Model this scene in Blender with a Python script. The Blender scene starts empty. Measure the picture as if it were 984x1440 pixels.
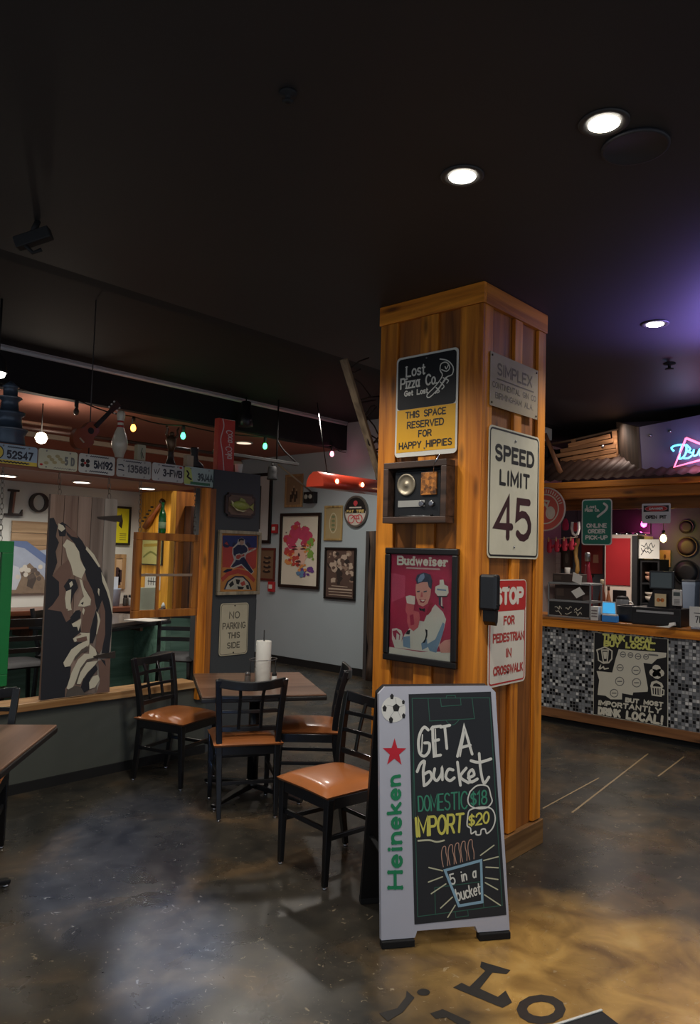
import bpy, bmesh, math, random
from mathutils import Vector, Matrix
random.seed(7)
C = bpy.context.scene.collection
R = math.radians
PI = math.pi

# ---------------------------------------------------------------- camera
EYE = Vector((0.0, 0.0, 1.62))
FPX = 1043.888
RIGHT = Vector((0.66728511, -0.74428609, 0.02772714))
UP = Vector((-0.06142277, -0.01789118, 0.99795148))
FWD = Vector((0.74226533, 0.66762124, 0.05765463))
cam_d = bpy.data.cameras.new('camera')
cam_d.sensor_fit = 'VERTICAL'
cam_d.sensor_height = 36.0
cam_d.lens = 36.0 * FPX / 1440.0
cam_d.clip_start = 0.05
cam = bpy.data.objects.new('camera', cam_d)
cam.matrix_world = Matrix(((RIGHT.x, UP.x, -FWD.x, EYE.x), (RIGHT.y, UP.y, -FWD.y, EYE.y), (RIGHT.z, UP.z, -FWD.z, EYE.z), (0, 0, 0, 1)))
C.objects.link(cam)
bpy.context.scene.camera = cam

# ---------------------------------------------------------------- world, exposure
sc = bpy.context.scene
sc.view_settings.view_transform = 'Standard'
sc.view_settings.look = 'None'
sc.view_settings.exposure = 0.62
sc.view_settings.gamma = 1.0
sc.view_settings.use_curve_mapping = False
w = bpy.data.worlds.new('world')
sc.world = w
w.use_nodes = True
w.node_tree.nodes['Background'].inputs[0].default_value = (0.80, 0.88, 1.0, 1)
w.node_tree.nodes['Background'].inputs[1].default_value = 0.30

CEIL = 3.085
def lamp(kind, loc, power, color, size=0.1, aim=None, spot=150, blend=0.6):
    d = bpy.data.lights.new('light', kind)
    d.energy = power
    d.color = color
    if kind == 'SPOT':
        d.spot_size = R(spot); d.spot_blend = blend; d.shadow_soft_size = size
    elif kind == 'AREA':
        d.size = size
    else:
        d.shadow_soft_size = size
    o = bpy.data.objects.new('light', d)
    o.location = loc
    if aim is not None:
        o.rotation_euler = (Vector(aim) - Vector(loc)).to_track_quat('-Z', 'Y').to_euler()
    C.objects.link(o)
    return o
WARM = (1.0, 0.86, 0.70)
NEUT = (1.0, 0.93, 0.84)
# the ceiling cans of the dining room (the three in view have their fixtures below), and a spot added by the half wall to brighten sash and door
for x, y, p in ((2.315, 1.553, 34), (2.327, 0.999, 30), (4.548, 1.623, 42), (2.3, 2.75, 30), (0.9, 2.6, 22), (2.5, 3.35, 34), (0.6, 0.6, 22), (4.6, 0.4, 26), (4.9, 3.25, 16)):
    lamp('SPOT', (x, y, CEIL - 0.05), p, NEUT, 0.06, (x, y, 0), 140, 0.7)
# raised black ceiling and the far rooms
for x, y, z, p in ((3.6, 5.6, 2.15, 10), (2.9, 5.9, 2.15, 16), (1.9, 5.9, 2.15, 14), (4.9, 5.8, 3.3, 55), (6.3, 6.2, 3.3, 50), (5.6, 7.9, 3.0, 30)):
    lamp('SPOT', (x, y, z), p, NEUT, 0.08, (x, y, 0), 150, 0.8)
# kitchen behind the counter
for x, y, z, p in ((7.45, 2.3, 2.2, 15), (7.5, 3.2, 2.2, 20), (8.0, 3.3, 2.2, 18), (7.3, 3.0, 3.0, 5)):
    lamp('SPOT', (x, y, z), p, (1.0, 0.88, 0.78), 0.08, (x, y, 0), 150, 0.8)

# ---------------------------------------------------------------- picture geometry helpers
def ray(px, py):
    return FWD + RIGHT * ((px - 492.0) / FPX) - UP * ((py - 720.0) / FPX)
def hit(px, py, axis, val):
    d = ray(px, py)
    return EYE + d * ((val - EYE[axis]) / d[axis])

# daylight from the glass door behind the camera, thrown on the floor
for (px_, py_, pw_, an_, bl_) in ((240, 1345, 4200, 7, 1.0), (170, 1215, 1500, 9, .35), (120, 1215, 900, 6, .3)):
    lamp('SPOT', (-1.2, -0.6, 2.5), pw_, (0.22, 0.42, 1.0), 0.05, hit(px_, py_, 2, 0), an_, bl_)

def homog(src, dst):
    """3x3 homography from four source to four target points."""
    A = []
    for (x, y), (u, v) in zip(src, dst):
        A.append([x, y, 1, 0, 0, 0, -u * x, -u * y, u])
        A.append([0, 0, 0, x, y, 1, -v * x, -v * y, v])
    n = 8
    for i in range(n):
        p = max(range(i, n), key=lambda k: abs(A[k][i]))
        A[i], A[p] = A[p], A[i]
        for k in range(n):
            if k != i:
                f = A[k][i] / A[i][i]
                for j in range(i, n + 1):
                    A[k][j] -= f * A[i][j]
    h = [A[i][n] / A[i][i] for i in range(n)]
    def m(x, y):
        d = h[6] * x + h[7] * y + 1
        return ((h[0] * x + h[1] * y + h[2]) / d, (h[3] * x + h[4] * y + h[5]) / d)
    return m

# ---------------------------------------------------------------- materials
def lin(r, g, b):
    f = lambda c: (c / 255 / 12.92) if c <= 10 else ((c / 255 + 0.055) / 1.055) ** 2.4
    return (f(r), f(g), f(b))
_mats = {}
def M(rgb, rough=0.5, metal=0.0, var=0.10, scale=14.0, bump=0.0, emit=0.0, coat=0.0):
    """procedural material; rgb is 0-255 sRGB."""
    key = (rgb, rough, metal, var, scale, bump, emit, coat)
    if key in _mats:
        return _mats[key]
    c = lin(*rgb)
    m = bpy.data.materials.new('m_%d_%d_%d' % rgb)
    m.use_nodes = True
    nt = m.node_tree
    b = nt.nodes['Principled BSDF']
    tc = nt.nodes.new('ShaderNodeTexCoord')
    nz = nt.nodes.new('ShaderNodeTexNoise')
    nz.inputs['Scale'].default_value = scale
    nz.inputs['Detail'].default_value = 5
    nt.links.new(tc.outputs['Object'], nz.inputs['Vector'])
    mx = nt.nodes.new('ShaderNodeMix'); mx.data_type = 'RGBA'
    mx.inputs[6].default_value = (*[x * (1 - var) for x in c], 1)
    mx.inputs[7].default_value = (*[min(1, x * (1 + var)) for x in c], 1)
    nt.links.new(nz.outputs['Fac'], mx.inputs[0])
    nt.links.new(mx.outputs[2], b.inputs['Base Color'])
    b.inputs['Roughness'].default_value = rough
    b.inputs['Metallic'].default_value = metal
    if coat:
        b.inputs['Coat Weight'].default_value = coat
        b.inputs['Coat Roughness'].default_value = 0.12
    if bump:
        bp = nt.nodes.new('ShaderNodeBump')
        bp.inputs['Strength'].default_value = bump
        bp.inputs['Distance'].default_value = 0.004
        nt.links.new(nz.outputs['Fac'], bp.inputs['Height'])
        nt.links.new(bp.outputs[0], b.inputs['Normal'])
    if emit:
        b.inputs['Emission Color'].default_value = (*c, 1)
        b.inputs['Emission Strength'].default_value = emit
    _mats[key] = m
    return m

def WOOD(dark, light, axis='z', rough=0.45, grain=1.0, knots=True, var=0.25):
    key = ('wood', dark, light, axis, rough, grain, knots)
    if key in _mats:
        return _mats[key]
    m = bpy.data.materials.new('wood')
    m.use_nodes = True
    nt = m.node_tree; N = nt.nodes.new; L = nt.links.new
    b = nt.nodes['Principled BSDF']
    tc = N('ShaderNodeTexCoord'); oi = N('ShaderNodeObjectInfo')
    add = N('ShaderNodeVectorMath'); add.operation = 'ADD'
    sc1 = N('ShaderNodeVectorMath'); sc1.operation = 'SCALE'; sc1.inputs['Scale'].default_value = 9.0
    cmb = N('ShaderNodeCombineXYZ')
    for i in range(3):
        L(oi.outputs['Random'], cmb.inputs[i])
    L(cmb.outputs[0], sc1.inputs[0])
    L(tc.outputs['Object'], add.inputs[0]); L(sc1.outputs[0], add.inputs[1])
    mp = N('ShaderNodeMapping')
    s = {'x': (0.55, 9, 9), 'y': (9, 0.55, 9), 'z': (9, 9, 0.55)}[axis]
    mp.inputs['Scale'].default_value = tuple(v * grain for v in s)
    L(add.outputs[0], mp.inputs['Vector'])
    nz = N('ShaderNodeTexNoise'); nz.inputs['Scale'].default_value = 2.2; nz.inputs['Detail'].default_value = 8; nz.inputs['Distortion'].default_value = 0.6
    L(mp.outputs[0], nz.inputs['Vector'])
    mp2 = N('ShaderNodeMapping')
    mp2.inputs['Scale'].default_value = {'x': (2.2, 8, 8), 'y': (8, 2.2, 8), 'z': (8, 8, 2.2)}[axis]
    L(add.outputs[0], mp2.inputs['Vector'])
    vo = N('ShaderNodeTexVoronoi'); vo.inputs['Scale'].default_value = 1.1
    L(mp2.outputs[0], vo.inputs['Vector'])
    rp = N('ShaderNodeValToRGB')
    rp.color_ramp.elements[0].position = 0.30; rp.color_ramp.elements[0].color = (*lin(*dark), 1)
    rp.color_ramp.elements[1].position = 0.66; rp.color_ramp.elements[1].color = (*lin(*light), 1)
    L(nz.outputs['Fac'], rp.inputs[0])
    kr = N('ShaderNodeMapRange'); kr.inputs[1].default_value = 0.06; kr.inputs[2].default_value = 0.20
    kr.inputs[3].default_value = 0.35 if knots else 1.0; kr.inputs[4].default_value = 1.0
    L(vo.outputs['Distance'], kr.inputs[0])
    vr = N('ShaderNodeMapRange'); vr.inputs[3].default_value = 1 - var; vr.inputs[4].default_value = 1 + var * 0.6
    L(oi.outputs['Random'], vr.inputs[0])
    mu = N('ShaderNodeMath'); mu.operation = 'MULTIPLY'
    L(kr.outputs[0], mu.inputs[0]); L(vr.outputs[0], mu.inputs[1])
    vm = N('ShaderNodeVectorMath'); vm.operation = 'SCALE'
    L(rp.outputs[0], vm.inputs[0]); L(mu.outputs[0], vm.inputs['Scale'])
    L(vm.outputs[0], b.inputs['Base Color'])
    b.inputs['Roughness'].default_value = rough
    bp = N('ShaderNodeBump'); bp.inputs['Strength'].default_value = 0.25; bp.inputs['Distance'].default_value = 0.003
    L(nz.outputs['Fac'], bp.inputs['Height']); L(bp.outputs[0], b.inputs['Normal'])
    _mats[key] = m
    return m

BLACK = M((16, 16, 18), 0.32, 0, 0.2, coat=0.3)
MATTE = M((22, 22, 24), 0.7)
RUBBER = M((14, 14, 15), 0.8)
WHITE = M((214, 214, 208), 0.45, 0, 0.05)
PAPER = M((232, 230, 220), 0.8, 0, 0.04)
STEEL = M((150, 150, 150), 0.3, 0.9)
CHROME = M((200, 200, 205), 0.15, 1.0, 0.05)
VINYL = M((176, 106, 58), 0.30, 0, 0.18, 6.0, coat=0.35)
PINE_Z = WOOD((158, 84, 14), (240, 152, 44), 'z')
PINE_X = WOOD((158, 84, 14), (240, 152, 44), 'x')
PINE_Y = WOOD((158, 84, 14), (240, 152, 44), 'y')
DARKPINE_Z = WOOD((112, 62, 20), (186, 116, 46), 'z')
GREYWOOD_Z = WOOD((108, 88, 74), (156, 138, 122), 'z', 0.7)
DWOOD_Z = WOOD((58, 34, 20), (98, 60, 36), 'z', 0.5)
GLASS = bpy.data.materials.new('glass'); GLASS.use_nodes = True
_b = GLASS.node_tree.nodes['Principled BSDF']
_b.inputs['Base Color'].default_value = (0.9, 0.95, 0.95, 1); _b.inputs['Roughness'].default_value = 0.05
_b.inputs['Transmission Weight'].default_value = 1.0; _b.inputs['IOR'].default_value = 1.12

# ---------------------------------------------------------------- mesh helpers
class MB:
    def __init__(self):
        self.v = []; self.f = []; self.m = []; self.s = []
    def poly(self, pts, mat, smooth=False):
        i = len(self.v)
        self.v += [tuple(p) for p in pts]
        self.f.append(tuple(range(i, i + len(pts)))); self.m.append(mat); self.s.append(smooth)
        return self
    def box(self, x0, x1, y0, y1, z0, z1, mat):
        if x1 < x0: x0, x1 = x1, x0
        if y1 < y0: y0, y1 = y1, y0
        if z1 < z0: z0, z1 = z1, z0
        i = len(self.v)
        self.v += [(x0, y0, z0), (x1, y0, z0), (x1, y1, z0), (x0, y1, z0), (x0, y0, z1), (x1, y0, z1), (x1, y1, z1), (x0, y1, z1)]
        for q in ((0, 3, 2, 1), (4, 5, 6, 7), (0, 1, 5, 4), (1, 2, 6, 5), (2, 3, 7, 6), (3, 0, 4, 7)):
            self.f.append(tuple(i + k for k in q)); self.m.append(mat); self.s.append(False)
        return self
    def rings(self, rings, mat, cap=True, smooth=True, closed=True):
        i = len(self.v); n = len(rings[0])
        for r in rings:
            self.v += [tuple(p) for p in r]
        for a in range(len(rings) - 1):
            for k in range(n if closed else n - 1):
                k2 = (k + 1) % n
                self.f.append((i + a * n + k, i + a * n + k2, i + (a + 1) * n + k2, i + (a + 1) * n + k)); self.m.append(mat); self.s.append(smooth)
        if cap:
            self.f.append(tuple(i + k for k in reversed(range(n)))); self.m.append(mat); self.s.append(False)
            self.f.append(tuple(i + (len(rings) - 1) * n + k for k in range(n))); self.m.append(mat); self.s.append(False)
        return self
    def tube(self, pts, r, mat, n=8, cap=True):
        pts = [Vector(p) for p in pts]
        rs = r if isinstance(r, (list, tuple)) else [r] * len(pts)
        out = []; prev = None
        for k, p in enumerate(pts):
            t = (pts[min(k + 1, len(pts) - 1)] - pts[max(k - 1, 0)])
            t = t.normalized() if t.length > 1e-9 else Vector((0, 0, 1))
            if prev is None:
                a = t.cross(Vector((0, 0, 1)))
                if a.length < 0.05: a = t.cross(Vector((1, 0, 0)))
            else:
                a = prev - t * prev.dot(t)
            a.normalize(); prev = a; b = t.cross(a)
            out.append([p + (a * math.cos(2 * PI * j / n) + b * math.sin(2 * PI * j / n)) * rs[k] for j in range(n)])
        return self.rings(out, mat, cap)
    def sweep(self, pts, w, h, ref, mat):
        """rectangular bar along pts; w along ref, h across."""
        pts = [Vector(p) for p in pts]; ref = Vector(ref).normalized()
        ws = w if isinstance(w, (list, tuple)) else [w] * len(pts)
        hs = h if isinstance(h, (list, tuple)) else [h] * len(pts)
        out = []
        for k, p in enumerate(pts):
            t = (pts[min(k + 1, len(pts) - 1)] - pts[max(k - 1, 0)]).normalized()
            a = (ref - t * ref.dot(t)).normalized(); b = t.cross(a)
            out.append([p + a * (sx * ws[k] / 2) + b * (sy * hs[k] / 2) for sx, sy in ((-1, -1), (1, -1), (1, 1), (-1, 1))])
        return self.rings(out, mat, True, False)
    def lathe(self, prof, mat, n=20, c=(0, 0, 0), axis='z', smooth=True):
        c = Vector(c); out = []
        for r, h in prof:
            ring = []
            for k in range(n):
                a = 2 * PI * k / n; x, y = r * math.cos(a), r * math.sin(a)
                ring.append(c + (Vector((x, y, h)) if axis == 'z' else Vector((x, -h, y)) if axis == 'y' else Vector((h, x, y))))
            out.append(ring)
        return self.rings(out, mat, True, smooth)
    def prism(self, p2, y0, y1, mat, side=None):
        """outline in x,z extruded from y0 (front) to y1 (back)."""
        area = sum(p2[k][0] * p2[(k + 1) % len(p2)][1] - p2[(k + 1) % len(p2)][0] * p2[k][1] for k in range(len(p2)))
        if area < 0: p2 = list(reversed(p2))
        self.poly([(x, y0, z) for x, z in p2], mat)
        self.poly([(x, y1, z) for x, z in reversed(p2)], mat)
        for k in range(len(p2)):
            a, b = p2[k], p2[(k + 1) % len(p2)]
            self.poly([(b[0], y0, b[1]), (a[0], y0, a[1]), (a[0], y1, a[1]), (b[0], y1, b[1])], side or mat)
        return self
    def flat(self, p2, y, mat):
        area = sum(p2[k][0] * p2[(k + 1) % len(p2)][1] - p2[(k + 1) % len(p2)][0] * p2[k][1] for k in range(len(p2)))
        if area < 0: p2 = list(reversed(p2))
        return self.poly([(x, y, z) for x, z in p2], mat)
    def stroke(self, p2, wd, y, mat, round_=True):
        """flat painted line in the x,z plane."""
        self.k = getattr(self, 'k', 0) + 1
        p = [p2[0]]
        for q in p2[1:]:
            if math.hypot(q[0] - p[-1][0], q[1] - p[-1][1]) > 1e-6: p.append(q)
        if len(p) < 2: return self
        n = len(p); closed = n > 3 and math.hypot(p[0][0] - p[-1][0], p[0][1] - p[-1][1]) < 1e-6
        d = []
        for k in range(n - 1):
            dx, dz = p[k + 1][0] - p[k][0], p[k + 1][1] - p[k][1]; l = math.hypot(dx, dz); d.append((dx / l, dz / l))
        L_, R_ = [], []
        for k in range(n):
            a = d[k - 1] if k > 0 else (d[-1] if closed else d[0])
            b = d[k] if k < n - 1 else (d[0] if closed else d[-1])
            tx, tz = a[0] + b[0], a[1] + b[1]; tl = math.hypot(tx, tz)
            if tl < 0.2: tx, tz, tl = a[0], a[1], 1.0
            tx, tz = tx / tl, tz / tl
            c = max(0.5, tx * a[0] + tz * a[1]); s = wd / 2 / c
            yy = y - 4e-5 * (self.k % 12) - 3e-6 * k
            L_.append((p[k][0] - tz * s, yy, p[k][1] + tx * s)); R_.append((p[k][0] + tz * s, yy, p[k][1] - tx * s))
        for k in range(n - 1):
            self.poly([L_[k], R_[k], R_[k + 1], L_[k + 1]], mat)
        if round_ and not closed:
            for k, dr, A, B in ((0, -1, L_[0], R_[0]), (n - 1, 1, R_[-1], L_[-1])):
                dx, dz = d[0] if k == 0 else d[-1]; yy = A[1]
                cap = [A] + [(p[k][0] + wd / 2 * (math.cos(t) * (-dz if k == 0 else dz) + math.sin(t) * dr * dx), yy, p[k][1] + wd / 2 * (math.cos(t) * (dx if k == 0 else -dx) + math.sin(t) * dr * dz)) for t in (PI * .25, PI * .5, PI * .75)] + [B]
                ar = sum(cap[i][0] * cap[(i + 1) % 5][2] - cap[(i + 1) % 5][0] * cap[i][2] for i in range(5))
                self.poly(cap if ar > 0 else cap[::-1], mat)
        return self
    def disc(self, cx, cz, rx, rz, y, mat, n=24):
        return self.flat([(cx + rx * math.cos(2 * PI * a / n), cz + rz * math.sin(2 * PI * a / n)) for a in range(n)], y, mat)
    def build(self, name, parent=None, bevel=0.0, loc=None, rot=None):
        me = bpy.data.meshes.new(name)
        me.from_pydata(self.v, [], self.f)
        mats = []
        for k, m in enumerate(self.m):
            if m not in mats: mats.append(m)
        for m in mats: me.materials.append(m)
        idx = {m: i for i, m in enumerate(mats)}
        for p, m, s in zip(me.polygons, self.m, self.s):
            p.material_index = idx[m]; p.use_smooth = s
        me.update()
        o = bpy.data.objects.new(name, me)
        C.objects.link(o)
        if parent is not None: o.parent = parent
        if loc is not None: o.location = loc
        if rot is not None: o.rotation_euler = rot
        if bevel:
            b = o.modifiers.new('bevel', 'BEVEL'); b.width = bevel; b.segments = 2; b.limit_method = 'ANGLE'; b.angle_limit = R(40)
        return o

def T(name, label, cat, loc=(0, 0, 0), rotz=0.0, group=None, tilt=0.0):
    o = bpy.data.objects.new(name, None)
    o.empty_display_size = 0.1
    C.objects.link(o)
    o.location = loc; o.rotation_euler = (0, tilt, rotz)
    o['label'] = label; o['category'] = cat
    if group: o['group'] = group
    return o
def tag(o, label, cat, group=None, kind=None):
    o['label'] = label; o['category'] = cat
    if group: o['group'] = group
    if kind: o['kind'] = kind
    return o
def struct(mb, name, bevel=0.0):
    o = mb.build(name, None, bevel); o['kind'] = 'structure'; return o
def rrect(x0, x1, z0, z1, r, n=5):
    out = []
    for cx, cz, a0 in ((x1 - r, z1 - r, 0), (x0 + r, z1 - r, 90), (x0 + r, z0 + r, 180), (x1 - r, z0 + r, 270)):
        for k in range(n + 1):
            a = R(a0 + 90 * k / n)
            out.append((cx + r * math.cos(a), cz + r * math.sin(a)))
    return out
def smooth_line(p, n=6):
    out = []
    q = [p[0]] + list(p) + [p[-1]]
    for i in range(1, len(q) - 2):
        for k in range(n):
            t = k / n
            out.append(tuple(0.5 * (2 * q[i][d] + (q[i + 1][d] - q[i - 1][d]) * t + (2 * q[i - 1][d] - 5 * q[i][d] + 4 * q[i + 1][d] - q[i + 2][d]) * t * t + (3 * q[i][d] - q[i - 1][d] - 3 * q[i + 1][d] + q[i + 2][d]) * t ** 3) for d in range(len(p[0]))))
    out.append(tuple(p[-1]))
    return out
def WALL(name, label, cat, quad, axis, val, group=None, tilt=0.0):
    """a thing on a wall plane, outlined by its four corners TL TR BR BL.  Local frame: x right, z up, viewer at -y.
    returns root, width, height, map(px,py)->(x,z)"""
    P = [hit(px, py, axis, val) for px, py in quad]
    ha = 1 if axis == 0 else 0
    sg = -1 if axis == 0 else 1
    wd = sg * ((P[1][ha] + P[2][ha]) - (P[0][ha] + P[3][ha])) / 2
    ht = (P[0].z + P[1].z - P[2].z - P[3].z) / 2
    cen = sum(P, Vector()) / 4
    cen.z -= ht / 2
    o = T(name, label, cat, cen, R(-90) if axis == 0 else 0.0, group, tilt)
    h = homog(quad, ((-wd / 2, ht), (wd / 2, ht), (wd / 2, 0), (-wd / 2, 0)))
    return o, wd, ht, h
def crop(ox, oy, s, h):
    return lambda x, y: h(ox + x / s, oy + y / s)
def frame(root, wd, ht, t, d, mat, name='frame', bevel=0.003, y1=0.0):
    mb = MB()
    mb.box(-wd / 2, wd / 2, -d, y1, ht - t, ht, mat).box(-wd / 2, wd / 2, -d, y1, 0, t, mat)
    mb.box(-wd / 2, -wd / 2 + t, -d, y1, t, ht - t, mat).box(wd / 2 - t, wd / 2, -d, y1, t, ht - t, mat)
    return mb.build(name, root, bevel)

# ---------------------------------------------------------------- stroke lettering
def _arc(cx, cy, rx, ry, a0, a1, n=8):
    return [(cx + rx * math.cos(R(a0 + (a1 - a0) * k / n)), cy + ry * math.sin(R(a0 + (a1 - a0) * k / n))) for k in range(n + 1)]
F = {
 'A': (1, [[(0, 0), (.5, 1), (1, 0)], [(.18, .34), (.82, .34)]]),
 'B': (.9, [[(0, 0), (0, 1), (.6, 1)] + _arc(.6, .77, .3, .23, 90, -90) + [(0, .54)], [(.6, .54)] + _arc(.63, .27, .34, .27, 90, -90) + [(0, 0)]]),
 'C': (.9, [_arc(.5, .5, .5, .5, 40, 320, 12)]),
 'D': (.95, [[(0, 0), (0, 1), (.45, 1)] + _arc(.45, .5, .5, .5, 90, -90, 10) + [(0, 0)]]),
 'E': (.8, [[(.8, 1), (0, 1), (0, 0), (.8, 0)], [(0, .52), (.65, .52)]]),
 'F': (.8, [[(.8, 1), (0, 1), (0, 0)], [(0, .52), (.65, .52)]]),
 'G': (.95, [_arc(.5, .5, .5, .5, 45, 360, 14) + [(1, .45), (.6, .45)]]),
 'H': (.9, [[(0, 0), (0, 1)], [(.9, 0), (.9, 1)], [(0, .5), (.9, .5)]]),
 'I': (.1, [[(.05, 0), (.05, 1)]]),
 'J': (.7, [[(.7, 1), (.7, .3)] + _arc(.35, .3, .35, .3, 0, -180)]),
 'K': (.9, [[(0, 0), (0, 1)], [(.85, 1), (0, .4)], [(.25, .58), (.9, 0)]]),
 'L': (.75, [[(0, 1), (0, 0), (.75, 0)]]),
 'M': (1.1, [[(0, 0), (0, 1), (.55, .25), (1.1, 1), (1.1, 0)]]),
 'N': (.9, [[(0, 0), (0, 1), (.9, 0), (.9, 1)]]),
 'O': (1, [_arc(.5, .5, .5, .5, 0, 360, 16)]),
 'P': (.85, [[(0, 0), (0, 1), (.55, 1)] + _arc(.55, .74, .3, .26, 90, -90) + [(0, .48)]]),
 'Q': (1, [_arc(.5, .5, .5, .5, 0, 360, 16), [(.6, .3), (1, 0)]]),
 'R': (.9, [[(0, 0), (0, 1), (.55, 1)] + _arc(.55, .74, .3, .26, 90, -90) + [(0, .48)], [(.45, .48), (.9, 0)]]),
 'S': (.85, [_arc(.42, .75, .4, .25, 30, 270, 9) + _arc(.42, .25, .42, .25, 90, -150, 9)]),
 'T': (.9, [[(0, 1), (.9, 1)], [(.45, 1), (.45, 0)]]),
 'U': (.9, [[(0, 1), (0, .35)] + _arc(.45, .35, .45, .35, 180, 360) + [(.9, 1)]]),
 'V': (.95, [[(0, 1), (.47, 0), (.95, 1)]]),
 'W': (1.3, [[(0, 1), (.33, 0), (.65, .9), (.97, 0), (1.3, 1)]]),
 'X': (.95, [[(0, 1), (.95, 0)], [(0, 0), (.95, 1)]]),
 'Y': (.95, [[(0, 1), (.47, .5), (.95, 1)], [(.47, .5), (.47, 0)]]),
 'Z': (.85, [[(0, 1), (.85, 1), (0, 0), (.85, 0)]]),
 '0': (.8, [_arc(.4, .5, .4, .5, 0, 360, 16)]),
 '1': (.35, [[(0, .8), (.25, 1), (.25, 0)]]),
 '2': (.8, [_arc(.4, .68, .4, .32, 170, -25, 8) + [(0, 0), (.8, 0)]]),
 '3': (.8, [_arc(.38, .76, .36, .24, 150, -90, 8) + _arc(.38, .27, .42, .27, 90, -150, 8)]),
 '4': (.85, [[(.65, 0), (.65, 1), (0, .28), (.85, .28)]]),
 '5': (.8, [[(.72, 1), (.1, 1), (.05, .55)] + _arc(.38, .33, .4, .33, 130, -140, 9)]),
 '6': (.8, [[(.65, .97)] + _arc(.42, .5, .42, .48, 110, 180, 4) + _arc(.4, .3, .4, .3, 180, -180, 12)]),
 '7': (.8, [[(0, 1), (.8, 1), (.25, 0)]]),
 '8': (.8, [_arc(.4, .76, .34, .24, -90, 270, 12), _arc(.4, .27, .4, .27, 90, 450, 12)]),
 '9': (.8, [_arc(.4, .7, .4, .3, 0, 360, 12) + [(.75, .3), (.4, 0)]]),
 '-': (.6, [[(.05, .45), (.55, .45)]]),
 '.': (.1, [[(.05, 0), (.05, .04)]]),
 ',': (.12, [[(.08, .04), (.0, -.15)]]),
 '!': (.1, [[(.05, 1), (.05, .3)], [(.05, 0), (.05, .03)]]),
 '$': (.8, [_arc(.4, .68, .36, .2, 30, 270, 8) + _arc(.4, .28, .38, .2, 90, -150, 8), [(.4, 1), (.4, 0)]]),
 ' ': (.8, []),
 'a': (.65, [_arc(.3, .33, .3, .33, 0, 360, 12), [(.6, .66), (.6, 0)]]),
 'b': (.65, [[(0, 1), (0, 0)], _arc(.32, .33, .32, .33, 180, 540, 12)]),
 'c': (.58, [_arc(.32, .33, .32, .33, 45, 315, 9)]),
 'd': (.65, [[(.62, 1), (.62, 0)], _arc(.31, .33, .31, .33, 0, 360, 12)]),
 'e': (.65, [[(0, .35), (.63, .35)] + _arc(.32, .33, .32, .33, 8, 315, 10)]),
 'i': (.12, [[(.06, .66), (.06, 0)], [(.06, .92), (.06, .95)]]),
 'k': (.6, [[(0, 0), (0, 1)], [(.52, .66), (0, .25)], [(.18, .4), (.58, 0)]]),
 'l': (.1, [[(.05, 1), (.05, 0)]]),
 'n': (.6, [[(0, .66), (0, 0)], [(0, .4)] + _arc(.3, .36, .28, .3, 180, 0, 8) + [(.58, 0)]]),
 'o': (.66, [_arc(.33, .33, .33, .33, 0, 360, 14)]),
 'r': (.45, [[(0, .66), (0, 0)], [(0, .38)] + _arc(.3, .38, .28, .26, 170, 50, 5)]),
 's': (.52, [_arc(.26, .5, .25, .17, 30, 270, 8) + _arc(.26, .165, .26, .165, 90, -150, 8)]),
 't': (.45, [[(.18, .92), (.18, .12), (.28, 0), (.44, .04)], [(0, .64), (.42, .64)]]),
 'u': (.6, [[(0, .66), (0, .28)] + _arc(.29, .28, .29, .28, 180, 360, 8) + [(.58, .66)], [(.58, .3), (.58, 0)]]),
 'w': (.95, [[(0, .66), (.24, 0), (.47, .6), (.7, 0), (.95, .66)]]),
 'z': (.55, [[(0, .64), (.54, .64), (0, 0), (.55, 0)]]),
}
def text(mb, s, x0, z0, wd, ht, stroke, y, mat, gap=0.32, serif=0.0, shear=0.0, mapf=None, wmax=None):
    """paint s in the box x0..x0+wd, z0..z0+ht (strokes stay inside)."""
    tot = sum(F[c][0] for c in s) + gap * (len(s) - 1)
    wi = wd - stroke; hi = ht - stroke
    kx = wi / tot
    x = x0 + stroke / 2
    for c in s:
        adv, lines = F[c]
        for ln in lines:
            pts = [(x + (p[0] + shear * p[1]) * kx, z0 + stroke / 2 + p[1] * hi) for p in ln]
            if mapf: pts = [mapf(*p) for p in pts]
            mb.stroke(pts, stroke, y, mat)
            if serif:
                for e, q in ((pts[0], pts[1]), (pts[-1], pts[-2])):
                    if abs(e[1] - q[1]) > 0.6 * abs(e[0] - q[0]) and (len(ln) < 4 or c in 'nruhUM'):
                        mb.stroke([(e[0] - serif, e[1]), (e[0] + serif, e[1])], stroke * 0.55, y, mat, False)
        x += (adv + gap) * kx
def ctext(mb, s, cx, z0, wd, ht, stroke, y, mat, **k):
    text(mb, s, cx - wd / 2, z0, wd, ht, stroke, y, mat, **k)

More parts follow.
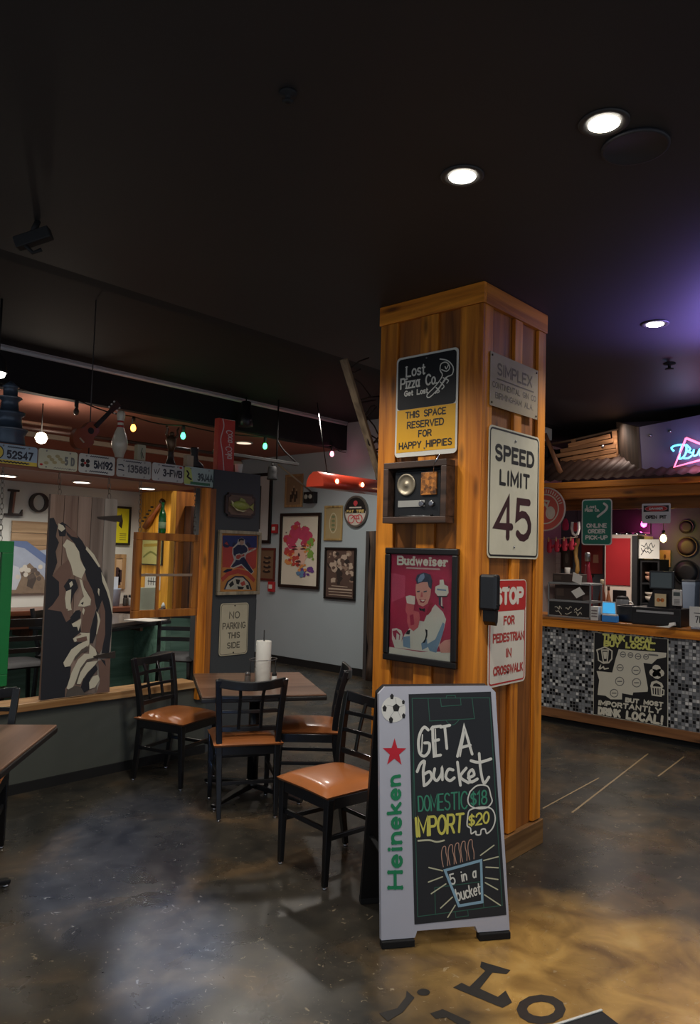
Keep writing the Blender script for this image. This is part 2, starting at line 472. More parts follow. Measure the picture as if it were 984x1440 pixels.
# ================================================================= THE SETTING
def floor_material():
    m = bpy.data.materials.new('stained_concrete'); m.use_nodes = True
    nt = m.node_tree; N = nt.nodes.new; L = nt.links.new
    b = nt.nodes['Principled BSDF']; tc = N('ShaderNodeTexCoord')
    def noise(scale, detail=6, dist=0.0):
        n = N('ShaderNodeTexNoise'); n.inputs['Scale'].default_value = scale; n.inputs['Detail'].default_value = detail; n.inputs['Distortion'].default_value = dist
        L(tc.outputs['Object'], n.inputs['Vector']); return n.outputs['Fac']
    def ramp(fac, *st):
        r = N('ShaderNodeValToRGB')
        while len(r.color_ramp.elements) < len(st): r.color_ramp.elements.new(0.5)
        for e, (p, c) in zip(r.color_ramp.elements, st):
            e.position = p; e.color = (*c, 1) if len(c) == 3 else c
        L(fac, r.inputs[0]); return r.outputs[0]
    def mix(f, a, b_, mode='MIX'):
        x = N('ShaderNodeMix'); x.data_type = 'RGBA'; x.blend_type = mode
        for s, v in ((0, f), (6, a), (7, b_)):
            if hasattr(v, 'links') or hasattr(v, 'is_linked'): L(v, x.inputs[s])
            else: x.inputs[s].default_value = v if s == 0 else (*v, 1)
        return x.outputs[2]
    base = ramp(noise(1.9, 10, 0.9), (0.28, lin(40, 40, 39)), (0.52, lin(62, 58, 51)), (0.78, lin(104, 84, 60)))
    fine = ramp(noise(11, 10, 0.5), (0.32, (0.70, 0.71, 0.72)), (0.72, (1.28, 1.24, 1.16)))
    col = mix(1.0, base, fine, 'MULTIPLY')
    # the ochre stained patch by the entrance, an irregular shape of its own
    cen = hit(835, 1385, 2, 0)
    dist = N('ShaderNodeVectorMath'); dist.operation = 'DISTANCE'
    dn = N('ShaderNodeTexNoise'); dn.inputs['Scale'].default_value = 2.3; dn.inputs['Detail'].default_value = 7
    L(tc.outputs['Object'], dn.inputs['Vector'])
    ofs = N('ShaderNodeVectorMath'); ofs.operation = 'SUBTRACT'; ofs.inputs[1].default_value = (0.5, 0.5, 0.5)
    L(dn.outputs['Color'], ofs.inputs[0])
    ms = N('ShaderNodeVectorMath'); ms.operation = 'MULTIPLY'; ms.inputs[1].default_value = (0.8, 0.8, 0)
    L(ofs.outputs[0], ms.inputs[0])
    ad = N('ShaderNodeVectorMath'); ad.operation = 'ADD'
    L(tc.outputs['Object'], ad.inputs[0]); L(ms.outputs[0], ad.inputs[1])
    L(ad.outputs[0], dist.inputs[0]); dist.inputs[1].default_value = (cen.x, cen.y, 0)
    mask = N('ShaderNodeMapRange'); mask.inputs[1].default_value = 0.86; mask.inputs[2].default_value = 0.40; mask.inputs[3].default_value = 0; mask.inputs[4].default_value = 0.9
    L(dist.outputs['Value'], mask.inputs[0])
    och = ramp(noise(5, 8, 0.6), (0.3, lin(120, 88, 44)), (0.6, lin(196, 154, 84)), (0.8, lin(214, 178, 112)))
    col = mix(mask.outputs[0], col, och)
    specks = ramp(noise(30, 3, 1.5), (0.67, (0, 0, 0)), (0.71, (1, 1, 1)))
    spm = N('ShaderNodeMath'); spm.operation = 'MULTIPLY'; spm.inputs[1].default_value = 0.42
    L(specks, spm.inputs[0])
    col = mix(spm.outputs[0], col, lin(190, 172, 140))
    L(col, b.inputs['Base Color'])
    ro = N('ShaderNodeMapRange'); ro.inputs[3].default_value = 0.16; ro.inputs[4].default_value = 0.42
    L(noise(3.5, 6, 0.5), ro.inputs[0]); L(ro.outputs[0], b.inputs['Roughness'])
    bp = N('ShaderNodeBump'); bp.inputs['Strength'].default_value = 0.12; bp.inputs['Distance'].default_value = 0.004
    L(noise(14, 4), bp.inputs['Height']); L(bp.outputs[0], b.inputs['Normal'])
    return m
def tile_material():
    m = bpy.data.materials.new('mosaic'); m.use_nodes = True
    nt = m.node_tree; N = nt.nodes.new; L = nt.links.new
    b = nt.nodes['Principled BSDF']; tc = N('ShaderNodeTexCoord')
    sp = N('ShaderNodeSeparateXYZ'); cb = N('ShaderNodeCombineXYZ')
    L(tc.outputs['Object'], sp.inputs[0]); L(sp.outputs[1], cb.inputs[0]); L(sp.outputs[2], cb.inputs[1])
    br = N('ShaderNodeTexBrick'); br.offset = 0.0; br.squash = 1.0
    br.inputs['Scale'].default_value = 1.0; br.inputs['Brick Width'].default_value = 0.031; br.inputs['Row Height'].default_value = 0.031
    br.inputs['Mortar Size'].default_value = 0.0028; br.inputs['Mortar Smooth'].default_value = 0.1
    br.inputs['Color1'].default_value = (0, 0, 0, 1); br.inputs['Color2'].default_value = (1, 1, 1, 1); br.inputs['Mortar'].default_value = (0.45, 0.45, 0.45, 1)
    L(cb.outputs[0], br.inputs['Vector'])
    fl = N('ShaderNodeVectorMath'); fl.operation = 'SNAP'; fl.inputs[1].default_value = (0.031, 0.031, 0.031)
    L(cb.outputs[0], fl.inputs[0])
    wn = N('ShaderNodeTexWhiteNoise'); wn.noise_dimensions = '3D'
    L(fl.outputs[0], wn.inputs['Vector'])
    rp = N('ShaderNodeValToRGB'); rp.color_ramp.interpolation = 'CONSTANT'
    st = ((0.0, (20, 21, 24)), (0.24, (78, 82, 86)), (0.42, (124, 128, 132)), (0.70, (172, 174, 174)), (0.94, (214, 214, 210)))
    while len(rp.color_ramp.elements) < len(st): rp.color_ramp.elements.new(0.5)
    for e, (p, c) in zip(rp.color_ramp.elements, st): e.position = p; e.color = (*lin(*c), 1)
    L(wn.outputs['Value'], rp.inputs[0])
    mx = N('ShaderNodeMix'); mx.data_type = 'RGBA'
    L(br.outputs['Fac'], mx.inputs[0]); L(rp.outputs[0], mx.inputs[6]); mx.inputs[7].default_value = (*lin(112, 112, 112), 1)
    L(mx.outputs[2], b.inputs['Base Color']); b.inputs['Roughness'].default_value = 0.22
    return m

struct(MB().box(-3, 11, -3, 12, -0.06, 0, floor_material()), 'floor')
CEILM = M((46, 45, 47), 0.6, 0, 0.15, 2.0)
BLKM = M((16, 17, 22), 0.8, 0, 0.15, 2.0)
struct(MB().box(-3, 11, -3, 3.72, CEIL, CEIL + 0.12, CEILM).box(7.6, 9.1, 3.721, 4.5, CEIL, CEIL + 0.12, CEILM), 'ceiling')
mb = MB(); mb.box(-3, 7.6, 3.84, 6.93, 3.46, 3.56, BLKM); mb.box(-3, 7.6, 3.72, 3.84, CEIL, 3.56, BLKM)
struct(mb, 'ceiling_raised')
struct(MB().box(-3, 7.6, 6.93, 7.03, 3.075, 3.56, BLKM), 'trim_1')
struct(MB().box(-3, 7.6, 7.03, 9.2, 3.085, 3.2, M((160, 106, 90), 0.8, 0, 0.06, 2.0)), 'ceiling_peach')
struct(MB().box(-3, 7.6, 9.2, 9.3, 0, 3.085, M((150, 84, 62), 0.75, 0, 0.1, 2.0)), 'wall_far')
struct(MB().box(-3, 7.58, 9.15, 9.199, 2.99, 3.05, M((226, 206, 178), 0.5)), 'trim_2')
GREYWALL = M((172, 184, 190), 0.6, 0, 0.04, 2.0)
struct(MB().box(7.6, 7.72, 4.4, 9.3, 0, 3.56, GREYWALL), 'wall_back')
struct(MB().box(7.585, 7.5995, 4.4, 9.2, 0, 0.10, RUBBER), 'baseboard_back')
KITWALL = M((82, 84, 90), 0.7, 0, 0.08, 2.0)
struct(MB().box(9.0, 9.1, -3, 4.5, 0, CEIL, KITWALL), 'wall_kitchen')
struct(MB().box(7.72, 9.0, 4.4, 4.5, 0, CEIL, M((170, 150, 142), 0.7)), 'wall_kitchen_side')
# half wall with its wooden cap
HW = M((80, 83, 76), 0.55, 0, 0.08, 3.0)
struct(MB().box(-3, 3.77, 4.9, 5.02, 0, 0.532, HW), 'wall_half')
struct(MB().box(-3, 3.64, 4.865, 5.06, 0.532, 0.585, WOOD((150, 106, 62), (206, 164, 112), 'x', 0.4)), 'trim_3', 0.004)
struct(MB().box(-3, 3.77, 4.885, 4.8995, 0, 0.065, RUBBER), 'baseboard_half')
PIER = M((66, 70, 72), 0.6, 0, 0.06, 3.0)
struct(MB().box(3.77, 4.27, 4.9, 5.15, 0, 2.292, PIER), 'wall_pier')
mb = MB(); mb.box(3.648, 3.705, 4.852, 4.899, 0.44, 2.128, PINE_Z); mb.box(3.706, 3.768, 4.862, 4.899, 0.44, 2.128, DARKPINE_Z); mb.box(3.648, 3.768, 4.8995, 4.919, 0.587, 2.128, DARKPINE_Z)
struct(mb, 'trim_4', 0.003)
# low roof over the booth nook: fascia board that carries the number plates, and its slab
FAS = WOOD((104, 58, 40), (150, 92, 66), 'x', 0.5)
struct(MB().box(-3, 3.768, 4.92, 4.98, 2.13, 2.29, FAS), 'trim_5', 0.003)
struct(MB().box(-3, 4.27, 4.981, 6.75, 2.205, 2.288, M((140, 98, 84), 0.7, 0, 0.08, 3.0)), 'ceiling_nook')
YN = 6.75
mb = MB(); mb.box(-3, 4.25, YN, YN + 0.1, 0.92, 2.205, M((206, 208, 202), 0.7, 0, 0.03, 2.0)); mb.box(-3, 4.25, YN, YN + 0.1, 0, 0.92, WOOD((84, 120, 104), (120, 156, 138), 'x', 0.5, 1, False, 0.0))
struct(mb, 'wall_nook')
Y2 = hit(240, 720, 0, 4.25).y
WARMPINE = WOOD((176, 112, 26), (232, 170, 56), 'z', 0.5)
TEAL = WOOD((84, 120, 104), (120, 156, 138), 'x', 0.5, 1, False, 0.0)
struct(MB().box(4.25, 4.31, Y2, YN, 0.95, 2.204, WARMPINE).box(4.25, 4.31, Y2, YN, 0, 0.95, TEAL), 'wall_nook_right')
mb = MB(); mb.box(4.311, 5.0, Y2, Y2 + 0.06, 0.95, 2.204, DARKPINE_Z).box(4.311, 5.0, Y2, Y2 + 0.06, 0, 0.95, TEAL)
struct(mb, 'wall_nook_end')
# joints scored into the floor in front of the counter
JM = M((150, 128, 92), 0.5, 0, 0.3, 8)
def joint(a, b, wd):
    a = hit(*a, 2, 0); b = hit(*b, 2, 0); d = (b - a).normalized(); n = Vector((-d.y, d.x, 0)) * wd / 2
    z = Vector((0, 0, 0.0012))
    return MB().poly([a - n + z, b - n + z, b + n + z, a + n + z], JM)
struct(joint((763, 1137), (842, 1094), 0.012), 'trim_6')
struct(joint((804, 1143), (911, 1060), 0.014), 'trim_7')
struct(joint((925, 1092), (962, 1064), 0.014), 'trim_8')

# painted letters on the floor
FL = M((44, 40, 36), 0.4, 0, 0.3, 30)
def floor_letter(name, label, polys):
    pts = [[hit(440 + x / 1.809, 1200 + y / 1.809, 2, 0.0) for x, y in p] for p in polys]
    cx = sum((v for p in pts for v in p), Vector()) / sum(len(p) for p in pts)
    o = T(name, label, 'letter', (cx.x, cx.y, 0.0), 0, 'painted letters on the floor')
    mb = MB()
    for p in pts:
        q = [(v.x - cx.x, v.y - cx.y, 0.0015) for v in p]
        ar = sum(q[k][0] * q[(k + 1) % len(q)][1] - q[(k + 1) % len(q)][0] * q[k][1] for k in range(len(q)))
        mb.poly(q if ar > 0 else q[::-1], FL)
    mb.build('paint', o)
floor_letter('floor_letter', 'dark painted letter L on the ochre concrete floor below the chalkboard sign',
    [[(428, 276), (502, 298), (492, 308), (456, 304), (424, 345), (470, 366), (490, 350), (506, 380), (482, 394), (356, 342), (378, 330), (398, 340), (438, 300), (425, 290)]])
ringo = []
for k in range(12):
    a0, a1 = 2 * PI * k / 12, 2 * PI * (k + 1) / 12
    ringo.append([(580 + 63 * math.cos(a0), 398 + 38 * math.sin(a0)), (580 + 63 * math.cos(a1), 398 + 38 * math.sin(a1)), (580 + 36 * math.cos(a1), 397 + 19 * math.sin(a1)), (580 + 36 * math.cos(a0), 397 + 19 * math.sin(a0))])
floor_letter('floor_letter', 'dark painted round letter o on the ochre concrete floor, right of the letter L', ringo)
floor_letter('floor_letter', 'faded dark painted letter i with a dot on the concrete floor',
    [[(281 + 17 * math.cos(k * PI / 5), 354 + 9 * math.sin(k * PI / 5)) for k in range(10)], [(238, 350), (258, 368), (228, 405), (190, 428), (168, 408), (214, 395), (236, 366)]])
floor_letter('floor_letter', 'dark painted curved letter stroke between the painted i and o on the floor',
    [[(298, 408), (330, 397), (402, 430), (384, 446), (340, 418), (312, 422)]])

# ================================================================= THE WOODEN PILLAR
PX, PY = 3.31, 2.07          # near corner
LX, LY = 0.70, 0.70
pil = T('wooden_pillar', 'square pine board and batten pillar in the middle of the room, hung with signs', 'pillar', (PX + LX / 2, PY + LY / 2, 0))
def pbox(name, x0, x1, y0, y1, z0, z1, mat, bev=0.003):
    cx, cy = (x0 + x1) / 2, (y0 + y1) / 2
    o = MB().box(x0 - cx, x1 - cx, y0 - cy, y1 - cy, z0, z1, mat).build(name, pil, bev)
    o.location = (cx - PX - LX / 2, cy - PY - LY / 2, 0)
    return o
PBOARD = WOOD((104, 58, 18), (178, 108, 40), 'z', 0.5)
pbox('core_panel', PX + 0.022, PX + LX - 0.022, PY + 0.022, PY + LY - 0.022, 0.0, CEIL, PBOARD)
# left face: corner boards and two battens (board positions measured along the face)
for a, b in ((0.0, 0.145), (0.29, 0.41), (0.575, 0.70)):
    pbox('batten', PX, PX + 0.0215, PY + a, PY + b, 0.14, 2.97, PINE_Z)
for a, b in ((0.0215, 0.10), (0.335, 0.42), (0.61, 0.70)):
    pbox('batten', PX + a, PX + b, PY, PY + 0.0215, 0.14, 2.97, PINE_Z)
for a, b in ((0.0215, 0.10), (0.335, 0.42), (0.61, 0.70)):
    pbox('batten', PX + LX - 0.0215, PX + LX, PY + a, PY + b, 0.14, 2.97, PINE_Z)
pbox('crown_trim', PX - 0.005, PX + 0.021, PY - 0.005, PY + LY + 0.01, 2.972, CEIL - 0.001, PINE_Y)
pbox('crown_trim', PX + 0.0215, PX + LX + 0.01, PY - 0.005, PY + 0.021, 2.972, CEIL - 0.001, PINE_X)
BASEW = WOOD((112, 76, 40), (172, 128, 76), 'y', 0.45)
pbox('base_board', PX - 0.014, PX + 0.021, PY - 0.014, PY + LY + 0.01, 0.0, 0.135, BASEW)
pbox('base_board', PX + 0.0215, PX + LX + 0.012, PY - 0.014, PY + 0.021, 0.0, 0.135, WOOD((112, 76, 40), (172, 128, 76), 'x', 0.45))

VL, VR = PX - 0.004, PY - 0.004      # planes the signs hang on
# --- black and yellow parking sign
BK = M((20, 21, 24), 0.35); YL = M((226, 168, 36), 0.4, 0, 0.06); WH = M((218, 216, 206), 0.4, 0, 0.05); INK = M((30, 28, 28), 0.5)
o, sw, sh, h = WALL('reserved_parking_sign', 'black and yellow metal sign reserved for happy hippies, top of pillar', 'sign', ((559, 504), (647, 488), (641, 637), (555, 644)), 0, VL, tilt=0.0)
MB().prism(rrect(-sw / 2, sw / 2, 0, sh, 0.025), -0.004, -0.001, WH).build('panel', o)
b_ = 0.012
MB().prism(rrect(-sw / 2 + b_, sw / 2 - b_, 0.47 * sh, sh - b_, 0.02), -0.0052, -0.0041, BK).build('black_field', o)
MB().prism([(-sw / 2 + b_, 0.045 * sh), (sw / 2 - b_, 0.045 * sh), (sw / 2 - b_, 0.468 * sh), (-sw / 2 + b_, 0.468 * sh)], -0.0052, -0.0041, YL).build('yellow_field', o)
mb = MB(); W_ = sw
for s, zc, ww in (('THIS SPACE', .375, .66), ('RESERVED', .275, .60), ('FOR', .18, .22), ('HAPPY HIPPIES', .075, .86)):
    ctext(mb, s, 0, zc * sh, ww * sw, .072 * sh, 0.0075, -0.006, INK)
mb.build('lettering', o); mb = MB()
for s, x, z, ww, hh, st in (('Lost', -.34, .79, .33, .115, .010), ('Pizza Co.', -.43, .675, .62, .115, .010), ('Get Lost', -.36, .60, .40, .06, .0075)):
    text(mb, s, x * sw, z * sh, ww * sw, hh * sh, st, -0.006, WH, gap=0.28, serif=0.009 if hh > .1 else 0.0)
mb.build('shop_lettering', o); mb = MB()
cc = crop(500, 380, 3.28, h)
for ln in ([(395, 412), (430, 420), (455, 450), (450, 485), (420, 500), (390, 545), (345, 590), (333, 578), (375, 535), (405, 490), (395, 465), (400, 435), (425, 428), (440, 452), (425, 470), (402, 462)], [(425, 500), (372, 572)], [(408, 500), (432, 512), (425, 525)], [(395, 520), (412, 540), (402, 552)], [(375, 545), (390, 562), (380, 570)], [(418, 448), (424, 458), (434, 440)]):
    mb.stroke(smooth_line([cc(*p) for p in ln], 3), 0.0065, -0.006, WH)
mb.build('pizza_emblem', o)
mb = MB(); mb.lathe([(0.005, 0.004), (0.005, 0.008), (0.002, 0.009)], STEEL, 8, (0, 0, sh * 0.95), 'y'); mb.lathe([(0.005, 0.004), (0.005, 0.008), (0.002, 0.009)], STEEL, 8, (0, 0, sh * 0.07), 'y'); mb.build('screw', o)

# --- radio in a shadow box
o, sw, sh, h = WALL('radio_shadow_box', 'old black portable radio mounted in a dark wooden shadow box on the pillar', 'radio', ((552, 655), (641, 646), (638, 735), (551, 738)), 0, VL)
SB = WOOD((44, 32, 26), (84, 62, 50), 'x', 0.5)
frame(o, sw, sh, 0.035, 0.085, SB, 'box_frame')
MB().box(-sw / 2 + .035, sw / 2 - .035, -0.006, 0, .035, sh - .035, M((60, 60, 58), 0.6)).build('back_board', o)
x0, x1, z0, z1 = -sw * .37, sw * .36, sh * .10, sh * .86
MB().box(x0, x1, -0.05, -0.0065, z0, z1, M((30, 31, 33), 0.35)).build('radio_body', o, 0.006)
mb = MB(); zs = (z1 - z0)
mb.lathe([(0.062, 0.0505), (0.062, 0.058), (0.052, 0.060), (0.050, 0.056), (0.018, 0.053), (0.012, 0.06), (0.004, 0.062)], M((150, 140, 120), 0.4, 0.5), 24, (x0 + .085, 0, z0 + zs * .70), 'y'); mb.build('speaker', o)
def corroded():
    m = bpy.data.materials.new('corroded'); m.use_nodes = True; nt = m.node_tree; b = nt.nodes['Principled BSDF']
    tc = nt.nodes.new('ShaderNodeTexCoord'); vo = nt.nodes.new('ShaderNodeTexVoronoi'); vo.inputs['Scale'].default_value = 60
    rp = nt.nodes.new('ShaderNodeValToRGB'); rp.color_ramp.elements[0].color = (*lin(60, 34, 16), 1); rp.color_ramp.elements[1].color = (*lin(190, 120, 50), 1); rp.color_ramp.elements[0].position = 0.1; rp.color_ramp.elements[1].position = 0.8
    nt.links.new(tc.outputs['Object'], vo.inputs['Vector']); nt.links.new(vo.outputs['Color'], rp.inputs[0]); nt.links.new(rp.outputs[0], b.inputs['Base Color']); b.inputs['Roughness'].default_value = 0.5
    return m
MB().box(x0 + .19, x1 - .02, -0.062, -0.0505, z0 + zs * .46, z1 - .015, corroded()).build('copper_panel', o, 0.003)
MB().box(x0 + .03, x1 - .10, -0.054, -0.0505, z0 + zs * .22, z0 + zs * .36, M((150, 150, 145), 0.4)).build('tuning_dial', o)
for kx in (x1 - .115, x1 - .05):
    MB().lathe([(0.017, 0.0505), (0.016, 0.066), (0.012, 0.068)], CHROME, 14, (kx, 0, z0 + zs * .28), 'y').build('knob', o)
MB().tube([(x1 - .04, -.06, z1 - .02), (x1 - .02, -.085, z1 + .02), (x1 + .02, -.09, z1 + .075)], 0.0025, CHROME, 6).build('antenna', o)
MB().tube([(x0 + .04, -.05, z0 + .01), (x0 + .05, -.066, z0 + .004), (x1 - .06, -.066, z0 + .004), (x1 - .05, -.05, z0 + .01)], 0.006, BLACK, 8).build('carry_handle', o)

# --- red beer poster
o, sw, sh, h = WALL('beer_poster', 'red framed beer poster of a barman raising a glass, on the pillar', 'poster', ((545, 769), (648, 773), (643.5, 942), (542, 926)), 0, VL)
frame(o, sw, sh, 0.036, 0.028, M((22, 20, 20), 0.35), 'frame', 0.006)
cc = crop(540, 760, 7.58, h)
CR = M((168, 34, 66), 0.5, 0, 0.10, 4); CR2 = M((190, 70, 96), 0.5, 0, 0.15, 6); CRM = M((224, 216, 198), 0.5, 0, 0.04); SKIN = M((214, 150, 132), 0.5); BLU = M((122, 148, 172), 0.5, 0, 0.15, 12); DKB = M((58, 66, 84), 0.5); RED2 = M((150, 30, 50), 0.5); RH = M((200, 96, 96), 0.5, 0, .2, 30)
mb = MB(); mb.box(-sw / 2 + .034, sw / 2 - .034, -0.012, 0, .034, sh - .034, CR)
Y = [-0.0121]
def lay(polys):
    for mat, pts in polys:
        Y[0] -= 0.00012
        mb.flat([cc(*p) for p in pts], Y[0], mat)
lay([(CR2, [(90, 350), (140, 350), (240, 380), (235, 600), (95, 660)]),
 (CRM, [(68, 1130), (400, 1190), (735, 1190), (728, 1305), (66, 1205)]),
 (CRM, [(100, 940), (150, 935), (200, 960), (215, 1010), (200, 1080), (235, 1000), (330, 890), (350, 850), (440, 870), (470, 800), (560, 690), (640, 770), (675, 850), (650, 960), (600, 1120), (560, 1200), (130, 1140), (100, 1050)]),
 (BLU, [(215, 1030), (290, 1020), (295, 1150), (220, 1130)]), (BLU, [(470, 1110), (560, 1060), (640, 880), (660, 900), (640, 1000), (590, 1130), (570, 1200), (500, 1180)]),
 (BLU, [(410, 1100), (470, 1050), (480, 1140), (420, 1170)]),
 (CR, [(105, 965), (150, 955), (190, 1000), (180, 1060), (140, 1060), (115, 1010)]), (CRM, [(150, 985), (180, 1010), (170, 1080), (145, 1060)]),
 (SKIN, [(355, 470), (470, 440), (520, 480), (510, 590), (480, 680), (430, 710), (385, 690), (360, 620), (352, 540)]),
 (DKB, [(350, 420), (370, 370), (440, 345), (510, 370), (532, 440), (520, 530), (490, 500), (480, 450), (420, 450), (370, 470)]),
 (BLU, [(375, 420), (400, 375), (440, 355), (450, 400), (420, 440), (380, 455)]),
 (RED2, [(390, 628), (430, 640), (465, 632), (440, 672), (405, 668)]), (CRM, [(400, 640), (455, 642), (430, 658)]),
 (DKB, [(365, 545), (400, 540), (395, 556), (368, 558)]), (DKB, [(435, 548), (475, 540), (470, 556), (440, 560)]), (RH, [(412, 560), (425, 560), (432, 610), (404, 612)]),
 (RED2, [(500, 680), (540, 670), (520, 760), (480, 805), (462, 790)]), (INK, [(388, 720), (420, 735), (455, 728), (450, 770), (425, 755), (395, 752)]),
 (RH, [(265, 780), (330, 750), (390, 770), (400, 830), (380, 930), (330, 970), (280, 930), (262, 870)]), (CR, [(290, 800), (330, 790), (340, 900), (300, 910)]),
 (CRM, [(247, 600), (290, 588), (348, 600), (345, 680), (330, 700), (262, 680)]), (RH, [(255, 670), (340, 690), (330, 760), (262, 790), (245, 750)]),
 (CRM, [(610, 430), (650, 425), (660, 480), (700, 500), (705, 570), (680, 605), (590, 600), (560, 560), (565, 500), (610, 480)]), (INK, [(580, 600), (695, 602), (690, 612), (640, 615), (585, 612)]), (DKB, [(600, 615), (625, 615), (620, 700), (600, 700)]), (CRM, [(625, 615), (636, 615), (640, 710), (625, 705)]), (INK, [(615, 700), (655, 720), (650, 740), (620, 715)]), (BLU, [(580, 520), (680, 535), (680, 550), (585, 540)]),
 (INK, [(455, 950), (480, 960), (480, 1020), (455, 1090), (425, 1100), (455, 1050), (465, 1000)]), (SKIN, [(600, 1120), (660, 1070), (735, 1060), (735, 1200), (620, 1200)]), (INK, [(270, 960), (300, 955), (290, 1005), (245, 1000)])])
hb = lambda x, y: cc(x, y)
text(mb, 'Budweiser', -sw * .335, sh * .845, sw * .70, sh * .085, 0.0115, -0.0165, CRM, gap=.36, serif=0.010)
mb.stroke([(-sw * .20 + sw * .46 * k / 40, sh * (.824 + (.006 if k % 2 else -.006))) for k in range(41)], 0.003, -0.0165, CRM)
mb.build('print', o)
MB().box(-sw / 2 + .035, sw / 2 - .035, -0.0195, -0.0185, .035, sh - .035, GLASS).build('glazing', o)

# --- right face: tin sign, speed limit, stop sign, dispenser
TIN = M((166, 150, 122), 0.55, 0.2, 0.14, 10); TINK = M((112, 98, 84), 0.6)
o, sw, sh, h = WALL('tin_sign', 'faded tan tin sign with screw corners, top of pillar beside parking sign', 'sign', ((689, 494), (755.5, 521), (754.5, 588.5), (687.5, 571.5)), 1, VR)
MB().box(-sw / 2, sw / 2, -0.004, -0.001, 0, sh, TIN).build('panel', o)
mb = MB(); ctext(mb, 'SIMPLEX', 0.0, .60 * sh, .74 * sw, .24 * sh, 0.012, -0.0045, TINK)
mb.stroke([(-.37 * sw, .53 * sh), (.40 * sw, .53 * sh)], 0.008, -0.0045, TINK)
ctext(mb, 'CONTINENTAL GIN CO', 0.0, .345 * sh, .92 * sw, .12 * sh, 0.0055, -0.0045, TINK)
ctext(mb, 'BIRMINGHAM ALA.', 0.0, .155 * sh, .80 * sw, .12 * sh, 0.0055, -0.0045, TINK)
mb.build('lettering', o)
for sx in (-1, 1):
    for z in (.06, .94):
        MB().lathe([(0.006, 0.004), (0.006, 0.007), (0.002, 0.008)], M((60, 50, 44), 0.5, 0.6), 8, (sx * (sw / 2 - .018), 0, z * sh), 'y').build('screw', o)

SPW = M((206, 200, 176), 0.5, 0, 0.16, 9)
o, sw, sh, h = WALL('speed_limit_sign', 'weathered white speed limit 45 road sign on the pillar', 'sign', ((688, 597), (758.5, 616), (754.6, 786), (682.5, 784.7)), 1, VR)
MB().prism(rrect(-sw / 2, sw / 2, 0, sh, 0.03), -0.004, -0.001, SPW).build('panel', o)
mb = MB(); bd = rrect(-sw / 2 + .014, sw / 2 - .014, .014, sh - .014, 0.024); mb.stroke(bd + [bd[0]], 0.010, -0.0045, INK, False)
cc = crop(500, 620, 3.28, h)
ctext(mb, 'SPEED', 0.0, .735 * sh, .78 * sw, .135 * sh, 0.021, -0.0046, INK, gap=.38)
ctext(mb, 'LIMIT', 0.0, .555 * sh, .60 * sw, .125 * sh, 0.019, -0.0046, INK, gap=.45)
NUM = M((62, 32, 34), 0.45, 0, 0.7, 9)
ctext(mb, '45', -0.01, .135 * sh, .74 * sw, .345 * sh, 0.040, -0.0046, NUM, gap=.28)
mb.build('lettering', o)
for z in (.09, .92):
    MB().lathe([(0.007, 0.004), (0.007, 0.008), (0.002, 0.009)], STEEL, 8, (0, 0, z * sh), 'y').build('screw', o)

SRED = M((186, 44, 40), 0.45, 0, 0.15, 10); SRD2 = M((176, 64, 56), 0.5, 0, 0.3, 25); SPW2 = M((222, 214, 198), 0.5, 0, 0.06, 8)
o, sw, sh, h = WALL('crosswalk_sign', 'red and white stop for pedestrian in crosswalk sign low on the pillar', 'sign', ((687, 813), (738.7, 816.6), (737.8, 957), (684.3, 968)), 1, VR)
MB().prism(rrect(-sw / 2, sw / 2, 0, sh, 0.03), -0.004, -0.001, SPW2).build('panel', o)
mb = MB(); p = rrect(-sw / 2 + .006, sw / 2 - .006, .70 * sh, sh - .006, 0.022); mb.flat(p, -0.0045, SRED)
bd = rrect(-sw / 2 + .014, sw / 2 - .014, .014, .72 * sh, 0.02); mb.stroke(bd + [bd[0]], 0.008, -0.0046, SRED, False)
text(mb, 'STOP', -.36 * sw, .755 * sh, .78 * sw, .175 * sh, 0.026, -0.0052, SPW2, gap=.3)
for s, z, ww in (('FOR', .565, .30), ('PEDESTRIAN', .405, .84), ('IN', .255, .15), ('CROSSWALK', .10, .80)):
    ctext(mb, s, .03 * sw, z * sh, ww * sw, .09 * sh, 0.011, -0.0048, SRD2)
mb.build('lettering', o)
for z in (.12, .93):
    MB().lathe([(0.007, 0.004), (0.007, 0.008), (0.002, 0.009)], M((90, 60, 50), .5, .5), 8, (0, 0, z * sh), 'y').build('screw', o)

c0 = Vector((hit(672.5, 820, 1, PY).x, PY, hit(690, 808, 1, PY - .09).z)); c1 = Vector((hit(704, 840, 1, PY - .10).x, PY, hit(690, 881, 1, PY - .09).z + .06))
dw = c1.x - c0.x
o = T('soap_dispenser', 'black wall mounted hand sanitizer dispenser at the pillar corner', 'dispenser', (c0.x + dw / 2, PY - 0.001, c1.z - 0.06))
dh = c0.z - c1.z + .06
MB().box(-dw / 2, dw / 2, -0.10, 0, 0.075, dh, BLACK).build('body', o, 0.014)
MB().box(-dw / 2 + .012, dw / 2 - .012, -0.104, -0.1005, 0.10, dh * .42, M((30, 30, 32), 0.2)).build('cover', o, 0.002)
mb = MB(); mb.prism([(-dw * .28, .076), (dw * .36, .076), (dw * .30, 0.02), (dw * .1, 0.0), (-dw * .2, 0.02)], -0.09, -0.02, BLACK); mb.build('nozzle', o, 0.004)

# ================================================================= THE SANDWICH BOARD
bl = hit(535, 1332, 2, 0); br_ = hit(715, 1317, 2, 0)
mid = (bl + br_) / 2; ang = math.atan2((br_ - bl).y, (br_ - bl).x); BW = (br_ - bl).length
o = T('sandwich_board', 'white framed chalkboard sandwich board standing on the floor before the pillar', 'sign', mid, ang)
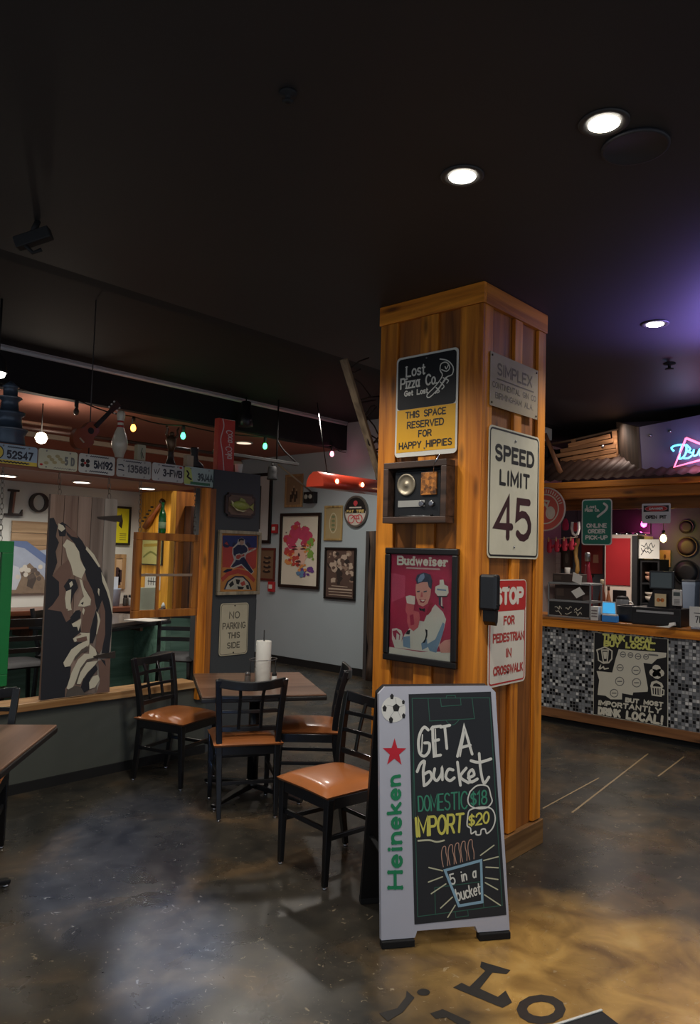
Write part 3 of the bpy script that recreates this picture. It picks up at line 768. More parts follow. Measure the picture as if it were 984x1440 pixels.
# front panel leans back
tilt = math.atan2(0.185, 1.04); HT = 1.052
BWH = M((186, 188, 200), 0.45, 0, 0.04)
quad = ((97, 78), (740, 72), (809, 1305), (126, 1372))
h = homog(quad, ((-BW / 2 + .008, HT), (BW / 2 - .008, HT), (BW / 2, .03), (-BW / 2, .03)))
mb = MB()
out = [(-BW / 2, 0.03), (-BW / 2 + .145, 0.03), (-BW / 2 + .155, .055), (BW / 2 - .155, .055), (BW / 2 - .145, 0.03), (BW / 2, .03), (BW / 2 - .008, HT - .03), (BW / 2 - .038, HT), (-BW / 2 + .038, HT), (-BW / 2 + .008, HT - .03)]
mb.prism(out, -0.015, 0.015, BWH)
fp = mb.build('front_panel', o, 0.006, None, (-tilt, 0, 0))
mb = MB(); mb.prism(out, -0.015, 0.015, M((18, 18, 20), 0.5))
rp = mb.build('rear_panel', o, 0.006, (0, 0.395, 0), (tilt, 0, 0))
mb = MB(); mb.box(-BW / 2 + .03, BW / 2 - .03, 0.19, 0.202, 1.012, 1.024, MATTE); mb.build('hinge', o, 0.003)
mb = MB(); mb.sweep([(-BW / 2 + .03, 0.085, .33), (-BW / 2 + .03, 0.34, .33)], 0.006, .02, (0, 0, 1), MATTE); mb.build('spreader', o)
for sx in (-1, 1):
    MB().box(sx * BW / 2, sx * (BW / 2 - .142), -0.022, 0.02, 0, .0295, RUBBER).build('rubber_foot', o, 0.004)
    MB().box(sx * BW / 2, sx * (BW / 2 - .142), .375, 0.417, 0, .0295, RUBBER).build('rubber_foot', o, 0.004)
yb = -0.0152
CB = M((30, 33, 38), 0.55, 0, 0.2, 5)
mb = MB(); mb.flat([h(263, 118), h(716, 104), h(792, 1232), h(303, 1290)], yb - .001, CB); mb.build('chalkboard', fp)
CW = M((224, 224, 216), 0.7, 0, .05); CG = M((60, 140, 112), 0.7); CGD = M((50, 96, 82), 0.7); CYL = M((214, 208, 96), 0.7); CBL = M((140, 178, 200), 0.7); CPK = M((190, 150, 130), 0.7); CLG = M((200, 200, 170), 0.7)
lp = MB()
def ch(pts, wd, mat, sm=True, k=0):
    q = [h(*p) for p in pts]
    lp.stroke(smooth_line(q, 4) if sm and len(q) > 2 else q, wd, yb - .0016 - k * .0003, mat)
# printed football pitch lines
for pts in ([(282, 140), (708, 136), (770, 1185), (320, 1250), (282, 140)], [(370, 140), (380, 258), (625, 245), (612, 138)], [(438, 140), (444, 182), (552, 174), (548, 138)], [(470, 140), (472, 126), (520, 124), (522, 138)], [(415, 1238), (410, 1105), (660, 1070), (672, 1196)], [(520, 1222), (524, 1250), (590, 1240), (586, 1212)], [(290, 420), (292, 760)]):
    ch(pts, .0035, CGD, False)
ch([(470, 256), (490, 275), (515, 275), (540, 252)], .0035, CGD)
# GET A
for pts in ([(372, 305), (350, 290), (328, 320), (318, 370), (326, 425), (352, 440), (376, 415), (378, 375), (352, 372)], [(388, 300), (396, 290), (440, 284)], [(395, 292), (398, 360), (405, 440), (440, 434)], [(398, 362), (430, 355)], [(440, 290), (490, 280)], [(462, 285), (468, 340), (474, 400)], [(532, 440), (556, 350), (568, 280), (585, 340), (612, 428)], [(545, 396), (602, 382)]):
    ch(pts, .0125, CW, len(pts) > 5, 1)
for pts in ([(340, 330), (336, 420)], [(410, 300), (416, 432)], [(546, 440), (574, 300)]):
    ch(pts, .006, CW, False, 1)
# bucket
for pts in ([(312, 520), (330, 480), (352, 468), (345, 520), (350, 590)], [(348, 535), (380, 520), (392, 550), (370, 580), (350, 592)], [(408, 505), (402, 545), (420, 565), (445, 530), (448, 500), (450, 560)], [(508, 510), (482, 508), (468, 545), (490, 565), (515, 550)], [(532, 470), (540, 530), (548, 588)], [(580, 500), (548, 545), (592, 575)], [(590, 550), (622, 535), (612, 508), (592, 530), (604, 570), (640, 555)], [(650, 425), (658, 510), (675, 575), (702, 545)], [(605, 462), (650, 470), (714, 452)]):
    ch(pts, .0125, CW, True, 1)
hm = homog(((0, 0), (1, 0), (1, 1), (0, 1)), ((318, 725), (585, 705), (585, 615), (318, 650)))
def maptext(s, q, wd, mat, k=1, gap=.25):
    hm = homog(((0, 0), (1, 0), (1, 1), (0, 1)), q)
    tot = sum(F[c][0] for c in s) + gap * (len(s) - 1); x = 0
    for c in s:
        adv, lines = F[c]
        for ln in lines:
            lp.stroke([h(*hm((x + p[0]) / tot, p[1])) for p in ln], wd, yb - .0016 - k * .0003, mat)
        x += adv + gap
maptext('DOMESTIC', ((322, 722), (585, 706), (585, 618), (318, 648)), .0065, CG)
maptext('$18', ((604, 692), (690, 680), (690, 612), (604, 622)), .007, CG)
maptext('IMPORT', ((312, 850), (558, 822), (565, 732), (304, 758)), .0105, CYL)
maptext('$20', ((592, 795), (700, 775), (702, 720), (594, 738)), .008, CYL)
ch([(320, 872), (380, 868), (420, 876), (460, 868)], .007, CLG, True, 1)
ch([(600, 620), (640, 588), (695, 592), (712, 640), (718, 670), (690, 700), (640, 705), (600, 690), (588, 660), (600, 620)], .006, CW, True, 1)
ch([(588, 740), (600, 712), (660, 698), (715, 705), (735, 750), (722, 800), (690, 830), (680, 808), (660, 812), (655, 835), (632, 836), (630, 820), (606, 832), (602, 805), (584, 790), (588, 740)], .006, CW, True, 1)
# bucket drawing
ch([(465, 1018), (658, 965), (664, 1170), (540, 1192), (465, 1018)], .011, CBL, False, 1)
maptext('5 in a', ((500, 1088), (632, 1048), (630, 1000), (488, 1040)), .006, CW)
maptext('bucket', ((532, 1168), (655, 1130), (650, 1075), (520, 1112)), .006, CW)
for k, x in enumerate((462, 498, 532, 566, 604)):
    y0 = 1000 - k * 9
    ch([(x - 6, y0), (x - 14, y0 - 36), (x - 16, y0 - 70), (x - 8, y0 - 98), (x + 6, y0 - 100), (x + 8, y0 - 70), (x + 16, y0 - 40), (x + 16, y0 - 6)], .0035, CPK, True, 1)
for a, b in (((378, 1005), (452, 1020)), ((376, 1078), (452, 1050)), ((392, 1135), (470, 1085)), ((442, 1205), (505, 1150)), ((480, 1250), (520, 1190)), ((655, 940), (728, 888)), ((672, 965), (750, 945)), ((684, 998), (750, 1000)), ((682, 1050), (748, 1058)), ((680, 1075), (746, 1108)), ((676, 1135), (760, 1185))):
    ch([a, b], .005, CLG, False, 1)
lp.build('chalk_lettering', fp)
# printed side band
lp = MB()
HG = M((20, 130, 84), 0.5)
hm = homog(((0, 0), (1, 0), (1, 1), (0, 1)), ((238, 1108), (220, 542), (148, 552), (158, 1110)))
def band(s, wd):
    gap = .34; tot = sum(F[c][0] for c in s) + gap * (len(s) - 1); x = 0
    for c in s:
        adv, lines = F[c]
        for ln in lines:
            pts = [h(*hm((x + p[0]) / tot, p[1] * .9 + .05)) for p in ln]
            lp.stroke(pts, wd, yb - .0016, HG)
            if c in 'Hikn':
                for q in (ln[0], ln[-1]):
                    lp.stroke([h(*hm((x + q[0] - .12) / tot, q[1] * .9 + .05)), h(*hm((x + q[0] + .12) / tot, q[1] * .9 + .05))], wd * .6, yb - .0016, HG, False)
        x += adv + gap
band('Heineken', .0135)
lp.build('brand_lettering', fp)
lp = MB(); st = []
for k in range(10):
    r_ = 68 if k % 2 == 0 else 27; a = -PI / 2 + k * PI / 5
    st.append(h(187 + r_ * math.cos(a), 424 + r_ * 1.12 * math.sin(a)))
lp.flat(st, yb - .001, M((196, 24, 44), 0.5)); lp.build('red_star', fp)
lp = MB(); c_ = h(180, 198); rx = (h(247, 198)[0] - h(113, 198)[0]) / 2
lp.disc(c_[0], c_[1], rx, rx, yb - .001, M((224, 224, 218), .5), 28)
for px, py, rr in ((194, 190, 21), (130, 194, 17), (166, 254, 17), (236, 232, 14), (170, 131, 15), (234, 160, 12)):
    q = [h(px + rr * math.cos(a * PI * 2 / 5 - .3) * (1 if px == 194 else .75), py + rr * 1.1 * math.sin(a * PI * 2 / 5 - .3)) for a in range(5)]
    lp.flat(q, yb - .0014, INK)
for a in range(5):
    lp.stroke([h(194 + 20 * math.cos(a * PI * 2 / 5 - .3), 190 + 22 * math.sin(a * PI * 2 / 5 - .3)), h(190 + 50 * math.cos(a * PI * 2 / 5 - .3), 194 + 56 * math.sin(a * PI * 2 / 5 - .3))], .0015, yb - .0013, M((150, 150, 150), .5))
lp.build('football_print', fp)

# ================================================================= TABLES AND CHAIRS
def copy_thing(src, label, loc, rotz, group=None):
    r = src.copy(); C.objects.link(r); r.location = loc; r.rotation_euler = (0, 0, rotz); r['label'] = label
    if group: r['group'] = group
    for ch_ in list(src.children):
        c = ch_.copy(); C.objects.link(c); c.parent = r
        for g in list(ch_.children):
            d = g.copy(); C.objects.link(d); d.parent = c
    return r
def cushion(hw, hd, z0, th, mat, name, root, pinch=0.025):
    n = 14; mb = MB(); top = []; rows = []
    for j in range(n + 1):
        v = -1 + 2 * j / n; row = []
        for i in range(n + 1):
            u = -1 + 2 * i / n
            ex = 1 - 0.035 * (1 - abs(u * v)) * (max(abs(u), abs(v)) ** 6)
            zz = z0 + 0.012 + th * ((1 - abs(u) ** 3.2) * (1 - abs(v) ** 3.2)) ** 0.42
            row.append((u * hw * ex, v * hd * ex, zz))
        rows.append(row)
    base = len(mb.v)
    for r in rows: mb.v += r
    for j in range(n):
        for i in range(n):
            a = base + j * (n + 1) + i
            mb.f.append((a, a + 1, a + n + 2, a + n + 1)); mb.m.append(mat); mb.s.append(True)
    edge = [(0, i) for i in range(n)] + [(j, n) for j in range(n)] + [(n, i) for i in range(n, 0, -1)] + [(j, 0) for j in range(n, 0, -1)]
    ring = [rows[j][i] for j, i in edge]; low = [(x * .97, y * .97, z0) for x, y, z in ring]
    i0 = len(mb.v); mb.v += ring + low; k = len(ring)
    for a in range(k):
        b = (a + 1) % k
        mb.f.append((i0 + a, i0 + k + a, i0 + k + b, i0 + b)); mb.m.append(mat); mb.s.append(True)
    mb.f.append(tuple(i0 + k + a for a in reversed(range(k)))); mb.m.append(mat); mb.s.append(False)
    return mb.build(name, root)
def make_chair(name, label, loc, rotz, seat_mat, group):
    t = T(name, label, 'chair', loc, rotz, group)
    for sx in (-1, 1):
        leg = MB().sweep([(sx * .186, .195, 0.012), (sx * .190, .185, .43)], [.026, .040], [.026, .040], (1, 0, 0), BLACK).build('leg', t, 0.004)
        MB().lathe([(.011, 0), (.013, .002), (.013, .0118)], CHROME, 10, (sx * .186, .195, 0)).build('glide', leg)
        pts = smooth_line([(sx * .172, -.235, 0.012), (sx * .176, -.205, .22), (sx * .180, -.185, .43), (sx * .190, -.203, .62), (sx * .205, -.250, .845)], 4)
        leg = MB().sweep(pts, [.026 + .010 * min(1, k / 6) for k in range(len(pts))], [.028 + .012 * min(1, k / 6) - (.010 * max(0, (k - 10) / 6)) for k in range(len(pts))], (1, 0, 0), BLACK).build('leg', t, 0.004)
        MB().lathe([(.011, 0), (.013, .002), (.013, .0118)], CHROME, 10, (sx * .172, -.235, 0)).build('glide', leg)
    mb = MB()
    mb.box(-.17, .17, .170, .200, .375, .432, BLACK).box(-.165, .165, -.195, -.170, .375, .432, BLACK)
    for sx in (-1, 1):
        mb.box(sx * .203, sx * .175, -.175, .175, .375, .432, BLACK)
    mb.build('seat_frame', t, 0.004)
    cushion(.215, .218, .432, .042, seat_mat, 'seat', t)
    mb = MB()
    mb.sweep(smooth_line([(-.208, -.242, .826), (-.10, -.275, .812), (0, -.286, .808), (.10, -.275, .812), (.208, -.242, .826)], 4), .055, .024, (0, 0, 1), BLACK)
    mb.build('top_rail', t, 0.005)
    mb = MB()
    for z, y, b in ((.735, -.226, .024), (.645, -.205, .016), (.535, -.188, .010)):
        wx = .18 + (z - .43) * .05
        mb.sweep(smooth_line([(-wx, y, z), (0, y - b, z), (wx, y, z)], 4), .022 if z > .54 else .030, .016, (0, 0, 1), BLACK)
    mb.build('back_rail', t, 0.003)
    mb = MB()
    for x in (-.068, .068):
        mb.sweep([(x, -.199, .535), (x, -.222, .645), (x, -.248, .735), (x * 1.1, -.280, .808)], .020, .014, (1, 0, 0), BLACK)
    mb.build('back_spindle', t, 0.003)
    mb = MB()
    for sx in (-1, 1):
        mb.sweep([(sx * .182, .185, .235), (sx * .174, -.200, .235)], .024, .016, (0, 0, 1), BLACK)
    mb.sweep([(-.182, .186, .275), (.182, .186, .275)], .024, .016, (0, 0, 1), BLACK)
    mb.sweep([(-.174, -.205, .215), (.174, -.205, .215)], .024, .016, (0, 0, 1), BLACK)
    mb.build('stretcher', t, 0.003)
    return t
GC = 'black lattice back chairs with tan vinyl seats'
def facing(dx, dy): return math.atan2(dy, dx) - PI / 2
ch0 = make_chair('dining_chair', 'black chair with tan vinyl seat nearest the camera, beside the sandwich board', (2.915, 2.68, 0), facing(-1, .14), VINYL, GC)
copy_thing(ch0, 'black lattice back chair seen from behind, pushed under the table with the paper towel roll', (3.165, 3.703, 0), facing(.53, .848))
copy_thing(ch0, 'black chair with tan seat standing against the low grey half wall', (3.20, 4.47, 0), facing(.27, -.96))
SC = hit(434, 1034, 2, .43)
copy_thing(ch0, 'black chair seen side-on with brown seat at the right of the towel roll table', (SC.x + .155, SC.y + .17, 0), facing(-.70, .72))
copy_thing(ch0, 'black chair behind the empty table at the left picture edge', (1.545, 3.98, 0), facing(-.55, -.83))

TOPM = WOOD((88, 62, 48), (132, 100, 80), 'x', 0.32, 0.7, False, 0.05)
def make_table(name, label, corner_c, rotz, wx, wy, z, group):
    t = T(name, label, 'table', (corner_c[0], corner_c[1], 0), rotz, group)
    MB().box(-wx / 2, wx / 2, -wy / 2, wy / 2, z - .012, z, TOPM).build('tabletop', t, 0.004)
    MB().box(-wx / 2 - .004, wx / 2 + .004, -wy / 2 - .004, wy / 2 + .004, z - .040, z - .0121, M((30, 28, 27), 0.4)).build('edge_band', t, 0.006)
    MB().tube([(0, 0, .06), (0, 0, z - .041)], .038, BLACK, 16).build('column', t)
    MB().lathe([(.07, .055), (.06, .085), (.0385, .10)], BLACK, 16).build('collar', t)
    for k in range(4):
        a = PI / 4 + k * PI / 2
        MB().sweep([(.035 * math.cos(a), .035 * math.sin(a), .062), (.22 * math.cos(a), .22 * math.sin(a), .045), (.40 * math.cos(a), .40 * math.sin(a), .022)], [.06, .05, .042], [.04, .03, .02], (-math.sin(a), math.cos(a), 0), BLACK).build('foot', t, 0.005)
        MB().lathe([(.016, 0), (.018, .003), (.018, .0115)], CHROME, 10, (.385 * math.cos(a), .385 * math.sin(a), 0)).build('glide', t)
    return t
e1 = Vector((.645, -.417, 0)).normalized(); e2 = Vector((-e1.y, e1.x, 0))
ca = Vector((2.77 * 1.02, 3.631 * 1.02, 0)); tc_ = ca + e1 * .384 + e2 * .44
tb = make_table('dining_table', 'square brown pedestal table holding the paper towel roll', tc_, math.atan2(e1.y, e1.x), .78, .88, .733, 'brown topped pedestal tables')
d1 = Vector((-.672, -.74, 0)).normalized(); d2 = Vector((-d1.y, d1.x, 0)); d2 = d2 if d2.x < 0 else -d2
cl = Vector((1.812, 3.642, 0)); tl = cl + d1 * .41 + d2 * .38
copy_thing(tb, 'brown pedestal table cut off at the left edge, empty top', tl, math.atan2(d1.y, d1.x))

# paper towel roll and caddy on the table
tp = hit(369, 961, 2, .735)
o = T('paper_towel_holder', 'white paper towel roll on a wire holder on the table', 'paper towels', (tp.x, tp.y, .7335))
rr = .052; n = 28
mb = MB(); mb.lathe([(rr - .002, .012), (rr, .016), (rr, .284), (rr - .002, .288), (.021, .288), (.02, .284)], PAPER, n); mb.build('towel_roll', o)
MB().tube([(0, 0, .008), (0, 0, .36)], .004, MATTE, 8).build('rod', o)
MB().lathe([(.075, 0), (.075, .006), (.07, .008), (.005, .009)], MATTE, 24).build('base', o)
mb = MB(); ringp = [(.105 * math.cos(k * PI / 12) - RIGHT.x * 0, .075 * math.sin(k * PI / 12), .165) for k in range(25)]
mb.tube(ringp, .003, STEEL, 6, False); 
mb.tube([(RIGHT.x * .10, RIGHT.y * .07, .165), (RIGHT.x * .10, RIGHT.y * .07, .004)], .003, MATTE, 6); mb.tube([(-RIGHT.x * .10, -RIGHT.y * .07, .165), (-RIGHT.x * .10, -RIGHT.y * .07, .004)], .003, MATTE, 6)
mb.build('wire_ring', o)
for k, (dx, lab, m_) in enumerate(((.085, 'white salt shaker with dark lid beside the paper towel roll', WHITE), (-.095, 'clear pepper shaker left of the paper towel roll', M((90, 84, 78), .2)))):
    p = tp + Vector((RIGHT.x, RIGHT.y, 0)) * dx - Vector((FWD.x, FWD.y, 0)) * .07
    s = T('shaker', lab, 'shaker', (p.x, p.y, .7335), 0, 'shakers by the towel roll')
    mb = MB(); mb.lathe([(.018, 0), (.02, .004), (.018, .06), (.014, .066)], m_, 14); mb.build('jar', s)
    MB().lathe([(.016, .0665), (.016, .082), (.01, .088), (.002, .089)], MATTE if k == 0 else STEEL, 14).build('lid', s)

# ================================================================= PIER: fish plaque, guitarist poster, parking sign
VP = 4.896
o, sw, sh, h = WALL('fish_plaque', 'mounted green fish on a dark wooden plaque on the grey pier', 'plaque', ((316, 692), (358, 696), (356.5, 728), (315, 727)), 1, VP)
c_ = .028
mb = MB(); octa = [(-sw / 2 + c_, 0), (sw / 2 - c_, 0), (sw / 2 - c_, c_ * .6), (sw / 2, c_), (sw / 2, sh - c_), (sw / 2 - c_, sh - c_ * .6), (sw / 2 - c_, sh), (-sw / 2 + c_, sh), (-sw / 2 + c_, sh - c_ * .6), (-sw / 2, sh - c_), (-sw / 2, c_), (-sw / 2 + c_, c_ * .6)]
mb.prism(octa, -.018, 0, WOOD((46, 34, 30), (70, 54, 46), 'x', .5)); mb.build('plaque_board', o, .003)
MB().prism([(x * .84, sh / 2 + (z - sh / 2) * .82) for x, z in octa], -.024, -.0181, WOOD((96, 74, 60), (132, 106, 88), 'x', .6)).build('plaque_face', o, .003)
FISH = M((150, 158, 74), .35, 0, .3, 20); FPALE = M((206, 200, 150), .4)
mb = MB(); rings = []
for k in range(15):
    t = k / 14; x = -sw * .36 + t * sw * .62
    hh = .006 + .038 * math.sin(PI * min(1, t * 1.02)) ** .75 * (1 - .25 * t); yy = .022 * math.sin(PI * min(.97, t + .03)) ** .6 + .004
    rings.append([(x, -.026 - yy + yy * math.cos(a * PI / 6), sh * .5 - t * .008 + hh * math.sin(a * PI / 6)) for a in range(12)])
mb.rings(rings, FISH); fb = mb.build('fish_body', o)
mb = MB(); xt = sw * .25; mb.prism([(xt, sh * .46), (xt + .05, sh * .62), (xt + .042, sh * .45), (xt + .05, sh * .30)], -.034, -.028, FISH); mb.build('tail_fin', fb)
mb = MB(); mb.prism([(-sw * .12, sh * .62), (-sw * .04, sh * .82), (sw * .10, sh * .74), (sw * .16, sh * .56)], -.032, -.027, FISH); mb.build('dorsal_fin', fb)
mb = MB(); mb.prism([(-sw * .40, sh * .66), (-sw * .30, sh * .56), (-sw * .20, sh * .40), (-sw * .05, sh * .28), (sw * .14, sh * .30), (sw * .0, sh * .22), (-sw * .2, sh * .26), (-sw * .34, sh * .44)], -.050, -.044, FPALE); mb.build('belly', fb, .002)
mb = MB(); mb.lathe([(.006, .0), (.005, .003), (.001, .004)], INK, 10, (-sw * .26, -.044, sh * .55), 'y'); mb.build('eye', fb)

SILV = WOOD((120, 110, 90), (168, 156, 130), 'z', .45)
o, sw, sh, h = WALL('guitarist_poster', 'framed orange and blue concert poster of a guitarist on the grey pier', 'poster', ((306, 745), (366, 748), (361.5, 835), (302.5, 837.5)), 1, VP)
frame(o, sw, sh, .028, .03, SILV, 'frame', .005)
cc = crop(290, 650, 4.645, h)
PB = M((44, 58, 116), .5, 0, .1); PO = M((224, 146, 70), .5, 0, .15, 4); PR = M((206, 74, 60), .5, 0, .2, 8); PLT = M((216, 206, 190), .5); PN = M((32, 38, 74), .5)
mb = MB(); mb.box(-sw / 2 + .026, sw / 2 - .026, -.010, 0, .026, sh - .026, PO); Y[0] = -.0101
lay([(PB, [(102, 480), (328, 482), (326, 560), (102, 552)]), (PR, [(102, 552), (326, 560), (318, 690), (300, 700), (100, 690)]),
     (PN, [(108, 540), (128, 512), (148, 545), (140, 560), (112, 560)]), (PR, [(114, 535), (128, 520), (142, 545)]), (PN, [(160, 545), (178, 520), (196, 545), (186, 560)]), (PN, [(250, 540), (268, 520), (290, 548), (275, 562)]),
     (PLT, [(150, 688), (176, 640), (164, 600), (166, 562), (198, 530), (204, 506), (228, 494), (248, 506), (250, 535), (268, 556), (272, 580), (252, 612), (252, 640), (306, 716), (286, 736), (224, 676), (170, 698)]),
     (PN, [(172, 566), (202, 540), (244, 542), (262, 560), (266, 578), (246, 606), (244, 632), (196, 640), (172, 604)]), (PN, [(190, 634), (246, 628), (300, 716), (286, 728), (224, 666), (168, 690), (156, 685), (184, 650)]),
     (M((206, 160, 130), .5), [(210, 512), (222, 504), (240, 510), (242, 530), (230, 545), (214, 538)]), (INK, [(206, 520), (208, 504), (228, 496), (246, 506), (240, 514), (220, 510), (212, 522)]),
     (PLT, [(182, 622), (190, 604), (212, 598), (224, 604), (244, 594), (254, 604), (246, 620), (226, 626), (210, 642), (190, 640)]), (PR, [(188, 622), (194, 610), (212, 604), (224, 610), (242, 600), (248, 606), (240, 616), (222, 620), (206, 636), (192, 634)]), (PLT, [(240, 598), (318, 560), (322, 568), (244, 608)]),
     (M((206, 160, 130), .5), [(214, 606), (226, 600), (232, 612), (222, 618)]), (M((206, 160, 130), .5), [(286, 572), (298, 566), (304, 580), (292, 586)]),
     (PN, [(100, 720), (130, 700), (165, 700), (160, 712), (120, 725)]),
     (PR, [(90, 760), (130, 720), (200, 698), (270, 715), (312, 765), (302, 785), (260, 745), (200, 728), (140, 745), (100, 785)]),
     (PN, [(108, 832), (130, 780), (180, 745), (235, 745), (275, 785), (290, 832)]), (PLT, [(118, 832), (138, 785), (182, 755), (232, 755), (266, 788), (280, 832)]),
     (INK, [(140, 800), (165, 775), (175, 800), (150, 820)]), (INK, [(185, 765), (215, 770), (205, 800), (190, 795)]), (PR, [(215, 790), (240, 775), (250, 800), (225, 810)]), (INK, [(195, 810), (240, 815), (230, 830), (200, 830)]), (INK, [(250, 805), (268, 800), (272, 828), (255, 828)])])
mb.build('print', o)
MB().box(-sw / 2 + .027, sw / 2 - .027, -.0165, -.0155, .027, sh - .027, GLASS).build('glazing', o)

NPW = M((196, 188, 160), .5, 0, .12, 10); NPI = M((96, 92, 78), .6, 0, .3, 30)
o, sw, sh, h = WALL('no_parking_sign', 'cream no parking this side sign, low on the grey pier', 'sign', ((309.5, 849), (349.5, 847), (346.5, 919), (307, 923)), 1, VP)
MB().prism(rrect(-sw / 2, sw / 2, 0, sh, .028), -.005, -.001, NPW).build('panel', o)
mb = MB(); bd = rrect(-sw / 2 + .010, sw / 2 - .010, .010, sh - .010, .022); mb.stroke(bd + [bd[0]], .004, -.0055, NPI, False)
for s, z, ww, hh in (('NO', .70, .38, .14), ('PARKING', .50, .82, .13), ('THIS', .32, .44, .12), ('SIDE', .13, .46, .12)):
    ctext(mb, s, 0, z * sh, ww * sw, hh * sh, .009, -.0056, NPI)
mb.build('lettering', o)
for z in (.05, .95):
    MB().lathe([(.006, .005), (.006, .009), (.002, .010)], MATTE, 8, (0, 0, z * sh), 'y').build('screw', o)
b0 = hit(362, 858, 0, 4.275)
o = T('wall_phone', 'small black box on the right side edge of the grey pier', 'box', (4.2705, 4.97, b0.z - .09), 0)
MB().box(0, .03, -.04, .04, 0, .18, MATTE).build('body', o, .004)
MB().box(.0301, .034, -.03, .03, .02, .16, M((50, 50, 54), .4)).build('cover', o, .002)

# ================================================================= BACK WALL PICTURES  (plane X = 7.6)
VB = 7.597
def picture(name, label, quad, t, d, fmat, group='framed pictures on the back wall', base=PAPER, cat='picture', axis=0, val=VB):
    o, sw, sh, h = WALL(name, label, cat, quad, axis, val, group)
    frame(o, sw, sh, t, d, fmat, 'frame', .004)
    return o, sw, sh, h
BF = M((22, 21, 21), .4)
o, sw, sh, h = picture('framed_print', 'large black framed picture with white mat half hidden by the grey pier', ((345, 664), (384, 668), (381, 764), (342, 764)), .05, .03, BF)
mb = MB(); mb.box(-sw / 2 + .045, sw / 2 - .045, -.012, 0, .045, sh - .045, M((206, 206, 204), .7, 0, .04)); mb.build('mat_board', o)
mb = MB(); mb.flat([(-sw * .25, sh * .2), (sw * .12, sh * .2), (sw * .12, sh * .82), (-sw * .25, sh * .82)], -.0125, M((70, 74, 72), .6, 0, .5, 8)); mb.build('print', o)
RF = M((96, 40, 32), .5)
o, sw, sh, h = picture('framed_print', 'small red framed dark print just right of the grey pier', ((364, 770), (388.5, 771), (386.5, 817), (362, 816)), .035, .02, RF)
mb = MB(); mb.box(-sw / 2 + .03, sw / 2 - .03, -.010, 0, .03, sh - .03, M((120, 92, 70), .6)); Y[0] = -.0101
cc = crop(290, 650, 4.645, h)
for k, z in enumerate((.28, .42, .56, .70)):
    mb.disc(sw * (.02 + .03 * (k % 2)), sh * z, sw * .22, sh * .05, -.0103 - k * .0001, M((46, 38, 34), .6))
    mb.disc(sw * (.02), sh * (z + .03), sw * .10, sh * .018, -.0108, M((150, 120, 92), .6))
mb.build('print', o)

# colourful portrait
random.seed(11)
o, sw, sh, h = picture('splash_portrait', 'large black framed colourful paint splash portrait on the grey back wall', ((396.5, 722), (452.5, 721), (449.7, 829), (392.3, 825.5)), .045, .035, M((34, 26, 22), .4), cat='picture')
cc = crop(270, 560, 3.6444, h)
mb = MB(); mb.box(-sw / 2 + .04, sw / 2 - .04, -.012, 0, .04, sh - .04, M((226, 218, 200), .6, 0, .03)); Y[0] = -.0121
cols = {'pk': M((200, 70, 104), .6, 0, .25, 12), 'rd': M((196, 76, 66), .6, 0, .2, 12), 'gr': M((126, 164, 70), .6, 0, .3, 12), 'pu': M((106, 66, 140), .6, 0, .2, 12), 'bl': M((100, 140, 176), .6, 0, .2, 12), 'or': M((226, 150, 84), .6, 0, .2, 12), 'dk': M((92, 50, 54), .6), 'lt': M((232, 190, 170), .6)}
def blob(mat, cx, cy, r, n=11, sx=1.0, sy=1.0):
    Y[0] -= .00006
    mb.flat([cc(cx + sx * r * (.6 + .55 * random.random()) * math.cos(2 * PI * k / n), cy + sy * r * (.6 + .55 * random.random()) * math.sin(2 * PI * k / n)) for k in range(n)], Y[0], mat)
for k in range(64):
    a = random.uniform(PI * .9, PI * 2.0); q = random.uniform(.45, 1.05)
    blob(cols[random.choice(['pk', 'pk', 'pk', 'rd', 'pk'])], 548 + 66 * q * math.cos(a), 748 + 95 * q * math.sin(a), random.uniform(12, 25))
for k in range(9): blob(cols['or'], random.uniform(485, 520), random.uniform(790, 860), random.uniform(8, 16))
for k in range(8): blob(cols['rd'], random.uniform(480, 520), random.uniform(760, 830), random.uniform(7, 15))
for k in range(12): blob(cols['gr'], random.uniform(596, 628), random.uniform(720, 830), random.uniform(7, 16), 9)
blob(cols['lt'], 556, 808, 44, 20, .85, 1.3)
for k in range(10): blob(cols['rd'], random.uniform(520, 545), random.uniform(800, 870), random.uniform(5, 12))
for k in range(8): blob(cols['or'], random.uniform(570, 600), random.uniform(740, 790), random.uniform(5, 11))
for k in range(8): blob(cols['pu'], random.uniform(560, 625), random.uniform(868, 905), random.uniform(8, 17))
for k in range(5): blob(cols['bl'], random.uniform(530, 570), random.uniform(880, 925), random.uniform(7, 13))
for k in range(6): blob(cols['or'], random.uniform(548, 590), random.uniform(850, 885), random.uniform(6, 12))
for (x, y, r, sx, sy) in ((532, 772, 10, 1.6, .5), (574, 770, 10, 1.6, .5), (550, 835, 13, 1.4, .5), (552, 800, 8, .8, 1.2), (530, 758, 11, 1.6, .3), (576, 756, 11, 1.6, .3), (552, 852, 10, 1.2, .4)):
    blob(cols['dk'], x, y, r, 9, sx, sy)
for k in range(14): blob(cols[random.choice(list(cols))], random.uniform(480, 635), random.uniform(650, 930), random.uniform(1.5, 4), 7)
mb.build('print', o)

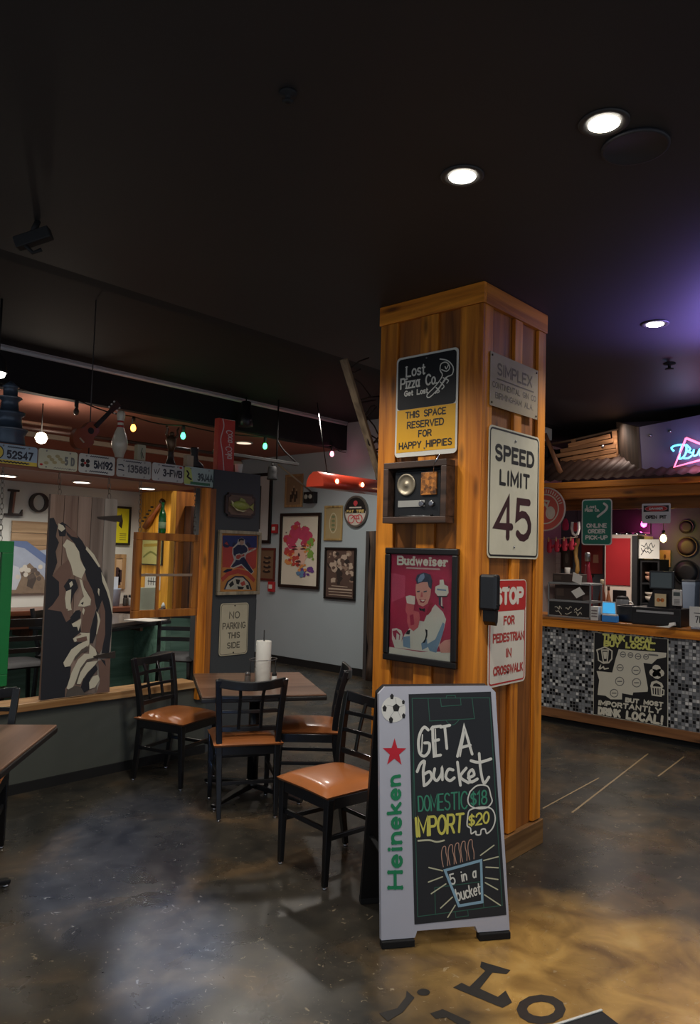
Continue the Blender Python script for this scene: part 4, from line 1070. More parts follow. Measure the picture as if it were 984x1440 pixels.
PF = WOOD((140, 108, 72), (186, 150, 106), 'z', .5)
o, sw, sh, h = picture('framed_photo', 'pale wood framed old group photo high on the back wall', ((402.5, 666), (427.5, 668), (425, 713.5), (400.5, 713)), .035, .02, PF)
mb = MB(); mb.box(-sw / 2 + .03, sw / 2 - .03, -.010, 0, .03, sh - .03, M((150, 124, 96), .6, 0, .2, 8))
for k in range(5):
    x = sw * (-.16 + .08 * k); z = sh * (.30 + .10 * (k % 3))
    mb.flat([(x - .022, z - .07), (x + .022, z - .07), (x + .018, z + .04), (x - .018, z + .04)], -.0103 - k * .0001, M((70, 56, 46), .6)); mb.disc(x, z + .06, .014, .018, -.0109, M((184, 160, 130), .6), 12)
mb.build('print', o)
GF = WOOD((150, 122, 74), (190, 162, 106), 'z', .5)
o, sw, sh, h = picture('framed_certificate', 'tan framed pale print with an oval wreath, left of the oval beer sign', ((457.5, 711.5), (483, 710.5), (481, 760.5), (455.5, 760)), .03, .02, GF)
mb = MB(); mb.box(-sw / 2 + .026, sw / 2 - .026, -.010, 0, .026, sh - .026, M((170, 152, 112), .6, 0, .1, 8))
ov = [(sw * .20 * math.cos(k * PI / 12), sh * .5 + sh * .28 * math.sin(k * PI / 12)) for k in range(25)]
mb.stroke(ov, .012, -.0104, M((206, 200, 168), .6)); 
for k in range(4): mb.disc(0, sh * (.32 + .12 * k), sw * .10, sh * .04, -.0106, M((120, 128, 92), .6), 12)
mb.build('print', o)
o, sw, sh, h = picture('concert_poster', 'black framed sepia band poster below the oval beer sign', ((458.5, 769.5), (502.5, 770.5), (499.5, 845.5), (456, 841)), .03, .03, BF, cat='poster')
SEP = [M((150, 126, 110), .6), M((92, 72, 64), .6), M((52, 44, 42), .6), M((188, 168, 150), .6)]
mb = MB(); mb.box(-sw / 2 + .026, sw / 2 - .026, -.012, 0, .026, sh - .026, SEP[1]); Y[0] = -.0121
cc = crop(270, 560, 3.6444, h)
for k in range(60):
    blob(random.choice(SEP), random.uniform(706, 824), random.uniform(790, 950), random.uniform(6, 20), 8)
for k in range(4):
    mb.stroke([h(463 + (4 if k < 1 else 0), 823.5 + k * 4.0), h(495 - (6 if k < 1 else 0), 826 + k * 4.2)], .022 if k == 1 else .011, Y[0] - .0003, SEP[3])
mb.build('print', o)
# oval sign
o, sw, sh, h = WALL('oval_beer_sign', 'oval metal beer sign with black and white halves on the back wall', 'sign', ((485.5, 697), (518.5, 697), (518, 741.5), (485, 741.5)), 0, VB)
mb = MB(); n = 32
def oval(f): return [(sw / 2 * f * math.cos(2 * PI * k / n), sh / 2 + sh / 2 * f * math.sin(2 * PI * k / n)) for k in range(n)]
mb.prism(oval(1), -.03, 0, M((120, 116, 110), .4, .6)); mb.build('rim', o, .004)
mb = MB(); mb.flat(oval(.88), -.0305, M((206, 200, 188), .5))
up = [p for p in oval(.88) if p[1] >= sh * .5]; mb.flat(up, -.0308, INK)
mb.flat([(-sw * .42, sh * .44), (sw * .42, sh * .44), (sw * .42, sh * .57), (-sw * .42, sh * .57)], -.0311, INK)
ctext(mb, 'FAT TIRE', 0, sh * .455, sw * .74, sh * .095, .011, -.0314, M((206, 180, 110), .5))
PKR = M((196, 66, 74), .5)
mb.stroke([(-sw * .24, sh * .62), (sw * .24, sh * .62)], .018, -.0312, M((206, 200, 188), .5)); mb.disc(0, sh * .76, sw * .09, sh * .08, -.0311, PKR); mb.disc(0, sh * .69, sw * .04, sh * .03, -.0312, PKR)
for sx in (-1, 1):
    ring = [(sx * sw * .17 + sw * .13 * math.cos(k * PI / 8), sh * .26 + sw * .13 * math.sin(k * PI / 8)) for k in range(17)]
    mb.stroke(ring, .014, -.0311, PKR)
mb.stroke([(-sw * .17, sh * .26), (-sw * .05, sh * .36), (sw * .12, sh * .36), (sw * .17, sh * .26), (0, sh * .26), (-sw * .05, sh * .36)], .014, -.0312, PKR)
mb.build('face', o)
# alarm boxes, camera box
for q, nm, lab in ((((384.5, 737), (391.5, 737.5), (391, 750), (384, 750)), 'fire_alarm', 'red fire alarm box on the back wall beside the half hidden picture'), (((379.5, 817.5), (387.5, 818), (387, 832), (379, 832)), 'alarm_pull', 'red alarm pull station below the small red framed print')):
    o, sw, sh, h = WALL(nm, lab, 'alarm', q, 0, VB, 'red alarm boxes on the back wall')
    MB().box(-sw / 2, sw / 2, -.045, 0, 0, sh, M((176, 42, 46), .4)).build('case', o, .006)
    MB().box(-sw * .3, sw * .3, -.05, -.0455, sh * .3, sh * .7, WHITE).build('cover_plate', o, .002)
o, sw, sh, h = WALL('box_camera', 'small black box with two round pale dials on the back wall', 'camera', ((433, 691.5), (447, 693), (446, 708.5), (432, 707)), 0, VB)
MB().box(-sw / 2, sw / 2, -.09, 0, 0, sh, MATTE).build('case', o, .006)
for sx in (-1, 1):
    MB().lathe([(sw * .17, .0905), (sw * .17, .10), (sw * .10, .103)], M((170, 170, 160), .4), 14, (sx * sw * .22, 0, sh * .55), 'y').build('dial', o)
a = hit(391, 653, 1, 7.6); b = hit(437, 691, 0, 7.55)
mb = MB(); mb.tube([Vector((0, 0, 0)), a - b], .013, M((150, 140, 120), .5), 8)
tag(mb.build('wooden_rod', None, 0, b), 'thin pale rod slanting down to the black box on the back wall', 'rod')
# log pole beside the pillar
pb = hit(520, 948, 0, 7.45); pt = hit(519, 747, 0, 7.45)
o = T('log_post', 'rough brown bark post on the back wall beside the pillar', 'post', (7.47, pb.y, 0))
mb = MB(); mb.tube([(0.01 * math.sin(k), .008 * math.cos(2 * k), pt.z * k / 9) for k in range(10)], [.065 + .006 * math.sin(k * 2.3) for k in range(10)], WOOD((60, 46, 38), (110, 88, 72), 'z', .8), 12); mb.build('trunk', o)
mb = MB(); mb.box(-.02, .10, .075, .13, 0, pt.z, M((66, 62, 62), .6)); mb.build('back_strip', o)
# weathered plank and twigs by the pillar
p0 = hit(483, 505, 1, 2.95); p1 = hit(548, 715, 1, 2.95)
p1 = p1 + (p1 - p0) * (p1.z / (p0.z - p1.z))
o = T('leaning_plank', 'weathered plank slanting up behind the left edge of the pillar', 'plank', p1)
dv = p0 - p1
mb = MB(); mb.sweep([(0, 0, 0), dv * .5, dv], .05, .022, (0, 1, 0), WOOD((92, 76, 58), (140, 120, 94), 'z', .8)); mb.build('plank', o, .003)
tw = MB(); random.seed(5)
for k in range(26):
    t = random.uniform(.72, .985); s = dv * t + Vector((.012, .0, 0)); e = s + Vector((random.uniform(.06, .19), random.uniform(-.04, .06), random.uniform(-.20, .12)))
    m_ = (s + e) / 2 + Vector((random.uniform(-.03, .03), 0, random.uniform(-.04, .04)))
    tw.tube([s, m_, e], .005, WOOD((34, 26, 22), (62, 50, 40), 'z', .8), 5)
tw.build('thorny_twigs', o)

# ================================================================= OVER THE HALF WALL  (plane Y = 4.9)
def chain(root_name, label, top, bot, group, r=.012):
    """a hanging chain of oval links between two points."""
    top = Vector(top); bot = Vector(bot); L_ = (top - bot).length; n = max(2, int(L_ / .034))
    mb = MB()
    for k in range(n):
        c = bot + (top - bot) * ((k + .5) / n)
        u = Vector((1, 0, 0)) if k % 2 == 0 else Vector((0, 1, 0))
        pts = [c + u * (r * math.cos(a * PI / 4)) + Vector((0, 0, (L_ / n * .62) * math.sin(a * PI / 4))) for a in range(9)]
        mb.tube([p - bot for p in pts], .0022, M((120, 116, 108), .4, .8), 5, False)
    o = mb.build(root_name, None, 0, bot)
    return tag(o, label, 'chain', group)
CHG = 'chains hanging from the plate board'
# painted door panel
o, sw, sh, h = WALL('painted_door', 'tall grey plank door painted with a dark face and hand, hanging over the half wall', 'door', ((72, 695), (164.5, 702), (152, 973), (53, 984)), 1, 4.88)
mb = MB(); nb = 5
for k in range(nb):
    MB().box(-sw / 2 + k * sw / nb + .0015, -sw / 2 + (k + 1) * sw / nb - .0015, -.014, .014, 0, sh, WOOD(((112, 88, 74), (104, 82, 70), (112, 92, 80), (106, 90, 80), (136, 126, 114))[k], ((146, 122, 106), (138, 114, 100), (148, 126, 112), (138, 122, 110), (170, 160, 148))[k], 'z', .7, 1, True, .08)).build('plank', o, .002)
cc = crop(60, 690, 4.8, homog(((72, 695), (164.5, 702), (152, 973), (53, 984)), ((-sw / 2, sh), (sw / 2, sh), (sw / 2, 0), (-sw / 2, 0))))
PK_ = M((34, 36, 42), .7, 0, .08); PC = M((206, 200, 176), .7, 0, .05); PBR = M((116, 90, 78), .7, 0, .1); PGY = M((88, 80, 72), .7)
mb = MB(); Y[0] = -.0142
def lay2(polys):
    for mat, pts in polys:
        Y[0] -= .0002
        q = [cc(*p) for p in pts]; q = [(max(-sw / 2, min(sw / 2, x)), max(0, min(sh, z))) for x, z in q]
        mb.flat(q, Y[0], mat)
lay2([
 (PK_, [(40, 182), (75, 178), (100, 235), (88, 300), (108, 340), (85, 400), (95, 470), (62, 560), (105, 600), (112, 690), (90, 720), (110, 790), (135, 830), (150, 872), (170, 850), (215, 795), (245, 790), (225, 850), (182, 880), (245, 890), (250, 940), (195, 985), (200, 1010), (260, 1010), (170, 1100), (128, 1165), (180, 1180), (165, 1290), (140, 1330), (135, 1395), (-40, 1420)]),
 (PBR, [(60, 560), (110, 500), (170, 450), (190, 560), (150, 620), (170, 690), (140, 760), (180, 850), (150, 872), (118, 800), (25, 785), (60, 755), (105, 690), (105, 600)]),
 (PK_, [(150, 215), (200, 260), (262, 330), (300, 400), (380, 500), (425, 620), (460, 760), (462, 850), (455, 960), (440, 1090), (388, 1090), (410, 970), (412, 830), (392, 730), (365, 800), (352, 960), (330, 1020), (305, 1020), (312, 930), (330, 860), (355, 780), (330, 660), (290, 580), (272, 500), (240, 420), (215, 350), (160, 290)]),
 (PK_, [(100, 230), (130, 205), (165, 230), (150, 300), (110, 300)]), (PC, [(105, 215), (135, 228), (150, 250), (125, 270), (102, 250)]), (PBR, [(150, 225), (215, 270), (235, 310), (190, 300), (155, 265)]),
 (PC, [(160, 318), (205, 345), (240, 400), (250, 460), (283, 520), (255, 580), (200, 555), (185, 490), (160, 430), (150, 380), (132, 360)]),
 (PC, [(290, 365), (340, 420), (382, 500), (372, 505), (320, 430), (285, 385)]), (PC, [(388, 535), (410, 580), (440, 660), (462, 770), (462, 830), (446, 740), (425, 670), (395, 600)]),
 (PK_, [(135, 630), (170, 580), (215, 585), (232, 640), (200, 690), (180, 760), (165, 690), (150, 660)]), (PC, [(172, 610), (190, 595), (198, 620), (180, 640)]), (PC, [(150, 665), (185, 650), (180, 740), (185, 790), (150, 780), (142, 710)]), (PC, [(170, 740), (188, 790), (160, 795)]),
 (PC, [(240, 580), (258, 590), (270, 640), (318, 720), (312, 758), (270, 770), (230, 765), (245, 730), (270, 700), (258, 660)]), (PK_, [(248, 745), (268, 735), (262, 758)]),
 (PBR, [(262, 590), (300, 600), (338, 690), (350, 780), (320, 880), (305, 945), (250, 945), (258, 870), (270, 780), (318, 760), (318, 715), (275, 640)]),
 (PC, [(265, 775), (275, 790), (266, 825), (256, 805)]), (PK_, [(215, 800), (250, 800), (245, 845), (195, 880), (170, 875)]), (PC, [(185, 885), (250, 850), (248, 880), (230, 935), (222, 905), (195, 905)]),
 (PK_, [(365, 650), (378, 665), (375, 710), (362, 680)]), (PC, [(365, 645), (375, 650), (372, 700), (362, 670)]), (PC, [(352, 800), (368, 820), (380, 870), (362, 950), (350, 960), (364, 870)]),
 (PBR, [(392, 725), (412, 800), (412, 960), (390, 1060), (372, 1095), (345, 1060), (355, 960), (380, 860), (375, 780)]),
 (PC, [(192, 985), (210, 975), (250, 960), (240, 945), (306, 948), (304, 1020), (292, 1045), (285, 1000), (240, 985), (205, 1010)]), (PBR, [(215, 985), (285, 970), (290, 1000), (250, 1000), (220, 1005)]),
 (PC, [(125, 1150), (180, 1060), (230, 1025), (285, 1000), (300, 1030), (250, 1060), (205, 1110), (170, 1175), (135, 1180)]), (PGY, [(205, 1110), (250, 1062), (300, 1042), (296, 1070), (250, 1085), (200, 1140)]),
 (PC, [(305, 1025), (345, 1060), (355, 1100), (300, 1090)]),
 (PC, [(145, 1330), (180, 1220), (225, 1130), (270, 1090), (350, 1095), (345, 1115), (285, 1130), (240, 1190), (205, 1290), (175, 1345)]), (PGY, [(205, 1290), (240, 1190), (285, 1130), (350, 1120), (290, 1150), (250, 1200), (218, 1300)]),
 (PC, [(215, 1300), (240, 1220), (285, 1150), (360, 1140), (340, 1170), (290, 1220), (255, 1270), (240, 1300)]), (PK_, [(255, 1280), (290, 1225), (345, 1165), (360, 1200), (310, 1260), (300, 1340), (265, 1360), (240, 1330)]),
 (PC, [(300, 1290), (325, 1250), (360, 1238), (375, 1270), (340, 1325), (302, 1338)]), (PBR, [(362, 1140), (445, 1120), (440, 1365), (345, 1380), (375, 1290)]), (PGY, [(135, 1395), (150, 1340), (205, 1310), (240, 1320), (270, 1370), (345, 1375), (345, 1384)]),
 (PK_, [(380, 1130), (410, 1140), (415, 1180), (400, 1160)])])
mb.build('painted_face', o)
def hinge(px, py, w_, nm='strap_hinge'):
    a = crop(60, 690, 4.8, homog(((72, 695), (164.5, 702), (152, 973), (53, 984)), ((-sw / 2, sh), (sw / 2, sh), (sw / 2, 0), (-sw / 2, 0))))(px, py)
    m = MB(); m.prism([(a[0], a[1] - .004), (sw / 2 + .03, a[1] - .026), (sw / 2 + .03, a[1] + .026), (a[0], a[1] + .004)], -.024, -.0185, M((70, 64, 58), .5, .4)); m.build(nm, o, .002)
hinge(362, 175, 0); hinge(330, 1112, 0)
dt = Vector(o.location) + Vector((0, 0, sh))
for sx, lab in ((-.36, 'left chain holding the painted door panel'), (.38, 'right chain holding the painted door panel')):
    chain('chain', lab, (dt.x + sx * sw, 4.90, 2.128), (dt.x + sx * sw, 4.88, dt.z), CHG)
# wooden window sash
o, sw, sh, h = WALL('window_sash', 'brown wooden six pane window sash hung between painted door and pier', 'window sash', ((189, 748), (279, 752), (276, 865), (185, 870)), 1, 4.88)
SASH = WOOD((140, 76, 18), (206, 130, 44), 'z', .45)
frame(o, sw, sh, .058, .02, SASH, 'frame', .004, .02)
mb = MB(); iw = sw - .116
for k in (1, 2):
    x = -iw / 2 + iw * k / 3; mb.box(x - .010, x + .010, -.012, .012, .058, sh - .058, SASH)
mb.build('muntin', o, .002); mb = MB(); mb.box(-iw / 2, iw / 2, -.0125, .0125, sh * .5 - .010, sh * .5 + .010, M((150, 128, 106), .4)); mb.build('muntin', o, .002)
mb = MB(); mb.box(-iw / 2, iw / 2, -.002, .002, .058, sh - .058, GLASS); mb.build('pane', o)
stop = Vector(o.location) + Vector((0, 0, sh))
for sx, lab in ((-.43, 'left chain of the brown window sash'), (.43, 'right chain of the brown window sash')):
    chain('chain', lab, (stop.x + sx * sw, 4.90, 2.128), (stop.x + sx * sw, 4.88, stop.z), CHG)
# beer bottle on the sash
GB = M((24, 110, 44), .15, 0, .15, 20, coat=.5)
bp_ = hit(227.5, 749, 1, 4.88)
o = T('beer_bottle', 'green beer bottle standing on top of the brown window sash', 'bottle', (bp_.x, 4.88, stop.z))
MB().lathe([(.026, 0), (.029, .004), (.029, .13), (.024, .155), (.013, .185), (.012, .225), (.014, .228), (.014, .236), (.010, .238)], GB, 18).build('glass', o)
MB().lathe([(.0295, .035), (.0295, .085)], M((170, 196, 150), .6), 18).build('label_band', o)
# green window frame, cut by the left edge
c0 = hit(16, 761, 1, 4.88); c1 = hit(2, 965, 1, 4.88)
gh = c0.z - c1.z; gw = .70
o = T('green_window_frame', 'bright green wooden window frame hanging at the left picture edge', 'window frame', ((c0.x + c1.x) / 2 + .02 - gw / 2, 4.88, c1.z))
GRN = M((26, 124, 62), .45, 0, .1)
frame(o, gw, gh, .075, .018, GRN, 'frame', .004, .018)
mb = MB(); mb.box(-gw / 2 + .075, gw / 2 - .075, -.010, .010, gh / 2 - .012, gh / 2 + .012, GRN).build('muntin', o, .002)
MB().box(-gw / 2 + .07, gw / 2 - .07, -.003, .003, .07, gh - .07, GLASS).build('pane', o)
chain('chain', 'chain of the green window frame at the left picture edge', (c0.x - .07, 4.90, 2.128), (c0.x - .07, 4.88, c1.z + gh), CHG)

# licence plates along the board
PLG = 'licence plates along the board'
def plate(lab, quad, base, txt, tcol, deco):
    o, sw, sh, h = WALL('licence_plate', lab, 'licence plate', quad, 1, 4.917, PLG)
    MB().prism(rrect(-sw / 2, sw / 2, 0, sh, .018), -.003, 0, base).build('panel', o, .0008)
    mb = MB(); x0, wd = txt[1], txt[2]
    text(mb, txt[0], (x0 - .5) * sw, .27 * sh, wd * sw, .44 * sh, .012, -.0042, tcol, gap=.42)
    mb.build('lettering', o)
    if deco:
        mb = MB(); deco(mb, sw, sh); mb.build('print', o)
    mb = MB()
    for sx in (-.3, .3):
        for z in (.1, .9): mb.lathe([(.006, .003), (.006, .006), (.002, .007)], STEEL, 8, (sx * sw, 0, z * sh), 'y')
    mb.build('bolt', o)
def wig(mb, x0, x1, z, m_, w_=.006):
    n = 17; mb.stroke([(x0 + (x1 - x0) * k / n, z + (.003 if k % 2 else -.003)) for k in range(n + 1)], w_, -.0036, m_)
PLB = M((158, 178, 196), .45, 0, .06); PLW = M((196, 196, 190), .45, 0, .06); PLC = M((200, 198, 172), .5, 0, .14, 8); NAVY = M((34, 40, 56), .5); PYL = M((216, 190, 70), .5); PGR = M((60, 120, 84), .5)
def d1_(mb, w_, h_):
    mb.flat([(-w_ / 2, 0), (w_ / 2, 0), (w_ / 2, .2 * h_), (-w_ / 2, .2 * h_)], -.0032, PYL); wig(mb, -w_ * .4, w_ * .3, .1 * h_, INK, .009); mb.disc(-w_ * .42, .55 * h_, .04, .045, -.0033, NAVY); mb.disc(-w_ * .42, .55 * h_, .033, .038, -.0034, PYL); wig(mb, -w_ * .2, w_ * .2, .87 * h_, NAVY)
def d2_(mb, w_, h_):
    for k in range(7): mb.disc(w_ * (-.3 + .07 * k), h_ * (.3 + .45 * ((k * 5) % 7) / 7), .018, .012, -.0033, M((170, 158, 116), .6), 8)
    mb.disc(-w_ * .42, .2 * h_, .012, .008, -.0033, SRED, 8); wig(mb, -w_ * .1, w_ * .45, .1 * h_, M((150, 150, 140), .6))
def d3_(mb, w_, h_):
    for x in (-.40, -.26):
        for z in (.40, .62): mb.disc(w_ * x, h_ * z, .016, .015, -.0034, INK, 10)
    mb.disc(-w_ * .33, h_ * .51, .010, .010, -.0034, SRED, 8); wig(mb, -w_ * .2, w_ * .3, .9 * h_, NAVY); wig(mb, -w_ * .2, w_ * .3, .12 * h_, NAVY)
def d4_(mb, w_, h_):
    mb.stroke([(-w_ * .45, h_ * .62), (-w_ * .34, h_ * .66), (-w_ * .30, h_ * .55)], .008, -.0034, NAVY); mb.stroke([(-w_ * .45, h_ * .38), (-w_ * .30, h_ * .36)], .008, -.0034, NAVY); wig(mb, -w_ * .25, w_ * .2, .88 * h_, NAVY)
def d5_(mb, w_, h_):
    mb.stroke([(-w_ * .44, h_ * .62), (-w_ * .40, h_ * .40), (-w_ * .36, h_ * .62)], .006, -.0034, INK); mb.stroke([(-w_ * .34, h_ * .4), (-w_ * .27, h_ * .70)], .006, -.0034, INK); wig(mb, -w_ * .2, w_ * .2, .88 * h_, NAVY); mb.disc(w_ * .40, h_ * .88, .014, .009, -.0034, SRED, 8)
def d6_(mb, w_, h_):
    mb.flat([(-w_ * .5, .05 * h_), (-w_ * .2, .05 * h_), (-w_ * .3, h_ * .95), (-w_ * .5, h_ * .95)], -.0032, M((190, 206, 110), .5)); mb.flat([(-w_ * .3, .05 * h_), (w_ * .35, .05 * h_), (w_ * .35, .2 * h_), (-w_ * .3, .2 * h_)], -.0033, PGR)
    mb.stroke(smooth_line([(-w_ * .42, h_ * .75), (-w_ * .36, h_ * .6), (-w_ * .40, h_ * .45), (-w_ * .28, h_ * .32)], 3), .014, -.0034, INK)
plate('light blue licence plate with a round crest, 52S47, first from the left', ((-8, 622), (53, 630), (51, 656.5), (-9, 650)), PLB, ('52S47', .28, .62), NAVY, d1_)
plate('worn cream licence plate ending in 5 D, second from the left', ((54, 630.5), (109, 636), (108, 664), (53, 658)), PLC, ('5 D', .66, .27), M((110, 112, 110), .6), d2_)
plate('white licence plate with four dark dots, 5M192', ((111, 637), (161, 643), (161, 669), (110, 664.5)), PLW, ('5M192', .40, .54), NAVY, d3_)
plate('greyish licence plate reading 135881', ((164, 643.5), (212, 650), (212, 675), (163.5, 669.5)), M((178, 178, 172), .5, 0, .08), ('135881', .30, .66), M((80, 80, 84), .5), d4_)
plate('white licence plate reading 3-FWB', ((213.5, 650), (258, 655.5), (257.5, 680), (213.5, 675)), PLW, ('3-FWB', .33, .62), M((56, 56, 60), .5), d5_)
plate('green and white licence plate with a dark plant figure, nearest the pier', ((259, 655.5), (302, 660.5), (301, 686), (258.5, 681)), M((176, 198, 190), .5, 0, .06), ('39J4A', .42, .52), M((70, 84, 84), .5), d6_)

# ================================================================= THINGS ON THE LOW ROOF  (z = 2.29)
ZD = 2.2905; YD = 5.03
def on_deck(px, y=YD): return hit(px, 640, 1, y).x
# layered lantern
x = on_deck(10); k1 = hit(10, 535, 1, YD).z - ZD
LB = M((78, 92, 108), .35, .3, .2, 10)
o = T('tiered_lantern', 'blue grey tiered lantern on the low roof at the left picture edge', 'lantern', (x, YD, ZD))
prof = [(.105, 0), (.11, .02), (.10, .09), (.115, .12), (.115, .15), (.085, .16), (.08, .26), (.10, .28), (.10, .30), (.06, .31), (.052, .40), (.07, .42), (.07, .44), (.045, .45), (.045, .52), (.055, .53), (.02, .57), (.004, .585)]
mb = MB(); mb.lathe([(r_, z * k1 / .585) for r_, z in prof], LB, 20); mb.build('body', o)
mb = MB()
for z in (.14, .29, .43):
    q = z * k1 / .585; r_ = .118 - (z - .14) * .16
    mb.tube([(r_ * math.cos(a * PI / 10), r_ * math.sin(a * PI / 10), q) for a in range(21)], .006, M((140, 150, 160), .3, .6), 6, False)
mb.build('band', o)
# small guitar lying back
ga = hit(105, 640, 1, YD); gb = hit(157, 574, 1, YD)
o = T('small_guitar', 'small brown guitar leaning on the low roof left of the bowling pin', 'guitar', (ga.x, YD, ZD), 0)
ax = Vector((gb.x - ga.x, 0, gb.z - ZD - .06)); L_ = ax.length; au = ax.normalized(); av = Vector((-au.z, 0, au.x))
GBR = M((150, 76, 44), .3, 0, .15, 8, coat=.4)
def gp(u, v): q = Vector((0, 0, .062)) + au * u + av * v; return (q.x, q.z)
outl = []
for k in range(40):
    a = 2 * PI * k / 40; u = .11 + .125 * math.cos(a); wv = .085 if math.cos(a) < 0 else .068
    wv *= 1 - .22 * math.exp(-((math.cos(a) - .25) / .28) ** 2)
    outl.append(gp(u, wv * math.sin(a)))
body = MB(); body.prism(outl, -.028, .028, GBR); body = body.build('body', o, .004)
m = MB(); cx_, cz_ = gp(.155, 0); m.disc(cx_, cz_, .024, .024, -.0285, INK); m.build('sound_hole', body)
m = MB(); m.prism([gp(.045, -.022), gp(.045, .022), gp(.055, .022), gp(.055, -.022)], -.036, -.0285, M((200, 180, 150), .4)); m.build('bridge', body)
m = MB(); m.prism([gp(.20, -.016), gp(.20, .016), gp(L_ - .05, .013), gp(L_ - .05, -.013)], -.044, -.0285, M((40, 28, 24), .4)); m.build('neck', o, .002)
m = MB(); m.prism([gp(L_ - .05, -.016), gp(L_ - .05, .016), gp(L_ + .05, .026), gp(L_ + .05, -.026)], -.044, -.030, M((64, 34, 24), .4)); hd = m.build('headstock', o, .002)
m = MB()
for u in (-.03, 0.0, .03):
    for s_ in (-1, 1): 
        q = gp(L_ + u, s_ * .030); m.lathe([(.007, .034), (.007, .040)], WHITE, 8, (q[0], 0, q[1]), 'y')
m.build('tuning_peg', hd)
# bowling pin
x = on_deck(167.5); kh = (hit(167, 577, 1, YD).z - ZD) / .38
o = T('bowling_pin', 'white bowling pin with red neck stripes on the low roof', 'bowling pin', (x, YD, ZD))
pp = [(.026, 0), (.030, .004), (.038, .04), (.055, .085), (.0605, .115), (.058, .15), (.046, .195), (.031, .235), (.0245, .26), (.0235, .28), (.0265, .31), (.0315, .335), (.0315, .355), (.024, .373), (.010, .380), (.001, .381)]
sp = smooth_line([(r_, z) for r_, z in pp], 3)
MB().lathe([(r_ * kh, z * kh) for r_, z in sp], M((222, 214, 192), .3, 0, .05, coat=.4), 24).build('body', o)
for z in (.248, .285):
    MB().lathe([(.0285 * kh if z < .26 else .0252 * kh, z * kh), (.0262 * kh if z < .26 else .0252 * kh, (z + .016) * kh)], SRED, 24).build('stripe', o)
def deck_box(name, lab, cat, px0, px1, ptop, d, base, deco=None, y=YD):
    a, b = hit(px0, ptop, 1, y), hit(px1, ptop, 1, y); wd = b.x - a.x; ht = a.z - ZD
    o = T(name, lab, cat, ((a.x + b.x) / 2, y, ZD))
    MB().box(-wd / 2, wd / 2, -d / 2, d / 2, 0, ht, base).build('carton', o, .003)
    if deco:
        mb = MB(); deco(mb, wd, ht, -d / 2 - .0006); mb.build('print', o)
    return o
def dk(mb, w_, h_, y):
    mb.stroke([(0, h_ * .2), (-w_ * .1, h_ * .5), (w_ * .05, h_ * .8)], .006, y, M((60, 100, 70), .6)); mb.stroke([(w_ * .05, h_ * .55), (w_ * .2, h_ * .25)], .006, y, M((60, 60, 60), .6))
deck_box('small_carton', 'small cream and green carton on the low roof right of the bowling pin', 'box', 191.5, 203, 625, .05, M((196, 192, 160), .6), dk)
deck_box('cream_block', 'plain cream block on the low roof beside the dark boot', 'box', 260.5, 270, 640, .05, M((200, 180, 150), .6), None)
# trophy with a figure
x = on_deck(240); hh = hit(240, 600, 1, YD).z - ZD
o = T('trophy_statue', 'dark bronze trophy figure with raised arms on the low roof', 'trophy', (x, YD, ZD))
BRZ = M((104, 80, 58), .35, .5, .25, 14); DBR = M((50, 36, 28), .5)
MB().lathe([(.04, 0), (.045, .01), (.036, .03), (.026, .06), (.022, hh * .34), (.03, hh * .36)], DBR, 16).build('pedestal', o)
mb = MB(); mb.tube([(0, 0, hh * .355), (.004, 0, hh * .5), (-.004, 0, hh * .66), (0, 0, hh * .76)], [.020, .034, .042, .026], BRZ, 12)
mb.lathe([(.003, hh * .76), (.018, hh * .78), (.021, hh * .82), (.016, hh * .86), (.003, hh * .875)], BRZ, 12, (.004, 0, 0)); mb.build('figure', o)
for s_ in (-1, 1):
    MB().tube([(s_ * .03, 0, hh * .70), (s_ * .055, -.01, hh * .80), (s_ * .045, -.01, hh * .92), (s_ * .06, -.01, hh * 1.0)], [.013, .011, .009, .007], BRZ, 8).build('arm', o)
# boot
x = on_deck(274); hh = hit(276, 630, 1, YD).z - ZD
o = T('dark_boot', 'dark old boot standing on the low roof near the pier', 'boot', (x, YD, ZD))
mb = MB(); mb.rings([[(cx + rx * math.cos(a * PI / 8), ry * math.sin(a * PI / 8), z) for a in range(16)] for z, cx, rx, ry in ((.008, .025, .068, .03), (.03, .025, .066, .031), (.05, .015, .055, .03), (.065, .0, .038, .029), (hh * .6, -.004, .030, .027), (hh * .95, -.006, .036, .03), (hh, -.006, .034, .028))], M((36, 34, 32), .5)); mb.build('upper', o)
mb = MB(); mb.rings([[(.025 + .072 * math.cos(a * PI / 8), .034 * math.sin(a * PI / 8), z) for a in range(16)] for z in (0, .0075)], RUBBER); mb.build('sole', o)
# red soda sign standing on the pier
a = hit(305, 588, 1, 5.0); b = hit(328, 588, 1, 5.0); hz = a.z - 2.2925
o = T('red_soda_sign', 'tall red soda sign with vertical white script standing on the pier top', 'sign', ((a.x + b.x) / 2, 5.0, 2.2925))
wd = b.x - a.x
MB().box(-wd / 2, wd / 2, -.03, .03, 0, hz, M((206, 66, 44), .4, 0, .1)).build('panel', o, .004)
mb = MB(); SWH = M((226, 206, 190), .5)
mb.stroke(smooth_line([(-wd * .28, hz * .99), (-wd * .20, hz * .85), (-wd * .36, hz * .6), (-wd * .22, hz * .35), (-wd * .1, hz * .02)], 4), .010, -.0306, SWH)
mf = lambda x, z: (wd * .36 - z, hz * .80 - x)
text(mb, 'Coca', 0, 0, hz * .24, wd * .42, .008, -.0306, SWH, mapf=mf, gap=.2); text(mb, '-', hz * .25, 0, hz * .05, wd * .42, .008, -.0306, SWH, mapf=mf); text(mb, 'Cola', hz * .31, 0, hz * .24, wd * .42, .008, -.0306, SWH, mapf=mf, gap=.2)
mb.build('lettering', o)
a = hit(331, 646, 1, 5.02); b = hit(341, 646, 1, 5.02)
